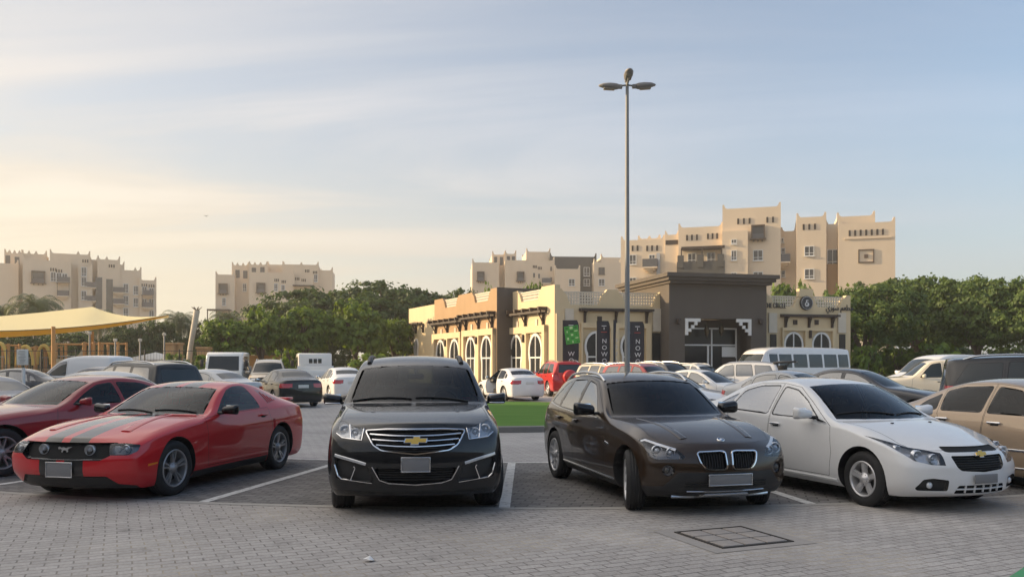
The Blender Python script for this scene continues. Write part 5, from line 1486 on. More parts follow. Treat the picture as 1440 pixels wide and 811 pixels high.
def flat_truck(name, loc, rz, label, group, box=False):
    "cab-over light lorry with an open load bed"
    W_ = col_paint('lorry_white', (0.72, 0.72, 0.70))
    root = empty(name, loc, rz, label, 'truck', group)
    c = MB()
    prof = [(-2.5, 0.45), (-2.56, 0.9), (-2.52, 1.25), (-2.30, 2.08), (-2.12, 2.2), (-0.98, 2.2), (-0.92, 2.1), (-0.92, 0.5)]
    bm = bmesh.new()
    l = [bm.verts.new((-0.88, y, z)) for y, z in prof]; r_ = [bm.verts.new((0.88, y, z)) for y, z in prof]
    bm.faces.new(l); bm.faces.new(r_[::-1])
    for i in range(len(prof)):
        j = (i + 1) % len(prof); bm.faces.new((l[i], r_[i], r_[j], l[j]))
    bmesh.ops.recalc_face_normals(bm, faces=bm.faces)
    bmesh.ops.bevel(bm, geom=list(bm.edges), offset=0.07, segments=3, affect='EDGES', profile=0.5)
    c.bm(bm, Matrix(), 0, True)
    c.build('cab', W_, root)
    w = MB()
    d = Vector((0, 0.22, 0.83)).normalized(); nn = Vector((0, -0.83, 0.22)).normalized()
    ctr = Vector((0, -2.415, 1.655)) + nn * 0.012
    w.add([ctr + Vector((x, 0, 0)) + d * z for x, z in ((-0.74, -0.36), (0.74, -0.36), (0.70, 0.36), (-0.70, 0.36))], [(0, 1, 2, 3)])
    w.build('windscreen', M['far_screen'], root)
    for sg in (1, -1):
        s = MB(); s.prism([(-2.25, 1.32), (-2.06, 2.0), (-1.2, 2.0), (-1.2, 1.32)], sg * 0.878, sg * 0.892, axis='x'); s.build('side_window', M['far_glass'], root)
        h = MB(); h.rbox((sg * 0.66, -2.555, 0.82), (0.28, 0.04, 0.16), 0.02); h.build('headlight', M['lamp_shell'], root)
        mr = MB(); mr.rbox((sg * 1.06, -2.36, 1.66), (0.17, 0.07, 0.34), 0.03); mr.tube([(sg * 0.88, -2.28, 1.9), (sg * 1.04, -2.36, 1.84)], 0.015, 6); mr.build('mirror', M['trim'], root)
        tl = MB(); tl.rbox((sg * 0.72, 2.62, 0.72), (0.3, 0.04, 0.12), 0.02); tl.build('tail_light', M['red_lens'], root)
    for x in (-0.24, 0, 0.24):
        rw = MB(); rw.rbox((x, -0.915, 1.78), (0.19, 0.02, 0.24), 0.03); rw.build('rear_window', M['far_screen'], root)
    g = MB(); g.rbox((0, -2.56, 1.05), (1.1, 0.03, 0.14), 0.01); g.build('grille', M['trim'], root)
    b = MB(); b.rbox((0, -2.6, 0.52), (1.76, 0.12, 0.22), 0.04); b.build('bumper', M['trim'], root)
    f = MB(); f.box((0, 0.7, 0.55), (0.7, 4.6, 0.16)); f.build('chassis', M['trim'], root)
    bd = MB()
    bd.box((0, 0.86, 0.88), (1.9, 3.4, 0.1)); bd.box((0, -0.82, 1.22), (1.9, 0.05, 0.6))
    bd.box((0.93, 0.86, 1.12), (0.05, 3.4, 0.38)); bd.box((-0.93, 0.86, 1.12), (0.05, 3.4, 0.38))
    bd.build('load_bed', W_, root)
    tg = MB(); tg.rbox((0, 2.58, 1.11), (1.9, 0.05, 0.40), 0.015); tg.build('tailgate', W_, root)
    tm, rm = wheel_meshes(0.36, 0.22, 0.21, 'ten', M['alloy'])
    for y in (-1.9, 1.4):
        for sg in (1, -1):
            e = bpy.data.objects.new('wheel', None); COL.objects.link(e); e.parent = root
            e.location = (sg * 0.76, y, 0.36); e.rotation_euler = (0, 0, 0 if sg > 0 else math.pi)
            link('tyre', tm, e); link('rim', rm, e)
    return root

def place_hero(root, L, W, s, px, py, sg, th, label, cat, group):
    "stand a car so that the outer foot of one wheel (station s, side sg) rests at ground pixel px, py"
    Y = FPX * EYE / (py - HOR); X = (px - 720) / FPX * Y
    loc = Vector((sg * (W - 0.05), s - L / 2, 0))
    v = Matrix.Rotation(R(th), 3, 'Z') @ loc
    root.location = (X - v.x, Y - v.y, 0); root.rotation_euler = (0, 0, R(th))
    tag(root, label, cat, group)

ROW = 'cars in the first row of bays'
def all_vehicles():
    place_hero(car_coupe(), 4.78, 0.94, 0.95, 246, 696.5, 1, -12.5, 'glossy red two-door coupe with black stripes along its hood', 'car', ROW)
    r = car_black_suv(); r.location = (-1.315, 11.55, 0); r.rotation_euler = (0, 0, R(6.5))
    tag(r, 'black family suv with wide chrome barred grille facing straight out', 'car', ROW)
    place_hero(car_brown_suv(), 4.45, 0.90, 0.80, 884, 716, -1, 14.5, 'dark brown compact suv with twin chrome grille and turned front wheels', 'car', ROW)
    place_hero(car_white_sedan(), 4.6, 0.897, 0.93, 1214, 712, -1, 21, 'white sedan with gold emblem parked beside the brown suv', 'car', ROW)
    place_hero(car_red_sedan(), 5.08, 0.95, 0.97, 4, 671, 1, -27, 'maroon four-door sedan parked beside the red striped coupe', 'car', ROW)
    r = car_gold_sedan(); r.rotation_euler = (0, 0, R(23))
    v = Matrix.Rotation(R(23), 3, 'Z') @ Vector((-0.936, 3.1 - 2.54, 0))
    r.location = (6.38 - v.x, 11.55 - v.y, 0)
    tag(r, 'champagne gold luxury sedan with dark tinted side windows', 'car', ROW)
    wh = col_paint('white_car_paint', (0.72, 0.72, 0.72)); bk = col_paint('black_car_paint', (0.008, 0.009, 0.010))
    sv = col_paint('silver_car_paint', (0.40, 0.41, 0.42), metal=0.3); nv = col_paint('navy_car_paint', (0.03, 0.04, 0.07), metal=0.2)
    gy = col_paint('grey_car_paint', (0.07, 0.07, 0.074), metal=0.3); dg = col_paint('dark_grey_paint', (0.028, 0.027, 0.027)); rd = col_paint('red_car_paint', (0.45, 0.02, 0.02))
    bg = col_paint('beige_car_paint', (0.55, 0.47, 0.36), metal=0.1); cr = col_paint('cream_car_paint', (0.68, 0.62, 0.50)); mr = col_paint('dull_red_paint', (0.30, 0.06, 0.06))
    BG = 'cars parked behind the first row'
    V = vehicle
    # left side
    V('sedan', -62, 16.6, -120, nv, 'dark blue sedan cut off by the frame above the maroon sedan roof', 'car', BG, (1.03, 1.03, 1.0))
    V('sedan', 122, 19.6, -118, sv, 'silver grey sedan with bright window trim between two darker cars', 'car', BG, (1.03, 1.05, 1.03))
    V('suv', 184, 24.0, -122, bk, 'black estate suv with red tail light behind the striped coupe', 'car', BG, (1.0, 1.02, 0.96))
    V('sedan', 278, 27.5, -114, sv, 'silver sedan showing its sloping rear window beside the black suv', 'car', BG, (1.0, 1.0, 1.02))
    V('sedan', 130, 30.0, -112, nv, 'dark blue car whose roof shows in front of the white van', 'car', BG, (1.0, 1.0, 1.06))
    V('van', 108, 34.0, -100, wh, 'white panel van with a sloping nose and blank side', 'van', BG, (1.0, 1.0, 1.08))
    V('sedan', 400, 33.5, -147, bk, 'black sedan seen from behind with a white rear number plate', 'car', BG, (1.0, 1.0, 1.0))
    V('sedan', 478, 39.4, -154, wh, 'white sedan with red tail lights behind the black suv mirror', 'car', BG, (0.98, 0.97, 1.02))
    V('boxy', 378, 42.0, 14, bg, 'beige off-roader facing out between the two white trucks', 'car', BG, (0.97, 0.95, 1.04))
    V('sedan', 2, 31.0, -80, gy, 'dark car at the frame edge in front of the playground', 'car', BG, (1.0, 1.0, 1.02))
    flat_truck('flatbed_truck', ((328 - 720) / FPX * 43, 43.5, 0), R(4), 'white truck facing out with its large windscreen beside the bushes', 'white light trucks')
    flat_truck('flatbed_truck', ((446 - 720) / FPX * 44 - 0.1, 44.5, 0), R(-160), 'white truck seen from behind with three small cab windows', 'white light trucks')
    # middle
    ac = V('sedan_clear', 716, 39.0, -155, wh, 'white sedan with its driver door open beyond the turf island', 'car', BG, (0.99, 0.97, 1.0))
    V('boxy', 783, 44.0, -166, rd, 'bright red off-roader with spare wheel cover on its tailgate', 'car', BG, (0.98, 0.98, 1.0))
    V('suv', 866, 38.0, 35, bg, 'beige suv roof behind the brown suv, left of the maroon one', 'car', BG, (0.96, 0.92, 0.93))
    V('suv', 912, 35.0, 42, mr, 'dull red suv with sunlit side windows behind the lamp post', 'car', BG, (0.96, 0.92, 0.935))
    V('suv', 944, 42.5, 35, gy, 'dark grey suv with black windscreen in front of the dark entrance block', 'car', BG, (0.98, 0.95, 0.97))
    V('suv', 988, 44.0, 40, wh, 'white small suv with dark windscreen in front of the restaurant door', 'car', BG, (0.92, 0.85, 0.92))
    V('sedan', 948, 24.6, 42, wh, 'white car roof showing just above the brown suv hood side', 'car', BG, (0.98, 0.96, 0.975))
    V('sedan', 998, 30.6, 48, wh, 'white sedan facing right between brown suv roof and minibus', 'car', BG, (1.02, 1.04, 1.0))
    tgs = V('suv', 1026, 38.0, -112, wh, 'white suv with raised tailgate in front of the minibus', 'car', BG, (1.0, 1.02, 0.965))
    V('bus', 1114, 48.0, -61, wh, 'white minibus with a row of large side windows by the right wing', 'bus', BG, (1.0, 1.18, 1.0))
    # right
    V('sedan', 1132, 22.5, 44, sv, 'silver sedan whose roof shows right above the white sedan', 'car', BG, (1.0, 1.0, 1.02))
    V('sedan', 1222, 24.2, 50, gy, 'dark grey sedan with bright trim behind the white sedan hood', 'car', BG, (1.05, 1.08, 1.05))
    V('pickup', 1318, 30.0, -104, cr, 'cream double cab pickup catching the sun behind the grey suv', 'car', BG, (1.0, 1.0, 1.02))
    V('van', 1306, 36.0, -72, wh, 'white van with dark windscreen behind the cream pickup', 'van', BG, (1.05, 1.05, 1.12))
    V('boxy', 1492, 18.2, 66, dg, 'dark grey boxy suv with large side windows behind the gold sedan', 'car', BG, (1.03, 1.02, 1.03))
    # ---- extra pieces
    for r, m in todo: recolour(r, m)
    # open driver door on the white saloon
    d = [c for c in ac.children if c.name.split('.')[0] == 'door' and c.data.vertices[0].co.x > 0 and min(v.co.y for v in c.data.vertices) < 1.7 - 2.27][0]
    hp = Vector((0.86, 1.56 - 4.55 / 2, 0))
    d.matrix_local = Matrix.Translation(hp) @ Matrix.Rotation(R(62), 4, 'Z') @ Matrix.Translation(-hp)
    d['label'] = 'driver door standing open'
    inn = MB()
    inn.rbox((0.80, 2.17 - 4.55 / 2, 0.62), (0.06, 1.02, 0.54), 0.03)
    inn.build('door_lining', M['trim'], d)
    # raised tailgate
    L = 4.8
    tg = MB()
    tg.rbox((0, 0.45, 0), (1.30, 0.95, 0.09), 0.04)
    tg.rbox((0, 0.35, 0.05), (1.04, 0.5, 0.02), 0.01, 1)
    xf = Matrix.Translation(Vector((0, 4.30 - L / 2, 1.74))) @ Matrix.Rotation(R(4), 4, 'X')
    tg.build('tailgate', [M['trim'], M['far_glass']], tgs, xf=xf)
    bt = MB(); bt.rbox((0, 4.63 - L / 2, 1.22), (1.36, 0.30, 0.82), 0.05); bt.build('boot_opening', M['gap'], tgs)
    for sg in (1, -1):
        st = MB(); st.tube([(sg * 0.56, 4.5 - L / 2, 1.45), (sg * 0.56, 4.95 - L / 2, 1.74)], 0.015, 6); st.build('tailgate_strut', M['trim'], tgs)
    # spare wheel cover
    rr = [o for o in COL.objects if o.get('label', '').startswith('bright red off-roader')][0]
    sw = MB(); sw.lathe([(0, 0.26), (0.30, 0.26), (0.36, 0.20), (0.37, 0.0)], 'y', (0.05, 4.72 - L / 2, 0.98), 28); sw.lathe([(0, 0.28), (0.09, 0.275), (0.10, 0.25)], 'y', (0.05, 4.72 - L / 2, 0.98), 3, m=1)
    sw.build('spare_wheel_cover', [rd, M['chrome']], rr)
# ------------------------------------------------------------------ ground materials
def paver_mat(name, c1, c2, joint, bw=0.2, bh=0.1, rot=0.0, stain=0.25, jw=0.006, sandy=0.0, rough=0.8):
    m, nt, out = new_mat(name)
    N = nt.nodes; Lk = nt.links
    tc = N.new('ShaderNodeTexCoord')
    mp = N.new('ShaderNodeMapping'); mp.inputs['Rotation'].default_value = (0, 0, rot)
    Lk.new(tc.outputs['Object'], mp.inputs[0])
    # slight waviness so that courses are not ruler straight
    wz = N.new('ShaderNodeTexNoise'); wz.inputs['Scale'].default_value = 0.7; wz.inputs['Detail'].default_value = 2
    Lk.new(tc.outputs['Object'], wz.inputs['Vector'])
    sb = N.new('ShaderNodeVectorMath'); sb.operation = 'SUBTRACT'; sb.inputs[1].default_value = (0.5, 0.5, 0.5)
    Lk.new(wz.outputs['Color'], sb.inputs[0])
    sc = N.new('ShaderNodeVectorMath'); sc.operation = 'SCALE'; sc.inputs['Scale'].default_value = 0.10
    Lk.new(sb.outputs[0], sc.inputs[0])
    ad = N.new('ShaderNodeVectorMath'); ad.operation = 'ADD'
    Lk.new(mp.outputs[0], ad.inputs[0]); Lk.new(sc.outputs[0], ad.inputs[1])
    br = N.new('ShaderNodeTexBrick')
    br.offset = 0.5
    br.inputs['Scale'].default_value = 1.0
    br.inputs['Brick Width'].default_value = bw; br.inputs['Row Height'].default_value = bh
    br.inputs['Mortar Size'].default_value = jw; br.inputs['Mortar Smooth'].default_value = 0.3
    br.inputs['Color1'].default_value = c4(c1); br.inputs['Color2'].default_value = c4(c2); br.inputs['Mortar'].default_value = c4(joint)
    br.inputs['Bias'].default_value = 0.0
    Lk.new(ad.outputs[0], br.inputs['Vector'])
    # joints filled unevenly: some courses dark, others nearly closed
    nj = N.new('ShaderNodeTexNoise'); nj.inputs['Scale'].default_value = 2.6; nj.inputs['Detail'].default_value = 6; nj.inputs['Roughness'].default_value = 0.7
    mj = N.new('ShaderNodeMapping'); mj.inputs['Scale'].default_value = (0.6, 2.2, 1); Lk.new(ad.outputs[0], mj.inputs[0]); Lk.new(mj.outputs[0], nj.inputs['Vector'])
    rj = N.new('ShaderNodeMapRange'); rj.inputs[1].default_value = 0.46; rj.inputs[2].default_value = 0.68; rj.inputs[3].default_value = 0.0; rj.inputs[4].default_value = 1.0; Lk.new(nj.outputs['Fac'], rj.inputs[0])
    mxj = N.new('ShaderNodeMix'); mxj.data_type = 'RGBA'; mxj.inputs[6].default_value = c4([0.55 * a + 0.35 * b_ for a, b_ in zip(c1, joint)]); mxj.inputs[7].default_value = c4(joint)
    Lk.new(rj.outputs[0], mxj.inputs[0]); Lk.new(mxj.outputs[2], br.inputs['Mortar'])
    # large stains, sand in the joints, fine grain
    n1 = N.new('ShaderNodeTexNoise'); n1.inputs['Scale'].default_value = 0.35; n1.inputs['Detail'].default_value = 7; n1.inputs['Roughness'].default_value = 0.62
    Lk.new(tc.outputs['Object'], n1.inputs['Vector'])
    n2 = N.new('ShaderNodeTexNoise'); n2.inputs['Scale'].default_value = 45; n2.inputs['Detail'].default_value = 4
    Lk.new(tc.outputs['Object'], n2.inputs['Vector'])
    r1 = N.new('ShaderNodeMapRange'); r1.inputs[1].default_value = 0.3; r1.inputs[2].default_value = 0.7; r1.inputs[3].default_value = 1 - stain; r1.inputs[4].default_value = 1 + stain
    Lk.new(n1.outputs['Fac'], r1.inputs[0])
    r2 = N.new('ShaderNodeMapRange'); r2.inputs[1].default_value = 0.25; r2.inputs[2].default_value = 0.75; r2.inputs[3].default_value = 0.82; r2.inputs[4].default_value = 1.18
    Lk.new(n2.outputs['Fac'], r2.inputs[0])
    mu = N.new('ShaderNodeMath'); mu.operation = 'MULTIPLY'; Lk.new(r1.outputs[0], mu.inputs[0]); Lk.new(r2.outputs[0], mu.inputs[1])
    vm = N.new('ShaderNodeVectorMath'); vm.operation = 'SCALE'
    Lk.new(br.outputs['Color'], vm.inputs[0]); Lk.new(mu.outputs[0], vm.inputs['Scale'])
    # oil drips and tyre grime
    no = N.new('ShaderNodeTexNoise'); no.inputs['Scale'].default_value = 1.7; no.inputs['Detail'].default_value = 5; no.inputs['Roughness'].default_value = 0.6
    Lk.new(tc.outputs['Object'], no.inputs['Vector'])
    ro = N.new('ShaderNodeMapRange'); ro.inputs[1].default_value = 0.62; ro.inputs[2].default_value = 0.74; ro.inputs[3].default_value = 1.0; ro.inputs[4].default_value = 0.62; Lk.new(no.outputs['Fac'], ro.inputs[0])
    vo = N.new('ShaderNodeVectorMath'); vo.operation = 'SCALE'; Lk.new(vm.outputs[0], vo.inputs[0]); Lk.new(ro.outputs[0], vo.inputs['Scale'])
    col = vo.outputs[0]
    if sandy:
        n3 = N.new('ShaderNodeTexNoise'); n3.inputs['Scale'].default_value = 0.55; n3.inputs['Detail'].default_value = 5
        mp3 = N.new('ShaderNodeMapping'); mp3.inputs['Location'].default_value = (7.3, 2.1, 0); Lk.new(tc.outputs['Object'], mp3.inputs[0]); Lk.new(mp3.outputs[0], n3.inputs['Vector'])
        r3 = N.new('ShaderNodeMapRange'); r3.inputs[1].default_value = 0.52; r3.inputs[2].default_value = 0.66; r3.inputs[3].default_value = 0.0; r3.inputs[4].default_value = 1.0
        Lk.new(n3.outputs['Fac'], r3.inputs[0])
        mm = N.new('ShaderNodeMath'); mm.operation = 'MULTIPLY'; Lk.new(r3.outputs[0], mm.inputs[0]); Lk.new(br.outputs['Fac'], mm.inputs[1])
        mx = N.new('ShaderNodeMix'); mx.data_type = 'RGBA'
        Lk.new(mm.outputs[0], mx.inputs[0]); Lk.new(col, mx.inputs[6]); mx.inputs[7].default_value = (0.42, 0.36, 0.27, 1)
        col = mx.outputs[2]
    b = principled(nt, Roughness=rough, Specular_IOR_Level=0.35)
    Lk.new(col, b.inputs['Base Color'])
    bp = N.new('ShaderNodeBump'); bp.inputs['Strength'].default_value = 0.6; bp.inputs['Distance'].default_value = 0.006
    iv = N.new('ShaderNodeMath'); iv.operation = 'MULTIPLY_ADD'; iv.inputs[1].default_value = -1.0; iv.inputs[2].default_value = 1.0
    Lk.new(br.outputs['Fac'], iv.inputs[0])
    a2 = N.new('ShaderNodeMath'); a2.operation = 'MULTIPLY_ADD'; a2.inputs[1].default_value = 0.5
    Lk.new(n2.outputs['Fac'], a2.inputs[0]); Lk.new(iv.outputs[0], a2.inputs[2])
    Lk.new(a2.outputs[0], bp.inputs['Height']); Lk.new(bp.outputs[0], b.inputs['Normal'])
    Lk.new(b.outputs[0], out.inputs[0])
    return m

def worn_paint(name, col, under):
    m, nt, out = new_mat(name)
    tc = nt.nodes.new('ShaderNodeTexCoord')
    nz = nt.nodes.new('ShaderNodeTexNoise'); nz.inputs['Scale'].default_value = 9; nz.inputs['Detail'].default_value = 8; nz.inputs['Roughness'].default_value = 0.75
    nt.links.new(tc.outputs['Object'], nz.inputs['Vector'])
    rp = nt.nodes.new('ShaderNodeMapRange'); rp.inputs[1].default_value = 0.5; rp.inputs[2].default_value = 0.66; rp.inputs[3].default_value = 0; rp.inputs[4].default_value = 0.75
    nt.links.new(nz.outputs['Fac'], rp.inputs[0])
    mx = nt.nodes.new('ShaderNodeMix'); mx.data_type = 'RGBA'; mx.inputs[6].default_value = c4(col); mx.inputs[7].default_value = c4(under)
    nt.links.new(rp.outputs[0], mx.inputs[0])
    b = principled(nt, Roughness=0.7); nt.links.new(mx.outputs[2], b.inputs['Base Color']); nt.links.new(b.outputs[0], out.inputs[0])
    return m

CX, CY, RO, RI = 0.3, 30.0, 20.3, 15.8
def pol(r_, a):
    "a = angle from straight towards the camera"
    return (CX + r_ * math.sin(R(a)), CY - r_ * math.cos(R(a)))

def sheet(name, polys, z, mat):
    mb = MB()
    for p in polys:
        mb.add([(x, y, z) for x, y in p], [list(range(len(p)))])
    o = mb.build(name, mat, fix=False)
    # face up
    bm = bmesh.new(); bm.from_mesh(o.data)
    for f in bm.faces:
        f.normal_update()
        if f.normal.z < 0: f.normal_flip()
    bm.to_mesh(o.data); bm.free()
    tag(o, kind='structure')
    return o

def sector(r0, r1, a0, a1, n=60):
    out = []
    for k in range(n):
        t0, t1 = lerp(a0, a1, k / n), lerp(a0, a1, (k + 1) / n)
        out.append([pol(r0, t0), pol(r0, t1), pol(r1, t1), pol(r1, t0)])
    return out

def superellipse(cx, cy, a, b, e=3.0, n=64):
    out = []
    for k in range(n):
        t = 2 * math.pi * k / n
        c, s = math.cos(t), math.sin(t)
        out.append((cx + a * math.copysign(abs(c) ** (2 / e), c), cy + b * math.copysign(abs(s) ** (2 / e), s)))
    return out

def build_ground():
    sand = simple('sandy_ground', (0.27, 0.23, 0.175), 0.9, noise=0.25, scale=0.15)
    road = paver_mat('grey_pavers', (0.33, 0.315, 0.305), (0.38, 0.365, 0.35), (0.15, 0.14, 0.13), rot=0.5, stain=0.2, jw=0.010, bw=0.26, bh=0.13)
    bay = paver_mat('dark_pavers', (0.14, 0.134, 0.129), (0.21, 0.20, 0.192), (0.045, 0.042, 0.04), rot=0.25, stain=0.28, jw=0.012, bw=0.24, bh=0.12)
    near = paver_mat('brown_pavers', (0.345, 0.318, 0.292), (0.41, 0.38, 0.35), (0.13, 0.113, 0.098), rot=R(-25), stain=0.2, jw=0.008, bw=0.22, bh=0.11, sandy=0.8)
    kerb = simple('concrete', (0.36, 0.34, 0.31), 0.85, noise=0.2, scale=6, bump=0.2)
    sheet('ground', [[(-900, -300), (900, -300), (900, 1500), (-900, 1500)]], 0.0, sand)
    sheet('road', [[(-75, -30), (75, -30), (75, 62), (-75, 62)]], 0.004, road)
    sheet('parking_bays', sector(RI, RO, -62, 62), 0.008, bay)
    # pavement in front of the arc
    ps = []
    n = 60
    for k in range(n):
        a0, a1 = lerp(-62, 62, k / n), lerp(-62, 62, (k + 1) / n)
        p0, p1 = pol(RO, a0), pol(RO, a1)
        ps.append([p0, p1, (p1[0] * 1.0, -25), (p0[0] * 1.0, -25)])
    sheet('pavement', ps, 0.012, near)
    sheet('kerb', sector(RO - 0.06, RO + 0.07, -62, 62), 0.016, kerb)
    wl = worn_paint('white_road_paint', (0.62, 0.61, 0.58), (0.16, 0.15, 0.14))
    lines = []
    for k in range(-5, 6):
        a = -1.1 + 10.35 * k
        da = R(1) and 0.075
        d = math.degrees(0.065 / RO)
        di = math.degrees(0.065 / RI)
        lines.append([pol(RO - 0.08, a - d), pol(RO - 0.08, a + d), pol(RI, a + di), pol(RI, a - di)])
    lines += sector(RI - 0.05, RI + 0.05, -55, 55, 80)
    sheet('road_markings', lines, 0.0125, wl)
    # tyre darkening is left to the paver stains
    # island with turf
    isl = empty('turf_island', (-1.0, 27.2, 0), 0, 'kerbed island of bright green artificial turf amid the car park', 'island')
    o = superellipse(0, 0, 4.1, 6.9); i_ = superellipse(0, 0, 3.94, 6.74)
    kb = MB(); n = len(o)
    for k in range(n):
        j = (k + 1) % n
        kb.add([(o[k][0], o[k][1], 0.0), (o[j][0], o[j][1], 0.0), (o[j][0], o[j][1], 0.14), (o[k][0], o[k][1], 0.14), (i_[k][0], i_[k][1], 0.155), (i_[j][0], i_[j][1], 0.155), (i_[k][0], i_[k][1], 0.08), (i_[j][0], i_[j][1], 0.08)],
               [(0, 1, 2, 3), (3, 2, 5, 4), (4, 5, 7, 6)])
    kb.build('island_kerb', simple('kerb_concrete', (0.17, 0.165, 0.155), 0.85, noise=0.2, scale=5), isl)
    tm, nt, out = new_mat('artificial_turf')
    tc = nt.nodes.new('ShaderNodeTexCoord'); nz = nt.nodes.new('ShaderNodeTexNoise'); nz.inputs['Scale'].default_value = 0.8; nz.inputs['Detail'].default_value = 9
    mp = nt.nodes.new('ShaderNodeMapping'); mp.inputs['Scale'].default_value = (0.5, 2.2, 1); nt.links.new(tc.outputs['Object'], mp.inputs[0]); nt.links.new(mp.outputs[0], nz.inputs['Vector'])
    mx = nt.nodes.new('ShaderNodeMix'); mx.data_type = 'RGBA'; mx.inputs[6].default_value = (0.05, 0.135, 0.018, 1); mx.inputs[7].default_value = (0.115, 0.215, 0.04, 1)
    nt.links.new(nz.outputs['Fac'], mx.inputs[0]); b = principled(nt, Roughness=0.9, Specular_IOR_Level=0.1); nt.links.new(mx.outputs[2], b.inputs['Base Color']); nt.links.new(b.outputs[0], out.inputs[0])
    tb = MB()
    i2 = superellipse(0, 0, 3.945, 6.745)
    tb.add([(x, y, 0.13 + 0.0) for x, y in i2] + [(0, 0, 0.17)], [(k, (k + 1) % n, n) for k in range(n)], 0, True)
    tb.build('turf', tm, isl)
    # inspection cover in the pavement
    mc = empty('manhole_cover', (0, 0, 0), 0, 'square inspection cover set in a concrete surround in the pavement', 'manhole cover')
    q = []
    for (px, py) in ((985, 770), (1122, 766), (1050, 743), (965, 750)):
        Y = FPX * EYE / (py - HOR); q.append(Vector(((px - 720) / FPX * Y, Y)))
    c = (q[0] + q[1] + q[2] + q[3]) / 4
    mc.location = (c.x, c.y, 0)
    rz = R(22); mc.rotation_euler = (0, 0, rz)
    f = MB(); f.add([(-0.56, -0.52, 0.016), (0.56, -0.52, 0.016), (0.56, 0.52, 0.016), (-0.56, 0.52, 0.016)], [(0, 1, 2, 3)])
    f.build('surround', simple('cover_concrete', (0.31, 0.285, 0.26), 0.85, noise=0.2, scale=7), mc)
    lid = MB()
    for a in range(3):
        for b_ in range(3):
            lid.rbox((-0.245 + 0.245 * a, -0.24 + 0.24 * b_, 0.020), (0.222, 0.215, 0.012), 0.004)
    lid.box((0, 0, 0.017), (0.77, 0.75, 0.004), 1)
    lid.build('lid', [ simple('cover_pavers', (0.30, 0.27, 0.245), 0.8, noise=0.25, scale=9), M['gap']], mc)
    fr = MB()
    for sx, sy, dx, dy in ((0, 0.385, 0.80, 0.02), (0, -0.385, 0.80, 0.02), (0.39, 0, 0.02, 0.75), (-0.39, 0, 0.02, 0.75)): fr.box((sx, sy, 0.0205), (dx, dy, 0.008))
    fr.build('frame', simple('cover_iron', (0.06, 0.052, 0.045), 0.7, metal=0.4, noise=0.3, scale=15), mc)
    # a patch of green paint at the right edge, a scrap of litter
    gp = MB(); P = [(2.8, 5.5), (3.9, 6.62), (4.22, 6.95), (5.2, 7.9), (5.4, 5.5)]
    sheet('green_marking', [P], 0.0165, worn_paint('green_road_paint', (0.06, 0.30, 0.12), (0.16, 0.2, 0.13)))
    lt = MB()
    random.seed(3)
    ring = [(0.05 * math.cos(R(45 * k)) * random.uniform(0.6, 1.3), 0.04 * math.sin(R(45 * k)) * random.uniform(0.6, 1.2), random.uniform(0.0, 0.03)) for k in range(8)]
    lt.add([(0, 0, 0.05)] + ring, [(0, 1 + k, 1 + (k + 1) % 8) for k in range(8)])
    Y = FPX * EYE / (791 - HOR)
    l = lt.build('crumpled_paper', simple('paper', (0.75, 0.74, 0.72), 0.8)); l.location = ((520 - 720) / FPX * Y, Y, 0.014)
    tag(l, 'small scrap of crumpled white paper on the near pavement', 'litter')
# ------------------------------------------------------------------ buildings
class Plane:
    "a facade: origin, direction along it, outward normal"
    def __init__(self, ox, oy, ang):
        self.o = Vector((ox, oy)); self.d = Vector((math.cos(R(ang)), math.sin(R(ang)))); self.n = Vector((self.d.y, -self.d.x))
        self.ang = R(ang)
    def u(self, px, w=0.0):
        k = (px - 720.0) / FPX
        o = self.o + self.n * w
        return (k * o.y - o.x) / (self.d.x - k * self.d.y)
    def z(self, px, py, w=0.0):
        u = self.u(px, w); Y = (self.o + self.n * w + self.d * u).y
        return EYE + (HOR - py) / FPX * Y
    def mat(self):
        return Matrix(((self.d.x, -self.n.x, 0, self.o.x), (self.d.y, -self.n.y, 0, self.o.y), (0, 0, 1, 0), (0, 0, 0, 1)))

# in facade frames: x = along, y = inwards (so outwards is negative), z = up
def wall_mat(name, col, noise=0.08, scale=0.6):
    "rendered wall with faint streaks and dirt"
    m, nt, out = new_mat(name)
    tc = nt.nodes.new('ShaderNodeTexCoord')
    mp = nt.nodes.new('ShaderNodeMapping'); mp.inputs['Scale'].default_value = (1.5, 1.5, 0.25)
    nt.links.new(tc.outputs['Object'], mp.inputs[0])
    n1 = nt.nodes.new('ShaderNodeTexNoise'); n1.inputs['Scale'].default_value = scale; n1.inputs['Detail'].default_value = 8; n1.inputs['Roughness'].default_value = 0.68
    nt.links.new(mp.outputs[0], n1.inputs['Vector'])
    mx = nt.nodes.new('ShaderNodeMix'); mx.data_type = 'RGBA'
    mx.inputs[6].default_value = c4([v * (1 - 2.2 * noise) for v in col]); mx.inputs[7].default_value = c4([min(1, v * (1 + 1.6 * noise)) for v in col])
    nt.links.new(n1.outputs['Fac'], mx.inputs[0])
    b = principled(nt, Roughness=0.88, Specular_IOR_Level=0.25); nt.links.new(mx.outputs[2], b.inputs['Base Color'])
    n2 = nt.nodes.new('ShaderNodeTexNoise'); n2.inputs['Scale'].default_value = 30; nt.links.new(tc.outputs['Object'], n2.inputs['Vector'])
    bp = nt.nodes.new('ShaderNodeBump'); bp.inputs['Strength'].default_value = 0.15; bp.inputs['Distance'].default_value = 0.01
    nt.links.new(n2.outputs['Fac'], bp.inputs['Height']); nt.links.new(bp.outputs[0], b.inputs['Normal'])
    nt.links.new(b.outputs[0], out.inputs[0])
    return m

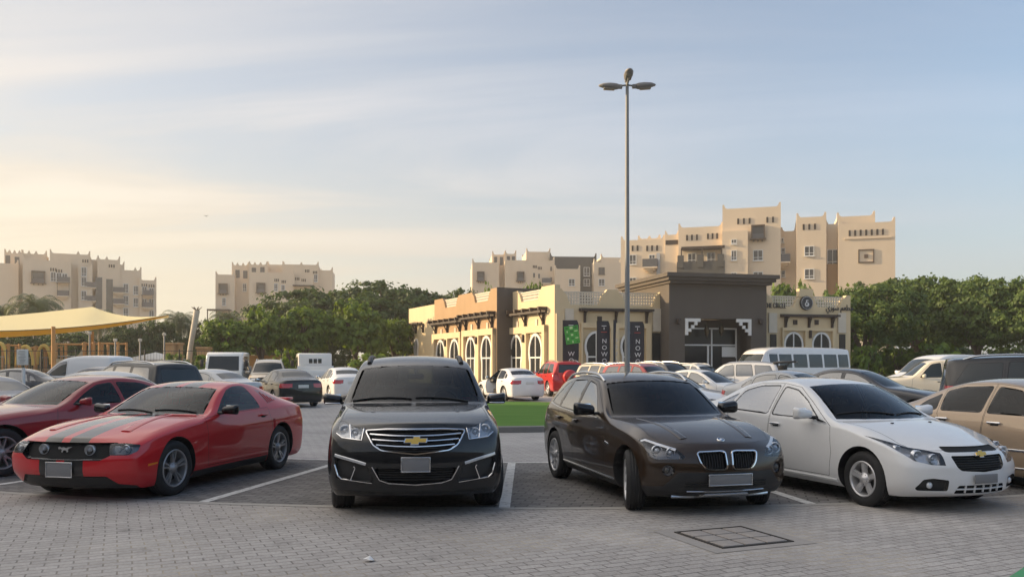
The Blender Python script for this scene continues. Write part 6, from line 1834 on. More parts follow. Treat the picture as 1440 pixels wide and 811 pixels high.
B = {}
def build_mats():
    B['peach'] = wall_mat('peach_render', (0.71, 0.585, 0.44), 0.05, 0.3)
    B['cream'] = wall_mat('cream_render', (0.65, 0.525, 0.335), 0.07)
    B['ochre'] = wall_mat('ochre_render', (0.40, 0.27, 0.16), 0.07)
    B['taupe'] = wall_mat('dark_taupe_render', (0.115, 0.10, 0.086), 0.06)
    B['slate'] = wall_mat('slate_grey_render', (0.10, 0.098, 0.092), 0.05)
    B['lattice'] = simple('white_lattice', (0.60, 0.54, 0.44), 0.8, noise=0.1)
    B['timber'] = simple('dark_timber', (0.045, 0.03, 0.022), 0.6, noise=0.3, scale=8)
    B['whiteframe'] = simple('white_frame', (0.70, 0.69, 0.66), 0.5)
    B['bwin'] = simple('building_glass', (0.03, 0.032, 0.034), 0.06, spec=0.22)
    B['awin'] = simple('flat_glass', (0.09, 0.085, 0.08), 0.15, spec=0.6, noise=0.3, scale=0.4)
    B['hole'] = simple('recess_dark', (0.05, 0.04, 0.035), 0.9)
    B['rail'] = simple('balcony_metal', (0.11, 0.11, 0.115), 0.5, noise=0.2)
    B['brown_frame'] = simple('brown_frame', (0.12, 0.085, 0.06), 0.6)
    B['conduit'] = simple('grey_duct', (0.45, 0.46, 0.47), 0.6)

def apt_window(root, M4, x, z, w, h, y=0.0, frame='whiteframe', arch=False):
    "one recessed window: frame, mullions; the pane is its child"
    mb = MB(); t = 0.09
    mb.box((x - w / 2 + t / 2, y - 0.0, z), (t, 0.14, h)); mb.box((x + w / 2 - t / 2, y, z), (t, 0.14, h))
    mb.box((x, y, z + h / 2 - t / 2), (w - 2 * t, 0.14, t)); mb.box((x, y, z - h / 2 + t / 2), (w - 2 * t, 0.14, t))
    mb.box((x, y, z), (t * 0.8, 0.12, h - 2 * t)); mb.box((x, y, z - h * 0.2), (w - 2 * t, 0.116, t * 0.8))
    mb.box((x, y - 0.09, z - h / 2 - 0.05), (w + 0.2, 0.14, 0.08))
    o = mb.build('window', B[frame], root, xf=M4)
    p = MB(); p.box((x, y - 0.015, z), (w - t, 0.02, h - t)); p.build('pane', B['awin'], o, xf=M4)
    return o

def horn_poly(x0, x1, z0, z1, hr=0.9, wd=0.5, mids=()):
    hr *= 0.62; wd *= 0.62
    "parapet outline with raised finials at both ends and curved shoulders"
    pts = [(x0, z0), (x0, z1 + hr), (x0 + wd * 0.7, z1 + hr), (x0 + wd, z1 + hr * 0.4), (x0 + wd * 1.6, z1 + 0.05), (x0 + wd * 2.2, z1)]
    for mx in mids:
        pts += [(mx - wd, z1), (mx - wd * 0.5, z1 + hr * 0.55), (mx - wd * 0.2, z1 + hr * 0.8), (mx + wd * 0.2, z1 + hr * 0.8), (mx + wd * 0.5, z1 + hr * 0.55), (mx + wd, z1)]
    pts += [(x1 - wd * 2.2, z1), (x1 - wd * 1.6, z1 + 0.05), (x1 - wd, z1 + hr * 0.4), (x1 - wd * 0.7, z1 + hr), (x1, z1 + hr), (x1, z0)]
    return pts

def block(mb, x0, x1, y0, y1, z, hr=0.9, m=0, mids=(), z0=-0.3, wd=0.5, side=True):
    "a rendered volume with horned parapets on its four sides"
    mb.box(((x0 + x1) / 2, (y0 + y1) / 2, (z0 + z - 0.9) / 2), (x1 - x0, y1 - y0, z - 0.9 - z0), m)
    t = 0.3
    if x1 - x0 < wd * 5: wd = (x1 - x0) / 5
    P = horn_poly(x0, x1, z - 0.9, z, hr, wd, mids)
    mb.prism(P, y0, y0 + t, m); mb.prism(P, y1 - t, y1, m)
    w2 = min(0.5, (y1 - y0) / 6)
    Q = horn_poly(y0 + t, y1 - t, z - 0.9, z, hr * 0.55, w2)
    mb.prism(Q, x0, x0 + t, m, 'x'); mb.prism(Q, x1 - t, x1, m, 'x')

def slots(root, M4, x, z, n, dx, w=0.28, h=0.85, y=0.0):
    for k in range(n):
        mb = MB(); mb.box((x + (k - (n - 1) / 2) * dx, y, z), (w, 0.10, h)); mb.build('vent_slot', B['hole'], root, xf=M4)

def balcony(root, M4, x, z, w, d=1.2, h=1.1, y=0.0, canopy=False):
    mb = MB()
    mb.box((x, y - d / 2, z), (w, d, 0.2))
    mb.box((x, y - d * 0.35, z - 0.25), (w * 0.7, d * 0.6, 0.3)); mb.box((x, y - d * 0.2, z - 0.5), (w * 0.4, d * 0.35, 0.3))
    o = mb.build('balcony', B['peach'], root, xf=M4)
    r_ = MB()
    for (a, b, dx, dy) in ((x, y - d + 0.04, w, 0.05), (x - w / 2 + 0.03, y - d / 2, 0.05, d - 0.1), (x + w / 2 - 0.03, y - d / 2, 0.05, d - 0.1)):
        r_.box((a, b, z + 0.1 + h / 2), (dx, dy, h))
    r_.build('railing', B['rail'], o, xf=M4)
    if canopy:
        c = MB(); c.box((x, y - d / 2, z + 2.6), (w * 1.1, d * 1.2, 0.12))
        for sx in (-1, 1): c.box((x + sx * w * 0.48, y - d * 0.95, z + 1.3), (0.1, 0.1, 2.6))
        c.build('canopy', B['timber'], o, xf=M4)
    return o

def framed_bay(root, M4, x, z, w, h, y=0.0):
    "projecting timber oriel: brown frame with a low railing"
    mb = MB(); t = 0.16
    mb.box((x - w / 2, y - 0.25, z), (t, 0.5, h)); mb.box((x + w / 2, y - 0.25, z), (t, 0.5, h)); mb.box((x, y - 0.25, z + h / 2), (w + t, 0.5, t)); mb.box((x, y - 0.25, z - h / 2), (w + 0.5, 0.6, t))
    for k in (-1, 0, 1): mb.box((x + k * w * 0.35, y - 0.18, z - h / 2 - 0.2), (0.18, 0.36, 0.26))
    o = mb.build('oriel_window', B['brown_frame'], root, xf=M4)
    p = MB(); p.box((x, y - 0.02, z), (w * 0.9, 0.06, h * 0.9)); p.build('pane', B['awin'], o, xf=M4)
    r_ = MB(); r_.box((x, y - 0.44, z - h * 0.3), (w, 0.06, h * 0.36)); r_.build('railing', B['rail'], o, xf=M4)

def apartments():
    # ---------------- right block, nearest
    P = Plane(20.0, 118.0, -17); M4 = P.mat(); U = P.u; Z = P.z
    root = empty('apartment_building', (20.0, 118.0, 0), 0, 'large peach apartment block rising behind the restaurant, tallest on the skyline', 'apartment block', 'apartment blocks of the estate')
    rel = lambda: root.matrix_world.inverted()
    root.location = (0, 0, 0)
    w = MB()
    S = [(873, 935, 0.0, 337, ()), (935, 955, -0.2, 330, ()), (954, 1017, -0.8, 319, ()), (1016, 1098, -1.2, 292, ()), (1098, 1121, 0.8, 325, ()), (1120, 1162, -1.6, 305, ()), (1161, 1180, 0.3, 315, ()), (1179, 1259, -1.6, 313, ())]
    for (a, b, dep, ytop, mids) in S:
        x0, x1 = U(a, -dep), U(b, -dep)
        z = Z((a + b) / 2, ytop, -dep)
        block(w, x0, x1, dep, 16 + dep, z, 0.9, 0, mids)
    # upper tower parts
    block(w, U(888), U(921), 6, 12, Z(905, 327), 0.8, 0, (U(905),))
    block(w, U(1179, 1.6), U(1234, 1.6), 1.0, 14, Z(1205, 302), 0.9)
    # low projecting volumes on the ground floors
    x0, x1 = U(1016, 1.2), U(1052, 1.2)
    w.box(((x0 + x1) / 2, -1.7, Z(1030, 328) / 2), (x1 - x0, 1.0, Z(1030, 328)))
    # moulding lines
    w.box(((U(1186) + U(1252)) / 2, -1.66, Z(1220, 337)), (U(1252) - U(1186), 0.16, 0.18))
    w.build('wall', B['peach'], root, xf=M4)
    for (px, py, wpx, hpx, dep) in ((890, 365, 10, 14, 0), (890, 397, 10, 14, 0), (940, 364, 6, 14, 0), (950, 364, 6, 14, 0), (973, 363, 12, 14, -0.8), (1000, 362, 12, 14, -0.8),
                              (1032, 359, 8, 14, -2.2), (1066, 359, 14, 15, -1.2), (1032, 340, 8, 7, -2.2), (1032, 387, 8, 8, -2.2), (1066, 387, 14, 10, -1.2), (1099, 338, 7, 7, 0.8), (1099, 353, 11, 9, 0.8), (1099, 385, 11, 10, 0.8),
                              (1138, 353, 14, 14, -1.6), (1138, 385, 14, 14, -1.6), (1171, 363, 16, 25, 0.3), (917, 362, 9, 8, 0)):
        W_ = U(px + wpx / 2, -dep) - U(px - wpx / 2, -dep); H_ = hpx / FPX * (P.o.y + P.d.y * U(px))
        apt_window(root, M4, U(px, -dep), Z(px, py, -dep), W_, H_, dep - 0.03)
    for (px, py, n, dxp, dep) in ((893, 349, 2, 7, 0), (917, 349, 3, 7, 0), (973, 334, 3, 7, -0.8), (1002, 332, 3, 6.5, -0.8), (1046, 311, 3, 8, -1.2), (1083, 309, 2, 8, -1.2), (1138, 319, 3, 8, -1.6), (1218, 327, 7, 7.8, -1.6)):
        dx = U(px + dxp, -dep) - U(px, -dep)
        slots(root, M4, U(px, -dep), Z(px, py, -dep), n, dx, 0.24, 0.75, dep - 0.02)
    mb = MB(); mb.box((U(945), -0.23, Z(945, 341)), (1.7, 0.1, 0.6)); mb.build('vent_slot', B['hole'], root, xf=M4)
    balcony(root, M4, U(915), Z(915, 377), 2.0, 1.1, 1.1, 0)
    balcony(root, M4, U(917), Z(917, 406), 2.0, 1.1, 1.1, 0)
    balcony(root, M4, U(1100), Z(1100, 370), 2.0, 1.3, 1.0, 0.2)
    # slate terrace with columns and pergola
    x0, x1 = U(952, 2.2), U(1019, 2.2)
    t = MB(); zt = Z(985, 371, 2.2)
    t.box(((x0 + x1) / 2, -1.6, zt - 0.6), (x1 - x0, 1.6, 1.9))
    for x in (x0 + 0.5, (x0 + x1) / 2, x1 - 0.5): t.box((x, -2.3, zt + 0.35), (0.8, 0.5, 1.7))
    t.box((x0 + 0.6, -1.5, zt / 2 - 1), (1.1, 1.4, zt - 1)); t.box((x1 - 0.6, -1.5, zt / 2 - 1), (1.1, 1.4, zt - 1))
    t.build('terrace', B['slate'], root, xf=M4)
    p = MB(); p.box(((x0 + x1) / 2 + 0.3, -1.5, Z(985, 348, 2.2)), (x1 - x0 - 0.6, 1.6, 0.35))
    for x in (x0 + 0.6, (x0 + x1) / 2 + 0.2, x1 - 0.4): p.box((x, -2.2, (Z(985, 348, 2.2) + zt) / 2), (0.14, 0.14, Z(985, 348, 2.2) - zt))
    p.build('pergola', B['timber'], root, xf=M4)
    framed_bay(root, M4, U(1066, 1.2), Z(1066, 327, 1.2), 1.6, 1.8, -1.25)
    mb = MB(); x, z = U(1218, 1.6), Z(1218, 360, 1.6)
    for (a, b, dx, dz) in ((x, z + 0.8, 1.9, 0.14), (x, z - 0.8, 1.9, 0.14), (x - 0.88, z, 0.14, 1.5), (x + 0.88, z, 0.14, 1.5), (x, z, 0.45, 0.45)): mb.box((a, -1.65, b), (dx, 0.14, dz))
    mb.build('square_ornament', B['brown_frame'], root, xf=M4)
    tk = MB(); tk.rbox((U(1133), 6, Z(1133, 302)), (0.9, 0.9, 1.0), 0.1); tk.build('roof_tank', B['conduit'], root, xf=M4)
    dp = MB(); dp.box((U(926), -0.15, Z(926, 372)), (0.5, 0.2, 3.2)); dp.build('service_duct', B['conduit'], root, xf=M4)
    dp = MB(); dp.box((U(1171), 0.12, Z(1171, 395)), (1.4, 0.3, 4.5)); dp.build('balcony_panel', B['ochre'], root, xf=M4)

    # ---------------- centre block
    P = Plane(-10.0, 178.0, 4); M4 = P.mat(); U = P.u; Z = P.z
    root = empty('apartment_building', (0, 0, 0), 0, 'peach apartment block with a slate grey centre left of the lamp post', 'apartment block', 'apartment blocks of the estate')
    w = MB()
    for (a, b, dep, yt, mids) in ((664, 702, -2, 369, ()), (692, 711, 0, 358, ()), (710, 726, -0.6, 357, ()), (710, 780, -2.6, 366, ()), (740, 774, 3, 354, ()), (780, 816, -4, 378, ()), (835, 874, -1.5, 369, ()), (845, 880, 2, 362, ())):
        x0, x1 = U(a, -dep), U(b, -dep)
        block(w, x0, x1, dep, 14, Z((a + b) / 2, yt, -dep), 1.2, 0, mids)
    w.build('wall', B['peach'], root, xf=M4)
    s = MB(); block(s, U(774), U(840), 1, 12, Z(806, 360), 1.2); s.build('grey_wall', B['slate'], root, xf=M4)
    for (px, py, dep) in ((676, 389, -2), (732, 389, -2.6)): framed_bay(root, M4, U(px, -dep), Z(px, py, -dep), 1.4, 1.9, dep)
    for (px, py, dep, fr) in ((804, 397, -4, 'whiteframe'), (846, 397, -1.5, 'whiteframe'), (846, 381, -1.5, 'brown_frame'), (825, 382, 1, 'whiteframe'), (825, 397, 1, 'whiteframe')):
        apt_window(root, M4, U(px, -dep), Z(px, py, -dep), 1.3, 1.5 if py != 382 else 1.9, dep - 0.03, fr)
    for (px, py, dep) in ((697, 367, 0), (705, 367, 0), (715, 366, -0.6), (722, 366, -0.6)):
        mb = MB(); mb.box((U(px, -dep), dep - 0.02, Z(px, py, -dep)), (0.65, 0.1, 1.7)); mb.build('loggia_opening', B['awin'], root, xf=M4)
    for (px, py) in ((752, 375), (759, 377)): slots(root, M4, U(px, 2.6), Z(px, py, 2.6), 3, 0.3, 0.18, 0.55, -2.62)
    balcony(root, M4, U(768, 2.6), Z(768, 399, 2.6), 1.8, 1.2, 1.0, -2.6)
    for (px, py) in ((751, 387), (758, 388), (775, 378), (775, 393)):
        mb = MB(); mb.box((U(px, 2.6), -2.62, Z(px, py, 2.6)), (0.35, 0.1, 0.9)); mb.build('slit_window', B['awin'], root, xf=M4)

    # ---------------- block behind the trees, left of centre
    P = Plane(-62.0, 185.0, 10); M4 = P.mat(); U = P.u; Z = P.z
    root = empty('apartment_building', (0, 0, 0), 0, 'pale apartment block half hidden by the big dark tree', 'apartment block', 'apartment blocks of the estate')
    w = MB()
    for (a, b, dep, yt, mids) in ((303, 330, -2, 386, ()), (326, 350, 0.0, 373, (P.u(334), P.u(342))), (350, 376, -0.8, 372, (P.u(359), P.u(367))), (350, 414, -3, 383, ()), (376, 400, 3, 372, ()), (397, 448, -0.5, 372, (P.u(424),)), (414, 440, -2.5, 390, ()), (446, 468, 0, 380, ())):
        block(w, U(a, -dep), U(b, -dep), dep, 14, Z((a + b) / 2, yt, -dep), 1.1, 0, mids)
    w.build('wall', B['peach'], root, xf=M4)
    for (px, py, dep) in ((314, 406, -2), (367, 405, -3)): framed_bay(root, M4, U(px, -dep), Z(px, py, -dep), 1.7, 2.1, dep)
    for (px, py, dep) in ((334, 385, 0), (345, 386, 0), (357, 382, -0.8), (369, 381, -0.8)):
        mb = MB(); mb.box((U(px, -dep), dep - 0.02, Z(px, py, -dep)), (0.9, 0.1, 1.7)); mb.build('loggia_opening', B['awin'], root, xf=M4)
    for (px, py, dep) in ((389, 394, -3), (399, 396, -3), (418, 392, -2.5), (427, 394, -2.5), (432, 381, -0.5), (443, 383, -0.5)): slots(root, M4, U(px, -dep), Z(px, py, -dep), 3, 0.35, 0.2, 0.6, dep - 0.02)
    for (px, py, dep) in ((388, 404, -3), (398, 406, -3), (315, 424, -2), (344, 404, 0), (444, 391, -0.5)): apt_window(root, M4, U(px, -dep), Z(px, py, -dep), 0.8, 1.7, dep - 0.03)
    c = MB(); c.box((U(427, 3), -3.4, Z(427, 402, 3)), (4.5, 2.0, 0.2)); c.build('canopy', B['timber'], root, xf=M4)
    c = MB(); c.box((U(309, 3), -3.6, Z(309, 436, 3)), (4.6, 3.0, 0.25)); 
    for x in (-2.2, 2.2): c.box((U(309, 3) + x, -4.8, Z(309, 436, 3) / 2), (0.2, 0.2, Z(309, 436, 3)))
    c.build('pergola', B['timber'], root, xf=M4)

    # ---------------- left block
    P = Plane(-98.0, 163.0, 27); M4 = P.mat(); U = P.u; Z = P.z
    root = empty('apartment_building', (0, 0, 0), 0, 'pale apartment block above the yellow shade sail', 'apartment block', 'apartment blocks of the estate')
    w = MB()
    for (a, b, dep, yt, mids) in ((-60, 26, -1, 369, ()), (6, 33, 1, 356, (P.u(13), P.u(20), P.u(27))), (30, 66, 2, 357, (P.u(40), P.u(50))), (32, 100, -3, 366, ()), (70, 127, 0, 357, (P.u(110),)), (110, 130, -1.2, 375, ()), (126, 138, 1.5, 365, ()), (137, 169, -0.8, 365, (P.u(150),)), (164, 175, 1, 372, ()), (169, 199, -0.6, 380, (P.u(190),)), (196, 220, -1.2, 394, ())):
        block(w, U(a, -dep), U(b, -dep), dep, 14, Z((a + b) / 2, yt, -dep), 1.2, 0, mids)
    w.build('wall', B['peach'], root, xf=M4)
    framed_bay(root, M4, U(54, 3), Z(54, 390, 3), 2.2, 2.3, -3)
    for (px, py, dep) in ((75, 389, -3), (83, 390, -3), (91, 391, -3), (118, 382, -1.2), (118, 396, -1.2), (118, 415, -1.2), (177, 405, -0.6), (177, 422, -0.6), (177, 439, -0.6), (191, 408, -0.6), (191, 425, -0.6), (213, 426, -1.2), (203, 426, -1.2), (213, 411, -1.2), (203, 409, -1.2), (213, 442, -1.2)):
        apt_window(root, M4, U(px, -dep), Z(px, py, -dep), 0.95, 1.8, dep - 0.03)
    for (px, py, dep) in ((75, 379, -3), (83, 381, -3), (120, 367, 0), (157, 374, -0.8), (203, 401, -1.2), (213, 402, -1.2)): slots(root, M4, U(px, -dep), Z(px, py, -dep), 3, 0.42, 0.22, 0.6, dep - 0.02)
    for (px, py, dep, cn) in ((90, 398, -3, False), (89, 417, -3, True), (127, 405, -0.2, False), (127, 424, -0.2, False), (167, 412, -0.8, False), (167, 428, -0.8, False), (208, 416, -1.2, False), (207, 433, -1.2, True)):
        balcony(root, M4, U(px, -dep), Z(px, py, -dep), 2.1, 1.2, 1.0, dep, cn)
    for (px, py, hp) in ((139, 412, 42), (154, 422, 56)):
        mb = MB(); mb.box((U(px, 0.8), -0.84, Z(px, py, 0.8)), (1.2, 0.1, hp / FPX * 180)); mb.build('stair_window', B['awin'], root, xf=M4)
    for (px, py) in ((11, 365), (24, 367)):
        mb = MB(); mb.box((U(px, -1), 0.98, Z(px, py, -1)), (0.8, 0.1, 1.6)); mb.build('loggia_opening', B['awin'], root, xf=M4)

    # ---------------- unseen block added out to the left to throw shade over the car park
    root = empty('apartment_building', (0, 0, 0), 0, 'unseen apartment-style block added left of the car park to shade it', 'apartment block', 'apartment blocks of the estate')
    w = MB()
    for k, (y0, y1, z) in enumerate(SHADE):
        block(w, y0, y1, 0, 13, z, 0.9)
    P = Plane(-58.0, 0.0, 90); w.build('wall', B['peach'], root, xf=P.mat())
    for k in range(10):
        for fl in range(5):
            apt_window(root, P.mat(), -26 + 7 * k, 2.6 + 3.3 * fl, 1.6, 1.6, -0.03)

def backdrop_behind():  # added dark block behind the camera; hides the low sky from the paintwork
    "unseen building put in only to darken what the car fronts mirror"
    r = empty('unseen_backdrop', (0, 0, 0), 0, 'unseen low brown building added behind the camera to darken reflections', 'shop')
    w = MB(); block(w, -46, 46, -24, -15, 8.5, 0.6, 0, (-24, 0, 24)); w.build('wall', B['taupe'], r)
    for k in range(14):
        p = MB(); p.box((-39 + 6 * k, -14.98, 1.9), (4.2, 0.1, 2.8)); p.build('shop_window', B['bwin'], r)
    a = MB(); a.box((0, -14.2, 3.8), (90, 1.6, 0.25)); a.build('canopy', B['timber'], r)

SHADE = [(-40, -8, 21.0), (-8, 22, 22.0), (22, 41, 21.0)]

# ------------------------------------------------------------------ restaurant
def keyhole(x, z0, z1, w):
    "horseshoe-arched tall window outline (x, z)"
    h = z1 - z0
    r_ = w * 0.5
    pts = []
    zc = z1 - r_ * 1.25
    for k in range(0, 21):
        a = R(-32 + (244) * k / 20)
        pts.append((x + r_ * math.cos(a), zc + r_ * 1.25 * math.sin(a)))
    zm = zc - r_ * 1.15
    left = [(x - r_ * 0.84, zm), (x - r_ * 0.86, z0)]
    right = [(x + r_ * 0.86, z0), (x + r_ * 0.84, zm)]
    return pts + left + right

def arch_window(root, M4, x, z0, z1, w, y, transom=0.35):
    "white arched window with a middle bar and transom; pane is a child"
    outer = keyhole(x, z0, z1, w * 1.22); inner = keyhole(x, z0 + 0.05, z1 - w * 0.11, w)
    mb = MB()
    n = len(outer)
    for k in range(n):
        j = (k + 1) % n
        o0, o1, i0, i1 = outer[k], outer[j], inner[k], inner[j]
        mb.add([(o0[0], y - 0.06, o0[1]), (o1[0], y - 0.06, o1[1]), (i1[0], y - 0.06, i1[1]), (i0[0], y - 0.06, i0[1]), (i0[0], y + 0.05, i0[1]), (i1[0], y + 0.05, i1[1]), (o0[0], y + 0.05, o0[1]), (o1[0], y + 0.05, o1[1])],
               [(0, 1, 2, 3), (3, 2, 5, 4), (1, 0, 6, 7)])
    mb.box((x, y - 0.02, (z0 + z1) / 2), (0.07, 0.06, z1 - z0 - 0.2))
    zt = lerp(z0, z1, 0.5)
    mb.box((x, y - 0.022, zt), (w * 0.98, 0.056, 0.09))
    o = mb.build('arched_window', B['whiteframe'], root, xf=M4)
    p = MB(); p.prism(inner, y + 0.0, y + 0.02); p.build('pane', B['bwin'], o, xf=M4)
    return o

def trellis(root, M4, x0, x1, z, y, n=5, rafters=True):
    mb = MB()
    mb.box(((x0 + x1) / 2, y - 0.42, z), (x1 - x0, 0.10, 0.14))
    mb.box(((x0 + x1) / 2, y - 0.05, z), (x1 - x0, 0.1, 0.18))
    k = 3
    for i in range(k):
        x = lerp(x0 + 0.35, x1 - 0.35, i / (k - 1))
        mb.box((x, y - 0.24, z - 0.10), (0.10, 0.46, 0.10))
        mb.prism([(x - 0.06, z - 0.15), (x - 0.05, z - 0.85), (x + 0.05, z - 0.85), (x + 0.06, z - 0.15)], y - 0.16, y - 0.0)
        mb.tube([(x, y - 0.02, z - 0.8), (x, y - 0.36, z - 0.15)], 0.04, 6)
    if rafters:
        m = n
        for i in range(m):
            x = lerp(x0, x1, i / (m - 1))
            mb.prism([(x - 0.05, z + 0.07), (x - 0.18, z + 0.26), (x + 0.08, z + 0.28), (x + 0.05, z + 0.07)], y - 0.60, y - 0.02)
    mb.build('timber_trellis', B['timber'], root, xf=M4)

def lattice_panel(root, M4, x0, x1, z0, z1, y):
    "white pierced parapet screen"
    mb = MB()
    n = max(3, int((x1 - x0) / 0.17)); m = max(2, int((z1 - z0) / 0.16))
    mb.box(((x0 + x1) / 2, y, z0 + 0.04), (x1 - x0, 0.1, 0.08)); mb.box(((x0 + x1) / 2, y, z1 - 0.04), (x1 - x0, 0.1, 0.08))
    for i in range(n + 1):
        mb.box((lerp(x0, x1, i / n), y, (z0 + z1) / 2), (0.075, 0.08, z1 - z0 - 0.16))
    for j in range(1, m):
        mb.box(((x0 + x1) / 2, y, lerp(z0, z1, j / m)), (x1 - x0, 0.078, 0.07))
    mb.build('lattice_parapet', B['lattice'], root, xf=M4)

def notched(x0, x1, z0, z1, notches, dip=0.75):
    "parapet outline with scooped notches"
    pts = [(x0, z0), (x0, z1)]
    for (a, b) in sorted(notches):
        pts += [(a - 0.55, z1), (a - 0.45, z1 - dip * 0.15), (a - 0.25, z1 - dip * 0.35), (a - 0.15, z1 - dip * 0.6), (a, z1 - dip), (b, z1 - dip), (b + 0.15, z1 - dip * 0.6), (b + 0.25, z1 - dip * 0.35), (b + 0.45, z1 - dip * 0.15), (b + 0.55, z1)]
    return pts + [(x1, z1), (x1, z0)]

def text_mesh(body, size, name, mat, parent, M4, extrude=0.03, xf=None):
    cu = bpy.data.curves.new(name, 'FONT'); cu.body = body; cu.size = size; cu.extrude = extrude; cu.align_x = 'CENTER'; cu.align_y = 'CENTER'
    o = bpy.data.objects.new(name, cu); COL.objects.link(o)
    dg = bpy.context.evaluated_depsgraph_get()
    me = bpy.data.meshes.new_from_object(o.evaluated_get(dg))
    bpy.data.objects.remove(o)
    me.transform(M4)
    me.materials.clear(); me.materials.append(mat)
    return link(name, me, parent)

def upright(x, y, z):
    "text frame: lies in the facade plane, faces outwards"
    return Matrix.Translation((x, y, z)) @ Matrix.Rotation(R(90), 4, 'X')

def restaurant():
    root = empty('restaurant', (0, 0, 0), 0, 'low cream and brown restaurant with arched windows and a dark entrance block', 'restaurant')
    # ---- sunlit side wall
    # facade frame with x reversed so that outward is -y
    PA = Plane(2.52, 50.0, -65.2)                          # same line, x negative going away
    M4 = PA.mat(); U = PA.u; Z = PA.z
    w = MB()
    def wall(mb, a, b, dep, yt, notch, depth=9.0, m=0, thick=0.35):
        x0, x1 = sorted((U(a, -dep), U(b, -dep)))
        z = Z((a + b) / 2, yt, -dep)
        mb.prism(notched(x0, x1, -0.2, z, [tuple(sorted((U(p, -dep), U(q, -dep)))) for p, q in notch]), dep, dep + thick, m)
        mb.box(((x0 + x1) / 2, dep + thick + (depth - thick) / 2 + 0.002, (z - 1.3) / 2), (x1 - x0 - 0.004, depth - thick, z - 1.3), m)
        return x0, x1, z
    a0 = wall(w, 780, 712, 0.0, 406, [(756, 733)])
    w.build('cream_wall', B['cream'], root, xf=M4)
    w = MB(); a1 = wall(w, 699, 611, -1.1, 413, [(686, 668), (641, 626)]); w.build('brown_wall', B['ochre'], root, xf=M4)
    ew = MB(); ew.box((a1[1] + 0.02, 0.4, a1[2] / 2), (0.05, 3.04, a1[2] + 0.02)); ew.build('end_wall', B['taupe'], root, xf=M4)
    w = MB(); a2 = wall(w, 611, 575, 0.0, 431, []); w.build('cream_wall', B['cream'], root, xf=M4)
    for (p, q, dep, z1) in ((756, 733, 0, a0[2]), (686, 668, -1.1, a1[2]), (641, 626, -1.1, a1[2])):
        x0, x1 = sorted((U(p, -dep), U(q, -dep)))
        lattice_panel(root, M4, x0 - 0.35, x1 + 0.35, z1 - 0.85, z1 - 0.12, dep + 0.18)
    # raised surrounds with pairs of arched windows
    for (p, q, dep, yt, wins) in ((770, 713, 0, 459, (726, 753)), (697, 653, -1.1, 463, (662, 684)), (651, 611, -1.1, 468, (619.5, 639))):
        x0, x1 = sorted((U(p, -dep), U(q, -dep))); zt = Z((p + q) / 2, yt, -dep)
        s = MB(); y = dep - 0.14
        wc = [U(v, -dep + 0.1) for v in wins]; ww = abs(wc[1] - wc[0]) * 0.56
        # surround built as piers and a head so that the windows sit in recesses
        xs = sorted(wc)
        edges = [x0, xs[0] - ww * 0.7, xs[0] + ww * 0.7, xs[1] - ww * 0.7, xs[1] + ww * 0.7, x1]
        for i in (0, 2, 4): s.box(((edges[i] + edges[i + 1]) / 2, y + 0.05, zt / 2), (edges[i + 1] - edges[i], 0.30, zt))
        s.box(((x0 + x1) / 2, y + 0.05, zt - 0.22), (x1 - x0, 0.29, 0.42))
        s.build('window_surround', B['cream'], root, xf=M4)
        for xw in xs:
            arch_window(root, M4, xw, 0.5, zt - 0.45, ww, dep - 0.07)
        mb = MB(); mb.rbox(((xs[0] + xs[1]) / 2, y - 0.16, zt - 0.75), (0.16, 0.14, 0.5), 0.04); mb.build('wall_lamp', B['timber'], root, xf=M4)
        tz = Z((p + q) / 2, {459: 441, 463: 446, 468: 454}[yt], -dep)
        trellis(root, M4, x0 + 0.1, x1 - 0.1, tz, dep, 6)
        for xw in xs:
            mb = MB(); mb.box((xw, dep - 0.02, tz - 0.62), (0.26, 0.08, 0.42)); mb.build('vent_opening', B['lattice'], root, xf=M4)
    # far end: small window and trellis
    arch_window(root, M4, U(586), 0.5, Z(586, 476), 0.9, -0.05)
    trellis(root, M4, U(594), U(578), Z(586, 455), 0.0, 3, False)
    # ---- front wall in shade
    PF = Plane(2.52, 50.0, 13.9); M5 = PF.mat(); U = PF.u; Z = PF.z
    w = MB()
    x0, x1, z1 = U(780), U(941), Z(860, 407)
    nt_ = [(U(802), U(842)), (U(880), U(918))]
    w.prism(notched(x0 + 0.0, x1, -0.2, z1, nt_, 0.95), 0.0, 0.35)
    w.box(((x0 + x1) / 2, 4.9, (z1 - 1.5) / 2), (x1 - x0 - 0.3, 9.0, z1 - 1.5))
    w.build('cream_wall', B['cream'], root, xf=M5)
    for a, b in nt_: lattice_panel(root, M5, a - 0.4, b + 0.4, z1 - 1.05, z1 - 0.15, 0.18)
    wz = lambda px, py: Z(px, py)
    trellis(root, M5, U(814), U(916), Z(865, 436), 0.0, 8, False)
    s = MB()
    xa, xb = U(816), U(914); zt = Z(865, 455)
    xs = [U(838), U(888)]; ww = 1.25
    e = [xa, xs[0] - ww * 0.7, xs[0] + ww * 0.7, xs[1] - ww * 0.7, xs[1] + ww * 0.7, xb]
    for i in (0, 2, 4): s.box(((e[i] + e[i + 1]) / 2, -0.08, zt / 2), (e[i + 1] - e[i], 0.28, zt))
    s.box(((xa + xb) / 2, -0.08, zt - 0.12), (xb - xa, 0.27, 0.3))
    s.box((U(787), -0.08, 2.3), (0.5, 0.2, 4.6)); s.box((U(933), -0.08, 2.3), (0.4, 0.2, 4.6))
    s.build('window_surround', B['cream'], root, xf=M5)
    for xw in xs: arch_window(root, M5, xw, 0.5, zt - 0.45, ww, -0.05)
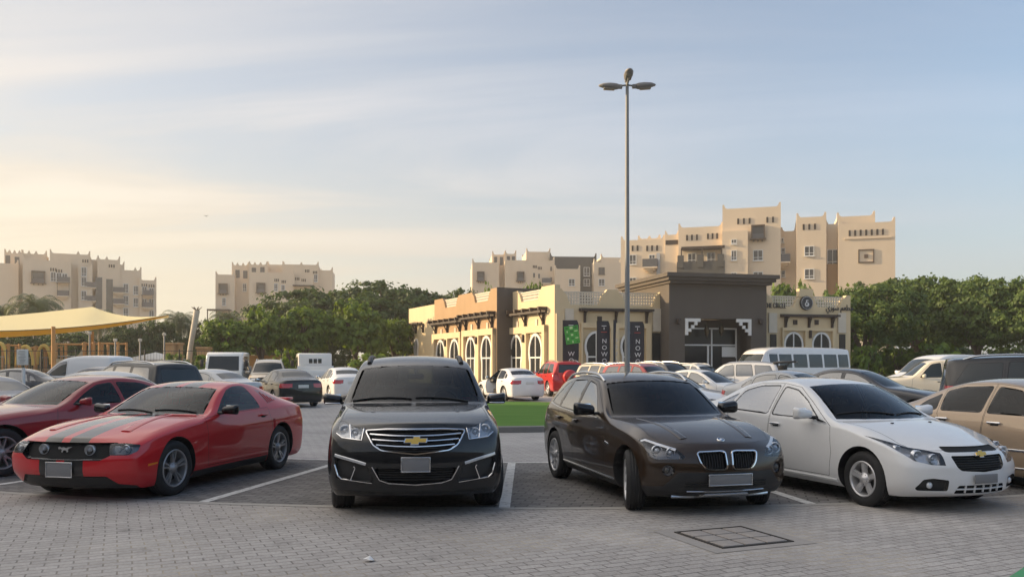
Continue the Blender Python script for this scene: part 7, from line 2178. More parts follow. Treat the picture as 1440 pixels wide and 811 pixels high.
    for (px, pa, pb) in ((800, 434, 452), (923.5, 434, 466)):
        mb = MB(); mb.box((U(px), -0.05, (Z(px, pa) + Z(px, pb)) / 2), (U(px + 6) - U(px - 6), 0.12, Z(px, pa) - Z(px, pb))); mb.build('white_panel', B['lattice'], root, xf=M5)
    nb = MB(); nb.box((U(922.5), -0.03, (Z(922, 468) + 0.4) / 2), (0.5, 0.08, Z(922, 468) - 0.4)); nb.build('narrow_window', B['bwin'], root, xf=M5)
    mb = MB(); mb.box((U(843), -0.02, Z(843, 449)), (0.28, 0.08, 0.36)); mb.build('vent_opening', B['hole'], root, xf=M5)
    # ---- dark entrance block
    D = -1.3
    x0, x1 = U(941, -D), U(1078, -D); zt = Z(1010, 400, -D); zc = Z(1010, 389, -D)
    ex0, ex1 = U(963, -D), U(1056, -D); ez = Z(1010, 448, -D)
    k = MB()
    k.box(((x0 + ex0) / 2, D + 0.25, zt / 2), (ex0 - x0, 0.5, zt)); k.box(((ex1 + x1) / 2, D + 0.25, zt / 2), (x1 - ex1, 0.5, zt))
    k.box(((ex0 + ex1) / 2, D + 0.25, (zt + ez) / 2), (ex1 - ex0, 0.5, zt - ez))
    k.box((x0 + 0.2, D + 4.0, zt / 2), (0.4, 7.0, zt)); k.box((x1 - 0.2, D + 4.0, zt / 2), (0.4, 7.0, zt))
    k.box(((x0 + x1) / 2, D + 4.0, zt - 0.4), (x1 - x0 - 0.8, 7.0, 0.3))
    k.box(((ex0 + ex1) / 2, D + 0.9, ez + 0.12), (ex1 - ex0, 0.8, 0.2))
    k.build('entrance_wall', B['taupe'], root, xf=M5)
    c = MB()
    for (o_, za, zb) in ((0.12, zt, zt + 0.16), (0.30, zt + 0.16, zt + 0.36), (0.46, zt + 0.36, zc + 0.12)):
        c.box(((x0 + x1) / 2, D + 3.5, (za + zb) / 2), (x1 - x0 + 2 * o_, 7.6 + 2 * o_, zb - za - 0.004))
    c.build('cornice', B['taupe'], root, xf=M5)
    # glazed entrance set back in the opening
    gy = D + 1.25
    gx1 = U(1036, -gy); gx0 = ex0
    g = MB(); gz = Z(1000, 461, -gy); gm = Z(1000, 485, -gy)
    for x in (gx0 + 0.06, lerp(gx0, gx1, 0.58), gx1 - 0.06): g.box((x, gy, gz / 2), (0.09, 0.1, gz))
    for x in (lerp(gx0, gx1, 0.52),): g.box((x, gy, gm / 2), (0.12, 0.1, gm))
    for z in (gz - 0.04, gm): g.box(((gx0 + gx1) / 2, gy - 0.001, z), (gx1 - gx0 - 0.1, 0.098, 0.09))
    fo = g.build('entrance_frame', B['whiteframe'], root, xf=M5)
    p = MB(); p.box(((gx0 + gx1) / 2, gy + 0.02, gz / 2), (gx1 - gx0, 0.02, gz)); p.build('pane', B['bwin'], fo, xf=M5)
    b2 = MB(); b2.box(((ex0 + ex1) / 2, gy + 0.08, ez / 2), (ex1 - ex0, 0.1, ez)); b2.build('entrance_back_wall', B['taupe'], root, xf=M5)
    nb = MB(); nx = lerp(gx0, gx1, 0.86)
    nb.box((nx, gy - 0.07, gm - 0.42), (0.95, 0.03, 0.62)); nb.box((nx, gy - 0.075, gm - 1.1), (0.95, 0.03, 0.62), 1)
    nb.build('notice_board', [B['whiteframe'], B['hole']], root, xf=M5)
    # stepped corner brackets
    for sg, xc in ((1, ex0), (-1, ex1)):
        bk = MB(); y = D - 0.02
        def sq(i, j, m=0):
            s_ = 0.20
            bk.box((xc + sg * (i + 0.5) * s_, y, ez - (j + 0.5) * s_), (s_ * 0.98, 0.10, s_ * 0.98))
        for (i, j) in ((0, 0), (1, 0), (2, 0), (3, 0), (4, 0), (0, 1), (3, 1), (0, 2), (2, 2), (1, 3), (0, 3), (0, 4), (2, 1)):
            if (i, j) in ((2, 1),): continue
            sq(i, j)
        bk.build('corner_bracket', B['whiteframe'], root, xf=M5)
    lm = simple('lantern_metal', (0.10, 0.08, 0.05), 0.35, metal=0.7)
    lg = glass('lantern_glass', (0.6, 0.55, 0.45), refl=1.5)
    for i, f in enumerate((0.16, 0.46, 0.72)):
        lx = lerp(ex0, ex1, f * 0.86); zz = ez - 0.15 - (0.25 if i == 1 else 0.12)
        l = MB()
        l.tube([(lx, D + 0.6, ez), (lx, D + 0.6, zz)], 0.012, 6)
        l.lathe([(0.0, zz + 0.02), (0.10, zz - 0.05), (0.17, zz - 0.22), (0.14, zz - 0.5), (0.06, zz - 0.66), (0.0, zz - 0.78)], 'z', (lx, D + 0.6, 0), 8, smooth=False)
        lo = l.build('hanging_lantern', lm, xf=M5)
        tag(lo, ['metal lantern hanging at the bracket side of the dark entrance', 'large metal lantern hanging in the middle of the dark entrance', 'metal lantern hanging over the notice board in the dark entrance'][i], 'lantern', 'lanterns in the entrance')
    for px in (953, 1068):
        mb = MB(); xx = U(px, -D); zz = Z(px, 452, -D)
        mb.rbox((xx, D - 0.14, zz), (0.22, 0.2, 0.34), 0.05); mb.build('wall_lamp', B['timber'], root, xf=M5)
    # ---- right wing
    x0, x1, z1 = U(1077), U(1196), Z(1135, 414)
    w = MB()
    cx = U(1133)
    nt_ = [(U(1090), U(1116)), (U(1150), U(1180))]
    pts = notched(x0, x1, -0.2, z1, nt_, 0.8)
    w.prism(pts, 0.0, 0.35); w.box(((x0 + x1) / 2, 4.8, (z1 - 1.4) / 2), (x1 - x0 - 0.02, 8.8, z1 - 1.4))
    w.box((cx, 0.1, z1 + 0.1), (1.0, 0.35, 0.5))
    w.build('cream_wall', B['cream'], root, xf=M5)
    for a, b in nt_: lattice_panel(root, M5, a - 0.4, b + 0.4, z1 - 0.85, z1 - 0.1, 0.2)
    trellis(root, M5, U(1097), U(1176), Z(1136, 444), 0.0, 6, False)
    xa, xb = U(1098), U(1172); zt = Z(1135, 462)
    xs = [U(1115), U(1154)]; ww = 1.15
    s = MB(); e = [xa, xs[0] - ww * 0.66, xs[0] + ww * 0.66, xs[1] - ww * 0.66, xs[1] + ww * 0.66, xb]
    for i in (0, 2, 4): s.box(((e[i] + e[i + 1]) / 2, -0.08, zt / 2), (e[i + 1] - e[i], 0.28, zt))
    s.box(((xa + xb) / 2, -0.08, zt - 0.05), (xb - xa, 0.27, 0.2))
    s.build('window_surround', B['cream'], root, xf=M5)
    for xw in xs: arch_window(root, M5, xw, 0.5, zt - 0.2, ww, -0.05)
    for px in (1118, 1148):
        mb = MB(); mb.box((U(px), -0.02, Z(px, 453)), (0.28, 0.08, 0.3)); mb.build('vent_opening', B['hole'], root, xf=M5)
    mb = MB(); mb.rbox((U(1136), -0.3, Z(1136, 470)), (0.16, 0.16, 0.5), 0.04); mb.build('wall_lamp', B['timber'], root, xf=M5)
    for px in (1086, 1183):
        mb = MB(); mb.box((U(px), -0.05, (Z(px, 440) + Z(px, 468)) / 2), (0.56, 0.12, Z(px, 440) - Z(px, 468))); mb.build('white_panel', B['lattice'], root, xf=M5)
        nb = MB(); nb.box((U(px + 1), -0.03, (Z(px, 470) + 0.4) / 2), (0.42, 0.08, Z(px, 470) - 0.4)); nb.build('narrow_window', B['bwin'], root, xf=M5)
    # round sign and lettering
    ink = simple('sign_charcoal', (0.03, 0.032, 0.038), 0.45)
    zs = Z(1133, 426)
    d = MB(); d.lathe([(0, -0.16), (0.42, -0.16), (0.45, -0.10), (0.45, 0.0)], 'y', (cx, 0.0, zs), 36, smooth=False)
    so = d.build('round_sign', ink, root, xf=M5)
    sw = simple('sign_white', (0.7, 0.7, 0.7), 0.5)
    rg = MB(); rg.lathe([(0.385, -0.165), (0.40, -0.165), (0.40, -0.15)], 'y', (cx, 0.0, zs), 36); rg.build('sign_ring', sw, so, xf=M5)
    text_mesh('5', 0.52, 'sign_letter', sw, so, M5 @ upright(cx, -0.17, zs - 0.02), 0.01)
    b5 = MB(); b5.lathe([(0.10, -0.18), (0.15, -0.18), (0.15, -0.165), (0.10, -0.165), (0.10, -0.18)], 'y', (cx - 0.015, 0, zs - 0.10), 20); b5.build('sign_letter', sw, so, xf=M5)
    tx = (U(1073) + U(1108)) / 2
    o1 = text_mesh('THE CIRCLE', 0.40, 'sign_letter', ink, root, M5 @ upright(tx - 0.04, -0.04, Z(1092, 430)) @ Matrix.Diagonal((0.70, 1.1, 1, 1)), 0.03)
    tx = (U(1165) + U(1195)) / 2
    # arabic words written with joined letter forms, right to left
    ar = '\uFEB4\uFE8E\uFEB3 \uFE84\uFEB3\uFEEE\uFEAD'
    ar = ''.join(chr(c) for c in (0xFEF1, 0xFEAD, 0xFEEE, 0xFEB3, 0x20, 0xFEE2, 0xFECC, 0xFEC4, 0xFEE3))
    o2 = text_mesh(ar, 0.5, 'sign_letter', ink, root, M5 @ upright(tx, -0.04, Z(1180, 433)) @ Matrix.Diagonal((0.8, 1.0, 1, 1)), 0.03)
    # ---- feather banners in front
    bl = simple('banner_cloth', (0.030, 0.030, 0.038), 0.75, noise=0.2, scale=3)
    gr = simple('banner_green', (0.06, 0.36, 0.05), 0.6, noise=0.2, scale=3)
    tw = simple('banner_lettering', (0.72, 0.70, 0.70), 0.7)
    red_ = simple('banner_red', (0.45, 0.06, 0.05), 0.7)
    BN = [(803, 46.0, 1.0, 450, -6, 'dark banner with large green poster pinned on it', 0.85), (849, 46.3, 1.0, 451, 6, 'dark banner reading NOW OP with a curved edge, left of the thin one', 0.72), (865, 46.6, 0.42, 450, 70, 'dark banner turned edge-on between two lettered ones', 0.72), (896, 46.0, 1.0, 452, 4, 'dark lettered banner just right of the lamp post', 0.78)]
    for i, (px, Y, wf, py, rz, lab, wd) in enumerate(BN):
        X = (px - 720) / FPX * Y; h = EYE + (HOR - py) / FPX * Y
        b = empty('feather_banner', (X, Y, 0), R(rz), lab, 'banner', 'banners outside the restaurant')
        po = MB(); po.tube([(-wd / 2 - 0.02, 0, 0.1), (-wd / 2 - 0.02, 0, h)], 0.018, 8); po.build('pole', M['trim'], b)
        bs = MB(); bs.box((-wd / 2, 0, 0.05), (0.7, 0.5, 0.08)); bs.build('base', M['trim'], b)
        cl = MB(); n = 24; m_ = 8
        vs = []
        for a in range(n + 1):
            t = a / n
            top = max(0.0, (t - 0.94) / 0.06)
            wv = wd * (1.0 - (0.22 * (0.45 - t) / 0.45 if t < 0.45 else 0.0)) * (1 - 0.12 * top)
            for q in range(m_ + 1):
                u = q / m_
                vs.append((-wd / 2 + wv * u, 0.05 * math.sin(5 * u + 2.2 * t + i) * (0.3 + u), 0.35 + (h - 0.35) * t))
        fs = [(a * (m_ + 1) + q, a * (m_ + 1) + q + 1, (a + 1) * (m_ + 1) + q + 1, (a + 1) * (m_ + 1) + q) for a in range(n) for q in range(m_)]
        cl.add(vs, fs, 0, True); cl.build('cloth', bl, b)
        for k, ch in enumerate('NOWOPEN'):
            zz = h * 0.72 - k * 0.36
            if zz < 0.5: break
            if i == 0 and zz > h * 0.58: continue
            text_mesh(ch, 0.34, 'banner_letter', tw, b, upright(0.02, -0.085, zz), 0.003)
        if i != 2:
            e = MB(); e.box((0.0, -0.085, h * 0.93), (0.26, 0.006, 0.035)); e.box((0.0, -0.085, h * 0.895), (0.035, 0.006, 0.14)); e.build('banner_logo', tw, b)
            e = MB(); e.box((0.0, -0.085, h * 0.845), (0.34, 0.006, 0.03)); e.build('banner_tagline', red_, b)
        if i == 0:
            g_ = MB(); rt = Matrix.Rotation(R(-8), 3, 'Y')
            g_.box((0.06, -0.13, h * 0.80), (0.76, 0.012, 0.98), 0, rot=rt)
            random.seed(5)
            for a in range(5):
                for q in range(3):
                    g_.box(Vector((0.06, -0.14, h * 0.80)) + rt @ Vector((-0.24 + 0.24 * q, 0, 0.38 - 0.19 * a)), (random.uniform(0.06, 0.19), 0.006, random.uniform(0.05, 0.13)), 1 if (a + q) % 2 else 2, rot=rt)
            g_.build('green_poster', [gr, simple('poster_pale', (0.5, 0.7, 0.35), 0.6), simple('poster_dark', (0.03, 0.18, 0.03), 0.6)], b)
# ------------------------------------------------------------------ trees and plants
def leaf_mat(name, c1, c2, trans=0.35):
    m, nt, out = new_mat(name)
    tc = nt.nodes.new('ShaderNodeTexCoord'); nz = nt.nodes.new('ShaderNodeTexNoise'); nz.inputs['Scale'].default_value = 0.9; nz.inputs['Detail'].default_value = 5; nz.inputs['Roughness'].default_value = 0.7
    nt.links.new(tc.outputs['Object'], nz.inputs['Vector'])
    mx = nt.nodes.new('ShaderNodeMix'); mx.data_type = 'RGBA'; mx.inputs[6].default_value = c4(c1); mx.inputs[7].default_value = c4(c2)
    rp = nt.nodes.new('ShaderNodeMapRange'); rp.inputs[1].default_value = 0.32; rp.inputs[2].default_value = 0.68
    nt.links.new(nz.outputs['Fac'], rp.inputs[0]); nt.links.new(rp.outputs[0], mx.inputs[0])
    b = principled(nt, Roughness=0.55, Specular_IOR_Level=0.35); nt.links.new(mx.outputs[2], b.inputs['Base Color'])
    tr = nt.nodes.new('ShaderNodeBsdfTranslucent')
    sc = nt.nodes.new('ShaderNodeVectorMath'); sc.operation = 'MULTIPLY'; sc.inputs[1].default_value = (1.4, 1.3, 0.5)
    nt.links.new(mx.outputs[2], sc.inputs[0]); nt.links.new(sc.outputs[0], tr.inputs[0])
    ms = nt.nodes.new('ShaderNodeMixShader'); ms.inputs[0].default_value = trans
    nt.links.new(b.outputs[0], ms.inputs[1]); nt.links.new(tr.outputs[0], ms.inputs[2]); nt.links.new(ms.outputs[0], out.inputs[0])
    return m

def crown_mesh(name, mat, seed, rx, ry, rz, nclump, nleaf, leaf, clump=0.16, flat=0.5, layered=0.0, droop=0.0):
    "leaves gathered in sprays, sprays spread through an uneven crown; origin at the crown's centre"
    rnd = random.Random(seed)
    vs = []; fs = []
    lobes = []
    for k in range(9):
        a = rnd.uniform(0, 2 * math.pi); e = rnd.uniform(-0.15, 0.9)
        lobes.append((math.cos(a) * math.cos(e), math.sin(a) * math.cos(e), math.sin(e), rnd.uniform(0.35, 0.6)))
    def rad(d):
        r_ = 0.78
        for (x, y, z, w) in lobes:
            c = d[0] * x + d[1] * y + d[2] * z
            r_ = max(r_, 0.66 + 0.40 * max(0, (c - w) / (1 - w)) ** 0.6)
        return r_
    for c in range(nclump):
        while True:
            d = Vector((rnd.gauss(0, 1), rnd.gauss(0, 1), rnd.gauss(0, 1))).normalized()
            if d.z > -0.55: break
        q = rad(d) * (rnd.random() ** 0.28)
        ctr = Vector((d.x * rx * q, d.y * ry * q, d.z * rz * q))
        if layered:
            st = rz * layered
            ctr.z = round(ctr.z / st) * st + rnd.uniform(-0.12, 0.12) * st
        cs = clump * rnd.uniform(0.6, 1.35) * (rx + ry) / 2
        out = d
        for l in range(nleaf):
            p = ctr + Vector((rnd.gauss(0, 1), rnd.gauss(0, 1), rnd.gauss(0, flat))) * cs * 0.55
            p.z -= droop * (p - ctr).length
            rel = (p - ctr); rel = rel.normalized() if rel.length > 1e-6 else out
            up = (Vector((0, 0, 0.55)) + out * 0.3 + rel * 0.9 + Vector((rnd.gauss(0, 0.3), rnd.gauss(0, 0.3), rnd.gauss(0, 0.25)))).normalized()
            a = rnd.uniform(0, 2 * math.pi)
            t = Vector((math.cos(a), math.sin(a), rnd.uniform(-0.5, 0.2)))
            t = (t - up * t.dot(up)).normalized(); b = up.cross(t)
            s = leaf * rnd.uniform(0.6, 1.4)
            k = len(vs)
            vs += [p - t * s * 0.6, p + b * s * 0.32 - up * s * 0.05, p + t * s * 0.6 - up * s * 0.18, p - b * s * 0.32 - up * s * 0.05]
            fs += [(k, k + 1, k + 2), (k, k + 2, k + 3)]
    me = bpy.data.meshes.new(name)
    me.from_pydata([tuple(v) for v in vs], [], fs); me.materials.append(mat); me.update()
    return me

def trunk_mb(h, r0, spread, seed, n=6, limb_z=0.5, lean=0.0):
    "tapered stem splitting into limbs that reach into the crown"
    rnd = random.Random(seed)
    mb = MB()
    top = Vector((lean * h, 0, h * limb_z))
    pts = [Vector((0, 0, -0.1)), Vector((0.02 * h + lean * h * 0.3, 0.01 * h, h * limb_z * 0.4)), top]
    mb.tube(pts, [r0 * 1.25, r0 * 0.95, r0 * 0.8], 10)
    for k in range(n):
        a = 2 * math.pi * k / n + rnd.uniform(-0.4, 0.4)
        e = Vector((math.cos(a) * spread * rnd.uniform(0.5, 1), math.sin(a) * spread * rnd.uniform(0.5, 1), h * rnd.uniform(0.72, 0.98)))
        m1 = top.lerp(e, 0.45) + Vector((rnd.uniform(-.2, .2), rnd.uniform(-.2, .2), rnd.uniform(0, 0.5)))
        mb.tube([top - Vector((0, 0, 0.15)), m1, e], [r0 * 0.55, r0 * 0.33, r0 * 0.08], 7)
        for q in range(2):
            e2 = m1 + Vector((rnd.uniform(-1, 1) * spread * 0.5, rnd.uniform(-1, 1) * spread * 0.5, rnd.uniform(0.1, 0.35) * h))
            mb.tube([m1, m1.lerp(e2, 0.5) + Vector((0, 0, 0.15)), e2], [r0 * 0.25, r0 * 0.14, r0 * 0.04], 5)
    return mb

def palm_crown(name, mat, seed, n=26, length=3.0):
    "arching feather fronds"
    rnd = random.Random(seed)
    vs = []; fs = []
    for k in range(n):
        a = 2.399963 * k + rnd.uniform(-0.2, 0.2)
        el = lerp(1.35, -0.35, (k / n) ** 0.8) + rnd.uniform(-0.1, 0.1)
        L = length * rnd.uniform(0.8, 1.1)
        d = Vector((math.cos(a), math.sin(a), 0)); side = Vector((-d.y, d.x, 0))
        p = Vector((0, 0, 0)); pts = []; ang = el
        m_ = 12
        for i in range(m_ + 1):
            pts.append((p.copy(), ang))
            p = p + (d * math.cos(ang) + Vector((0, 0, 1)) * math.sin(ang)) * (L / m_)
            ang -= 0.10 + 0.045 * i * 0.5
        for i in range(1, m_ + 1):
            p, ang = pts[i]
            t = (d * math.cos(ang) + Vector((0, 0, 1)) * math.sin(ang)); up = side.cross(t)
            wl = L * 0.20 * math.sin(math.pi * min(1, (i / m_) * 0.85 + 0.14)) ** 0.6
            for sg in (1, -1):
                for h in (0.0, 0.33, 0.66):
                    b = p - t * (L / m_) * h
                    tip = b + side * sg * wl + t * wl * 0.7 - Vector((0, 0, wl * rnd.uniform(0.15, 0.45)))
                    q = len(vs)
                    vs += [b - t * 0.03, b + t * 0.035, tip]
                    fs.append((q, q + 1, q + 2))
            q = len(vs); p0 = pts[i - 1][0]
            vs += [p0 + side * 0.025, p0 - side * 0.025, p - side * 0.018, p + side * 0.018]; fs.append((q, q + 1, q + 2, q + 3))
    me = bpy.data.meshes.new(name); me.from_pydata([tuple(v) for v in vs], [], fs); me.materials.append(mat); me.update()
    return me

def build_green():
    dark = leaf_mat('dark_leaves', (0.028, 0.062, 0.016), (0.075, 0.12, 0.026))
    fic = leaf_mat('broad_leaves', (0.045, 0.10, 0.015), (0.175, 0.25, 0.032), 0.38)
    rain = leaf_mat('feathery_leaves', (0.038, 0.078, 0.017), (0.11, 0.165, 0.03))
    dust = leaf_mat('dusty_palm_leaves', (0.06, 0.09, 0.045), (0.12, 0.15, 0.075), 0.25)
    bark = simple('bark', (0.10, 0.075, 0.055), 0.9, noise=0.35, scale=6, bump=0.5)
    pbark = simple('palm_bark', (0.22, 0.17, 0.12), 0.9, noise=0.35, scale=9, bump=0.5)
    meshes = {
        'dark': [crown_mesh('crown', dark, s, 4.6, 4.2, 3.1, 300, 56, 0.25, 0.115) for s in (11, 12)],
        'dome': [crown_mesh('crown', dark, s, 5.4, 4.6, 3.2, 330, 62, 0.24, 0.13, 0.34, 0.0, 0.22) for s in (14, 15)],
        'rain': [crown_mesh('crown', rain, s, 5.4, 4.6, 3.2, 260, 64, 0.25, 0.13, 0.34, 0.0, 0.25) for s in (21, 22, 23)],
        'ficus': [crown_mesh('crown', fic, s, 2.6, 2.4, 1.9, 120, 34, 0.34, 0.17) for s in (31, 32)],
        'bush': [crown_mesh('crown', fic, s, 1.0, 1.0, 0.9, 46, 30, 0.20, 0.22) for s in (41,)],
        'palm': [palm_crown('fronds', dust, s, 60, 3.3) for s in (51, 52)],
    }
    tmesh = {}
    def tree(kind, vi, px, Y, ztop, width, label, group, name='broadleaf_tree', hang=0.0, rz=0.0):
        X = (px - 720) / FPX * Y
        base = {'dark': (4.6, 3.1), 'rain': (5.4, 3.2), 'dome': (5.4, 3.2), 'ficus': (2.6, 1.9), 'bush': (1.0, 0.9), 'palm': (3.0, 2.0)}[kind]
        r = empty(name, (X, Y, 0), 0, label, 'tree', group)
        me = meshes[kind][vi % len(meshes[kind])]
        c = link('crown', me, r)
        sx = width / 2 / base[0]
        if kind == 'palm':
            c.scale = (sx, sx, sx); c.location = (0, 0, ztop - 2.2 * sx)
            t = MB(); h = ztop - 2.2 * sx
            t.tube([(0, 0, -0.1), (0.05, 0, h * 0.5), (0, 0, h + 0.1)], [0.26, 0.2, 0.22], 10)
            t.build('trunk', pbark, r)
        else:
            zc = hang + (ztop - hang) * 0.47
            c.scale = (sx, sx, (ztop - zc) / base[1]); c.location = (0, 0, zc)
            key = (kind, vi, round(ztop, 1))
            if key not in tmesh:
                o = trunk_mb(ztop * 0.92, 0.035 * ztop ** 0.9 + 0.05, width * 0.32, 100 + vi, limb_z=0.33).build('trunk', bark); tmesh[key] = o.data; bpy.data.objects.remove(o)
            link('trunk', tmesh[key], r)
        c.rotation_euler = (0, 0, rz)
        return r
    G1 = 'dark trees beyond the white trucks'; G2 = 'broad trees on the right of the car park'
    zt = lambda Y, py: EYE + (HOR - py) / FPX * Y
    L = 'tall dark tree of the clump between car park and restaurant'
    for i, (px, Y, py, wpx, lab) in enumerate(((440, 86, 401, 220, 'wide dome-shaped tree at the left end of the dark clump'), (532, 88, 393, 230, 'tallest dome-shaped tree of the dark clump left of the restaurant'), (604, 90, 404, 120, 'dark tree touching the far end of the restaurant wall'), (652, 98, 406, 110, 'distant dark tree showing above the brown restaurant wall'))):
        tree('dome', i, px, Y, zt(Y, py), wpx / FPX * Y, lab, G1, rz=i * 1.3, hang=1.2)
    for i, (px, Y, py, wpx, lab) in enumerate(((1215, 60, 392, 170, 'broad tree right beside the end of the restaurant wing'), (1290, 66, 388, 170, 'broad tree whose crown meets the corner of the tall apartment block'), (1375, 62, 384, 190, 'broad tree above the cream pickup'), (1452, 58, 378, 170, 'broad tree cut off by the frame above the boxy grey suv'), (1250, 84, 391, 180, 'broad tree standing further back in the right hand clump'), (1530, 64, 372, 200, 'broad tree at the outer end of the clump'), (1340, 86, 388, 170, 'far broad tree seen between the crowns of the front ones'))):
        tree('rain', i, px, Y, zt(Y, py), wpx / FPX * Y, lab, G2, rz=i * 2.1, hang=1.7)
    for i, (px, Y, py, wpx, lab) in enumerate(((316, 64, 446, 64, 'small leafy tree behind the cab of the facing white truck'), (368, 66, 430, 70, 'sunlit broad-leaved tree rising behind the beige off-roader'), (430, 68, 428, 74, 'sunlit broad-leaved tree in front of the dark dome trees'), (500, 70, 419, 96, 'tall sunlit broad-leaved tree above the rear-facing truck'), (556, 74, 446, 60, 'broad-leaved tree at the foot of the dark clump near the restaurant'))):
        tree('ficus', i, px, Y, zt(Y, py), wpx / FPX * Y, lab, 'broad-leaved trees along the far side', 'small_tree', rz=i * 1.7, hang=1.7)
    for i, (px, Y, py, wpx, lab) in enumerate(((752, 82, 392, 44, 'green tree top showing above the cream restaurant wall'), (690, 84, 400, 40, 'green tree top showing above the brown restaurant wall'), (1108, 80, 392, 70, 'green tree behind the right restaurant wing near the dark block'), (1172, 74, 402, 60, 'green tree behind the round restaurant sign'))):
        tree('ficus', i, px, Y, zt(Y, py), wpx / FPX * Y, lab, 'trees behind the restaurant', 'small_tree', rz=i)
    for i, (px, Y, py, wpx, lab) in enumerate(((50, 84, 400, 100, 'date palm with a full round head above the shade sail'), (2, 86, 418, 70, 'date palm cut off by the frame behind the shade sail'), (252, 88, 428, 70, 'date palm between the left and the middle apartment blocks'), (318, 92, 428, 66, 'date palm in front of the middle apartment block'), (140, 96, 428, 60, 'date palm mostly hidden behind the peak of the shade sail'))):
        tree('palm', i, px, Y, zt(Y, py), wpx / FPX * Y, lab, 'date palms', 'date_palm', rz=i * 0.9)
    for i, (px, Y, py, wpx, lab) in enumerate(((402, 52, 488, 34, 'sunlit bush beside the beige off-roader'), (290, 50, 496, 40, 'low bush left of the facing white truck'), (248, 54, 494, 40, 'low bush by the orange pillars'), (1216, 55, 482, 40, 'bush with pale tips at the end of the restaurant wing'), (1310, 58, 478, 70, 'rounded bush under the broad trees'), (520, 56, 494, 60, 'dark bush in front of the clump left of the restaurant'), (1265, 62, 486, 50, 'low dark bush behind the white van'))):
        b = tree('bush', 0, px, Y, zt(Y, py), wpx / FPX * Y, lab, 'bushes round the car park', 'bush', rz=i)
        b['category'] = 'bush'
    for x0, x1, Y, h, lab, sd in ((20, 78, 74, 3.4, 'dark hedge running under the broad trees on the right', 61), (-42, -3, 97, 4.4, 'dark hedge closing the view under the dome trees', 62)):
        me = crown_mesh('hedge', dark, sd, (x1 - x0) / 2, 1.1, h * 0.55, int((x1 - x0) * 9), 60, 0.3, 0.06, 0.5)
        for v in me.vertices: v.co.y = max(-1.6, min(1.6, v.co.y * 0.7))
        o = link('hedge', me); o.location = ((x0 + x1) / 2, Y, h * 0.42); tag(o, lab, 'hedge', 'hedges round the lot')
    # ---- pale leaning trunk beside the palms
    t = MB(); Y = 66
    p0 = at(262, Y, 512); p1 = at(277, Y, 436)
    t.tube([(p0.x, Y, 0), ((p0.x + p1.x) / 2 - 0.1, Y, p1.z * 0.5), (p1.x, Y, p1.z)], [0.23, 0.20, 0.23], 12)
    lt = empty('leaning_palm', (0, 0, 0), 0, 'bare pale palm trunk leaning slightly, cut at the top', 'palm trunk')
    t.build('trunk', simple('pale_bark', (0.58, 0.52, 0.43), 0.9, noise=0.3, scale=5, bump=0.4), lt)
    s = MB()
    for k in range(7):
        a = 0.9 * k; s.tube([(p1.x, Y, p1.z - 0.1), (p1.x + 0.4 * math.cos(a), Y + 0.4 * math.sin(a), p1.z + 0.25)], [0.06, 0.02], 5)
    s.build('frond_stumps', pbark, lt)
    for i, (px, Y, py, wpx, lab) in enumerate(((20, 80, 462, 120, 'dark tree under the shade sail by the frame edge'), (105, 80, 466, 110, 'dark tree behind the climbing frame with the tan panel'), (180, 82, 456, 90, 'dark tree right of the sail peak behind the orange climbing tower'), (225, 84, 450, 80, 'dark tree below the sail tip'), (305, 90, 448, 90, 'dark tree behind the leaning palm trunk'))):
        tree('dark', i, px, Y, zt(Y, py), wpx / FPX * Y, lab, 'dark trees behind the playground', rz=i * 2.3, hang=0.0)
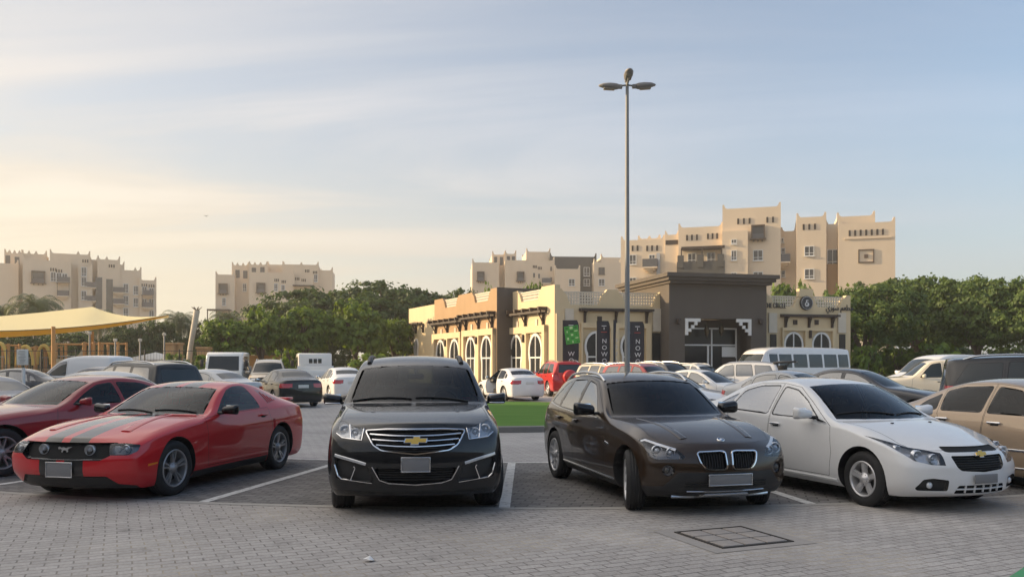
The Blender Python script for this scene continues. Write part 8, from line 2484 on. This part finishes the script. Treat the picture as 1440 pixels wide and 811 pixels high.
# ------------------------------------------------------------------ lamp post, sail, playground
def street_lamp():
    st = simple('galvanised_steel', (0.20, 0.20, 0.195), 0.55, metal=0.1, noise=0.15, scale=3)
    hd = simple('lamp_head_grey', (0.22, 0.21, 0.20), 0.5, noise=0.1)
    dif = simple('lamp_cover', (0.22, 0.20, 0.16), 0.2)
    Y = 22.6; X = (882 - 720) / FPX * Y; zt = EYE + (HOR - 121) / FPX * Y
    r = empty('lamp_post', (X, Y, 0), 0, 'tall steel lamp post with three lamp heads rising above the car park', 'street lamp')
    p = MB(); p.tube([(0, 0, 0), (0, 0, 1.2), (0, 0, 1.22), (0, 0, zt)], [0.085, 0.085, 0.075, 0.042], 16); p.lathe([(0, 0), (0.2, 0), (0.2, 0.03), (0.0, 0.03)], 'z', n=16); p.build('pole', st, r)
    s = 0.019  # metres per photo pixel at this depth
    a = MB(); a.tube([(-0.34, 0, zt - 0.02), (0, 0, zt + 0.02), (0.34, 0, zt - 0.02)], 0.025, 8); a.tube([(0, 0, zt - 0.1), (0, 0, zt + 0.10)], 0.04, 8); a.tube([(0, 0, zt + 0.0), (0, -0.3, zt + 0.12)], 0.025, 8); a.build('arm', st, r)
    def head(xf):
        mb = MB()
        ring = []
        sec = [(-0.02, 0.07, 0.06, -0.06), (0.06, 0.10, 0.085, -0.085), (0.22, 0.125, 0.09, -0.07), (0.40, 0.11, 0.07, -0.05), (0.50, 0.06, 0.03, -0.03), (0.525, 0.02, 0.01, -0.01)]
        vs = []; n = 12
        for (x, w, t, b) in sec:
            for k in range(n):
                an = 2 * math.pi * k / n
                z = math.sin(an); vs.append((x, w * math.cos(an), (t if z > 0 else -b) * z))
        fs = [(i * n + k, i * n + (k + 1) % n, (i + 1) * n + (k + 1) % n, (i + 1) * n + k) for i in range(len(sec) - 1) for k in range(n)]
        fs += [list(range(n))[::-1], [(len(sec) - 1) * n + k for k in range(n)]]
        mb.add(vs, fs, 0, True)
        mb.rbox((-0.05, 0, 0), (0.12, 0.12, 0.10), 0.02, 0)
        h = mb.build('lamp_head', hd, r, xf=xf)
        c = MB(); c.rbox((0.24, 0, -0.075), (0.30, 0.17, 0.04), 0.018); c.build('lamp_cover', dif, h, xf=xf)
    head(Matrix.Translation((0.24, 0, zt - 0.01)) @ Matrix.Rotation(R(-4), 4, 'Y'))
    head(Matrix.Translation((-0.24, 0, zt - 0.02)) @ Matrix.Rotation(R(180), 4, 'Z') @ Matrix.Rotation(R(-3), 4, 'Y'))
    head(Matrix.Translation((0.0, -0.02, zt + 0.17)) @ Matrix.Rotation(R(-90), 4, 'Z') @ Matrix.Rotation(R(-12), 4, 'Y'))

def playground():
    # sail: cream-yellow membrane on posts, with a lower hem hanging from the front edge
    m, nt, out = new_mat('sail_cloth')
    b = principled(nt, Base_Color=(0.80, 0.71, 0.42, 1), Roughness=0.8, Specular_IOR_Level=0.2)
    tr = nt.nodes.new('ShaderNodeBsdfTranslucent'); tr.inputs[0].default_value = (0.80, 0.60, 0.25, 1)
    ms = nt.nodes.new('ShaderNodeMixShader'); ms.inputs[0].default_value = 0.22
    nt.links.new(b.outputs[0], ms.inputs[1]); nt.links.new(tr.outputs[0], ms.inputs[2]); nt.links.new(ms.outputs[0], out.inputs[0])
    hem, n2, o2 = new_mat('sail_orange'); b2 = principled(n2, Base_Color=(0.80, 0.42, 0.04, 1), Roughness=0.8); t2 = n2.nodes.new('ShaderNodeBsdfTranslucent'); t2.inputs[0].default_value = (0.95, 0.55, 0.07, 1); x2 = n2.nodes.new('ShaderNodeMixShader'); x2.inputs[0].default_value = 0.5
    n2.links.new(b2.outputs[0], x2.inputs[1]); n2.links.new(t2.outputs[0], x2.inputs[2]); n2.links.new(x2.outputs[0], o2.inputs[0])
    root = empty('shade_sail', (0, 0, 0), 0, 'large cream and orange shade sail stretched over the playground', 'shade sail')
    peak = at(130, 66, 431); tip = at(237, 60, 443); far = at(-300, 68, 452); near = at(-320, 50, 452)
    # front edge sags between near and tip
    n, m_ = 36, 14
    vs = []
    for i in range(n + 1):
        u = i / n
        f = near.lerp(tip, u); f.z -= 0.80 * 4 * u * (1 - u)
        f.y += 1.2 * 4 * u * (1 - u)
        # back edge: far -> peak -> tip
        if u < 0.72:
            t = u / 0.72; k = far.lerp(peak, t); k.z -= 0.5 * 4 * t * (1 - t); k.y -= 1.0 * t * (1 - t)
        else:
            t = (u - 0.72) / 0.28; k = peak.lerp(tip, t); k.z -= 0.55 * 4 * t * (1 - t) * 0.75; k.y -= 1.0 * t * (1 - t)
        for j in range(m_ + 1):
            v = j / m_
            p = f.lerp(k, v); p.z -= 0.35 * 4 * v * (1 - v) * (1 - 0.5 * u)
            vs.append(p)
    fs = [(i * (m_ + 1) + j, (i + 1) * (m_ + 1) + j, (i + 1) * (m_ + 1) + j + 1, i * (m_ + 1) + j + 1) for i in range(n) for j in range(m_)]
    mb = MB(); mb.add(vs, fs, 0, True); o = mb.build('membrane', m, root)
    hv = []
    for i in range(n + 1):
        u = i / n; p = vs[i * (m_ + 1)]
        d = 0.62 * (1 - u) ** 0.55
        hv += [Vector(p) + Vector((0, -0.012, 0.0)), Vector(p) + Vector((0, 0.25 * d, -d))]
    hb = MB(); hb.add(hv, [(2 * i, 2 * i + 2, 2 * i + 3, 2 * i + 1) for i in range(n)], 0, True); hb.build('hem', hem, root)
    ed = MB(); ed.tube([vs[i * (m_ + 1)] + Vector((0, -0.02, 0)) for i in range(n + 1)], 0.035, 6); ed.build('edge_rope', simple('sail_edge', (0.30, 0.22, 0.10), 0.8), root)
    wood = simple('orange_timber', (0.50, 0.25, 0.08), 0.7, noise=0.25, scale=6)
    yel = simple('yellow_panel', (0.62, 0.42, 0.10), 0.6, noise=0.15)
    tan = simple('tan_panel', (0.45, 0.34, 0.20), 0.7, noise=0.2)
    steel = simple('playground_steel', (0.30, 0.29, 0.27), 0.5, metal=0.5)
    for (px, Y, py, lab) in ((75, 49, 459, 'orange post holding the front edge of the sail'), (130, 63, 466, 'short orange post under the middle of the sail')):
        p = at(px, Y, py); po = MB(); po.tube([(p.x, Y, 0), (p.x, Y, p.z)], 0.11, 10)
        po.rbox((p.x, Y, 0.1), (0.5, 0.5, 0.2), 0.04); q = po.build('sail_post', wood); tag(q, lab, 'post', 'posts of the shade sail')
    def frame(px0, px1, Y, py, lab, arch=False, panel=None):
        x0, x1 = at(px0, Y).x, at(px1, Y).x; z = at(px0, Y, py).z
        r = empty('climbing_frame', ((x0 + x1) / 2, Y, 0), 0, lab, 'climbing frame', 'playground equipment')
        w = (x1 - x0)
        for sx in (-1, 1):
            for sy in (-0.6, 0.6):
                po = MB(); po.tube([(sx * w / 2, sy, 0), (sx * w / 2, sy, z)], 0.09, 8); po.build('post', wood, r)
        d = MB(); d.box((0, 0, z * 0.42), (w, 1.3, 0.1)); d.build('platform', tan, r)
        ra = MB()
        for k in range(8): ra.tube([(-w / 2 + w * (k + 0.5) / 8, -0.6, z * 0.42), (-w / 2 + w * (k + 0.5) / 8, -0.6, z * 0.42 + 0.85)], 0.02, 5)
        ra.tube([(-w / 2, -0.6, z * 0.42 + 0.85), (w / 2, -0.6, z * 0.42 + 0.85)], 0.035, 6); ra.build('railing', steel, r)
        if arch:
            a = MB(); pts = [(0.45 * w * math.cos(R(t)), -0.62, z * 0.55 + 0.45 * z * math.sin(R(t))) for t in range(0, 181, 12)]
            a.tube(pts, 0.13, 8); a.build('arch', yel, r)
        if panel:
            a = MB(); zz = z * 0.45
            a.prism([(-w / 2, zz), (w * 0.2, zz), (w / 2, zz), (w / 2, zz + 1.25), (w * 0.3, zz + 0.8), (0, zz + 0.55), (-w / 2, zz + 0.6)], -0.68, -0.62); a.build('side_panel', tan, r)
        rf = MB(); rf.tube([(-w / 2, -0.6, z - 0.1), (w / 2, -0.6, z - 0.1)], 0.06, 6); rf.tube([(-w / 2, 0.6, z - 0.1), (w / 2, 0.6, z - 0.1)], 0.06, 6); rf.build('beam', wood, r)
    frame(-4, 20, 54, 483, 'climbing frame with a big yellow arch by the frame edge', True)
    frame(30, 56, 57, 487, 'climbing frame behind the white notice board', True)
    frame(58, 80, 58, 486, 'low climbing frame beside the front sail post', True)
    frame(86, 124, 56, 482, 'climbing frame with a curved tan side panel', False, True)
    frame(126, 138, 57, 481, 'narrow yellow climbing tower behind the white van')
    frame(146, 172, 56, 481, 'orange climbing tower at the end of the playground')
    for (px, Y, py, lab) in ((162, 50, 478, 'slim grey lamp pole by the orange climbing tower'), (197, 50, 478, 'slim grey pole left of the white tent'), (126, 52, 468, 'dark pole with a pale box on top'), (231, 52, 470, 'slim grey pole right of the white tent')):
        p = at(px, Y, py); mb = MB(); mb.tube([(p.x, Y, 0), (p.x, Y, p.z)], 0.05, 8)
        mb.rbox((p.x, Y, p.z), (0.2, 0.16, 0.16), 0.03, 1); q = mb.build('fence_post', [steel, B['lattice']]); tag(q, lab, 'pole', 'poles along the playground')
    # mesh fence of the playground
    f = empty('playground_fence', (0, 0, 0), 0, 'thin dark wire fence along the playground edge', 'fence')
    x0, x1 = at(-40, 51).x, at(300, 51).x
    mb = MB()
    for z in (0.3, 1.4, 2.4): mb.tube([(x0, 51, z), (x1, 51, z)], 0.018, 5)
    k = 0
    while x0 + k * 0.18 < x1: mb.tube([(x0 + k * 0.18, 51, 0.1), (x0 + k * 0.18, 51, 2.4)], 0.007, 3, caps=False); k += 1
    mb.build('fence_mesh', M['trim'], f)
    for k in range(8):
        x = lerp(x0, x1, k / 7); po = MB(); po.tube([(x, 51.06, 0), (x, 51.06, 2.5)], 0.04, 8); po.build('fence_post', M['trim'], f)
    # white notice board on a post
    nb = empty('notice_sign', (at(33, 30).x, 30, 0), 0, 'white notice board on a post in front of the playground', 'sign')
    p = MB(); p.tube([(0, 0, 0), (0, 0, 1.5)], 0.06, 8); p.build('post', B['whiteframe'], nb)
    bd = MB(); z0, z1 = at(33, 30, 513).z, at(33, 30, 491).z; bd.rbox((0, -0.06, (z0 + z1) / 2), (0.40, 0.04, z1 - z0), 0.01); bo = bd.build('board', simple('sign_pale', (0.62, 0.62, 0.58), 0.6), nb)
    tx = MB()
    random.seed(9)
    for k in range(9): tx.box((random.uniform(-0.03, 0.03), -0.085, z1 - 0.06 - k * 0.052), (random.uniform(0.16, 0.30), 0.004, 0.016))
    tx.build('printed_lines', simple('sign_grey_print', (0.25, 0.25, 0.25), 0.7), bo)
    # white tent and small parasol
    for (px, Y, py, w_, lab) in ((219, 64, 495, 1.7, 'white pyramid tent roof behind the parked black suv'), (190, 68, 503, 0.7, 'small white parasol left of the tent')):
        p = at(px, Y, py); t = empty('white_tent', (p.x, Y, 0), 0, lab, 'tent', 'white tents')
        mb = MB(); z = p.z
        mb.add([(-w_, -w_, z - 0.55), (w_, -w_, z - 0.55), (w_, w_, z - 0.55), (-w_, w_, z - 0.55), (0, 0, z)], [(0, 1, 4), (1, 2, 4), (2, 3, 4), (3, 0, 4)])
        mb.add([(-w_, -w_, z - 0.55), (w_, -w_, z - 0.55), (w_, -w_, z - 0.75), (-w_, -w_, z - 0.75)], [(0, 1, 2, 3)])
        mb.build('tent_roof', simple('tent_white', (0.7, 0.69, 0.66), 0.8), t)
        for sx in (-1, 1):
            for sy in (-1, 1):
                po = MB(); po.tube([(sx * w_ * 0.95, sy * w_ * 0.95, 0), (sx * w_ * 0.95, sy * w_ * 0.95, z - 0.55)], 0.04, 6); po.build('leg', steel, t)
    # orange pergola pillars and the low orange wall
    orange_mat = wall_mat('orange_render', (0.50, 0.30, 0.14), 0.08)
    for (px, Y, py, w_, lab) in ((240, 60, 484, 0.55, 'orange square pillar left of the leaning palm trunk'), (251, 60.6, 484, 0.5, 'orange square pillar touching the leaning palm trunk'), (287, 62, 490, 0.8, 'stout orange pillar right of the leaning palm trunk'), (322, 66, 484, 0.6, 'orange pillar above the facing white truck')):
        p = at(px, Y, py); mb = MB(); mb.rbox((p.x, Y, p.z / 2), (w_, w_, p.z), 0.04); mb.rbox((p.x, Y, p.z + 0.04), (w_ + 0.14, w_ + 0.14, 0.16), 0.03); q = mb.build('gate_pillar', orange_mat); tag(q, lab, 'pillar', 'orange pillars behind the lot')
    mb = MB(); x0, x1 = at(318, 68).x, at(415, 68).x
    mb.box(((x0 + x1) / 2, 68, 1.1), (x1 - x0, 0.3, 2.2)); mb.box(((x0 + x1) / 2, 68, 2.24), (x1 - x0 + 0.1, 0.42, 0.1)); q = mb.build('boundary_wall', orange_mat); tag(q, 'low orange boundary wall seen under the trees behind the trucks', 'wall')
    # a bird far off in the sky
    bd = MB(); bd.add([(-0.5, 0, 0.12), (-0.2, 0.05, 0.16), (0, 0.1, 0), (0.2, 0.05, 0.16), (0.5, 0, 0.12), (0, -0.16, 0.0)], [(0, 1, 5), (1, 2, 5), (2, 3, 5), (3, 4, 5)])
    bd.ball((0, 0, 0), (0.08, 0.22, 0.08)); q = bd.build('bird', M['trim']); q.location = at(290, 150, 304); tag(q, 'tiny dark bird flying in the pale sky', 'bird')
# ------------------------------------------------------------------ light, sky, camera
SUN_EL, SUN_AZ = 15.0, (-0.985, 0.17)    # elevation; direction towards the sun on the ground
def sky():
    w = bpy.data.worlds.new('World'); SC.world = w; w.use_nodes = True
    nt = w.node_tree; N = nt.nodes; Lk = nt.links
    bg = N['Background']
    sk = N.new('ShaderNodeTexSky'); sk.sky_type = 'NISHITA'; sk.sun_disc = False
    sk.sun_elevation = R(SUN_EL); sk.sun_rotation = math.atan2(SUN_AZ[0], SUN_AZ[1])
    sk.air_density = 1.0; sk.dust_density = 1.6; sk.ozone_density = 1.5; sk.altitude = 0
    # thin streaky high cloud: noise on the sky dome, stretched along the wind
    tc = N.new('ShaderNodeTexCoord')
    sp = N.new('ShaderNodeSeparateXYZ'); Lk.new(tc.outputs['Generated'], sp.inputs[0])
    zc = N.new('ShaderNodeMath'); zc.operation = 'MAXIMUM'; zc.inputs[1].default_value = 0.04; Lk.new(sp.outputs['Z'], zc.inputs[0])
    za = N.new('ShaderNodeMath'); za.operation = 'ADD'; za.inputs[1].default_value = 0.12; Lk.new(zc.outputs[0], za.inputs[0])
    dx = N.new('ShaderNodeMath'); dx.operation = 'DIVIDE'; Lk.new(sp.outputs['X'], dx.inputs[0]); Lk.new(za.outputs[0], dx.inputs[1])
    dy = N.new('ShaderNodeMath'); dy.operation = 'DIVIDE'; Lk.new(sp.outputs['Y'], dy.inputs[0]); Lk.new(za.outputs[0], dy.inputs[1])
    cb = N.new('ShaderNodeCombineXYZ'); Lk.new(dx.outputs[0], cb.inputs[0]); Lk.new(dy.outputs[0], cb.inputs[1])
    mp = N.new('ShaderNodeMapping'); mp.inputs['Rotation'].default_value = (0, 0, R(28)); mp.inputs['Scale'].default_value = (0.35, 1.1, 1); mp.inputs['Location'].default_value = (1.3, 0.4, 0)
    Lk.new(cb.outputs[0], mp.inputs[0])
    nz = N.new('ShaderNodeTexNoise'); nz.inputs['Scale'].default_value = 1.0; nz.inputs['Detail'].default_value = 9; nz.inputs['Roughness'].default_value = 0.55; nz.inputs['Distortion'].default_value = 0.6
    Lk.new(mp.outputs[0], nz.inputs['Vector'])
    # thicker cloud on the sunny side, a haze band low down, an added bright sheet overhead, out of view, to light the ground
    def mr(src, a, b, c, d, smooth=True):
        n = N.new('ShaderNodeMapRange'); n.interpolation_type = 'SMOOTHSTEP' if smooth else 'LINEAR'
        for i, v in enumerate((a, b, c, d)): n.inputs[i + 1].default_value = v
        Lk.new(src, n.inputs[0]); return n.outputs[0]
    def mth(op, x, y):
        n = N.new('ShaderNodeMath'); n.operation = op
        for i, v in enumerate((x, y)):
            if hasattr(v, 'links'): Lk.new(v, n.inputs[i])
            else: n.inputs[i].default_value = v
        return n.outputs[0]
    def mix(f, x, y):
        n = N.new('ShaderNodeMix'); n.data_type = 'RGBA'
        for i, v in ((0, f), (6, x), (7, y)):
            if hasattr(v, 'links'): Lk.new(v, n.inputs[i])
            else: n.inputs[i].default_value = v
        return n.outputs[2]
    sd = N.new('ShaderNodeVectorMath'); sd.operation = 'DOT_PRODUCT'; sd.inputs[1].default_value = (SUN_AZ[0], SUN_AZ[1], 0.0); Lk.new(tc.outputs['Generated'], sd.inputs[0])
    side = mr(sd.outputs['Value'], -0.45, 0.62, 0.0, 1.0, False)
    streak = mr(nz.outputs['Fac'], 0.36, 0.66, 0.0, 1.0)
    amount = mth('MULTIPLY', mth('ADD', mth('MULTIPLY', side, 0.80), 0.20), mth('ADD', mth('MULTIPLY', streak, 0.42), 0.58))
    amount = mth('MULTIPLY', amount, mth('MAXIMUM', mr(sp.outputs['Z'], 0.40, 0.65, 1.0, 0.35), side))
    low = mr(sp.outputs['Z'], 0.0, 0.30, 0.45, 0.0)
    veil = mth('MINIMUM', mth('ADD', amount, low), 0.97)
    warm = mix(mr(sp.outputs['Z'], 0.02, 0.30, 0.0, 1.0), CLOUD_LOW, CLOUD_HIGH)
    vcol = mix(side, CLOUD_FAR, warm)
    vc2 = N.new('ShaderNodeVectorMath'); vc2.operation = 'SCALE'; Lk.new(vcol, vc2.inputs[0]); Lk.new(mth('ADD', mth('MULTIPLY', mth('MULTIPLY', mth('SUBTRACT', streak, 0.5), mr(sp.outputs['Z'], 0.06, 0.26, 0.15, 1.0)), 0.42), 0.98), vc2.inputs['Scale'])
    c1 = mix(veil, sk.outputs[0], vc2.outputs[0])
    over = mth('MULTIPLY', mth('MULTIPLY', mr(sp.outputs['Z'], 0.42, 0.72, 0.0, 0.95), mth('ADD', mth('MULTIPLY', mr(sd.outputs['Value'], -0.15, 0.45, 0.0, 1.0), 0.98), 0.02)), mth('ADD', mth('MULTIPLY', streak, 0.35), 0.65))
    c2 = mix(over, c1, FILL_OVERHEAD)
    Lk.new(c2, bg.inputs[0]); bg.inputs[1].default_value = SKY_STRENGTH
CLOUD_LOW = (4.0, 3.55, 2.65, 1)
CLOUD_HIGH = (3.05, 2.88, 2.7, 1)
CLOUD_FAR = (1.85, 1.9, 2.2, 1)
FILL_OVERHEAD = (8.2, 7.6, 6.9, 1)  # added fill brightness high in the sky, never in view
SKY_STRENGTH = 0.13
SUN_POWER = 4.0
EXPOSURE = 1.0

def light_camera():
    s = bpy.data.lights.new('sun', 'SUN'); s.energy = SUN_POWER; s.angle = R(0.6); s.color = (1.0, 0.75, 0.45)
    o = bpy.data.objects.new('sun', s); COL.objects.link(o)
    e = R(SUN_EL)
    d = Vector((SUN_AZ[0] * math.cos(e), SUN_AZ[1] * math.cos(e), math.sin(e))).normalized()
    o.rotation_euler = (-d).to_track_quat('-Z', 'Y').to_euler(); o.location = (-60, 20, 40)
    c = bpy.data.cameras.new('camera'); co = bpy.data.objects.new('camera', c); COL.objects.link(co)
    co.location = (0, 0, EYE); co.rotation_euler = (R(90), 0, 0)
    c.sensor_width = 36; c.lens = 36 * FPX / 1440; c.shift_y = (HOR - 405.5) / 1440; c.clip_end = 4000; c.clip_start = 0.1
    SC.camera = co
    v = SC.view_settings
    v.view_transform = 'Standard'; v.look = 'None'; v.exposure = EXPOSURE; v.gamma = 1; v.use_curve_mapping = False

def haze():
    m, nt, out = new_mat('warm_haze')
    v = nt.nodes.new('ShaderNodeVolumePrincipled'); v.inputs['Color'].default_value = (1.0, 0.93, 0.84, 1); v.inputs['Density'].default_value = 0.0008; v.inputs['Anisotropy'].default_value = 0.3
    nt.links.new(v.outputs[0], out.inputs['Volume'])
    mb = MB(); mb.box((0, 110, 24), (700, 300, 50)); tag(mb.build('haze', m), kind='stuff')

build_ground(); build_mats(); apartments(); restaurant(); backdrop_behind(); build_green(); street_lamp(); playground(); all_vehicles(); sky(); haze(); light_camera()
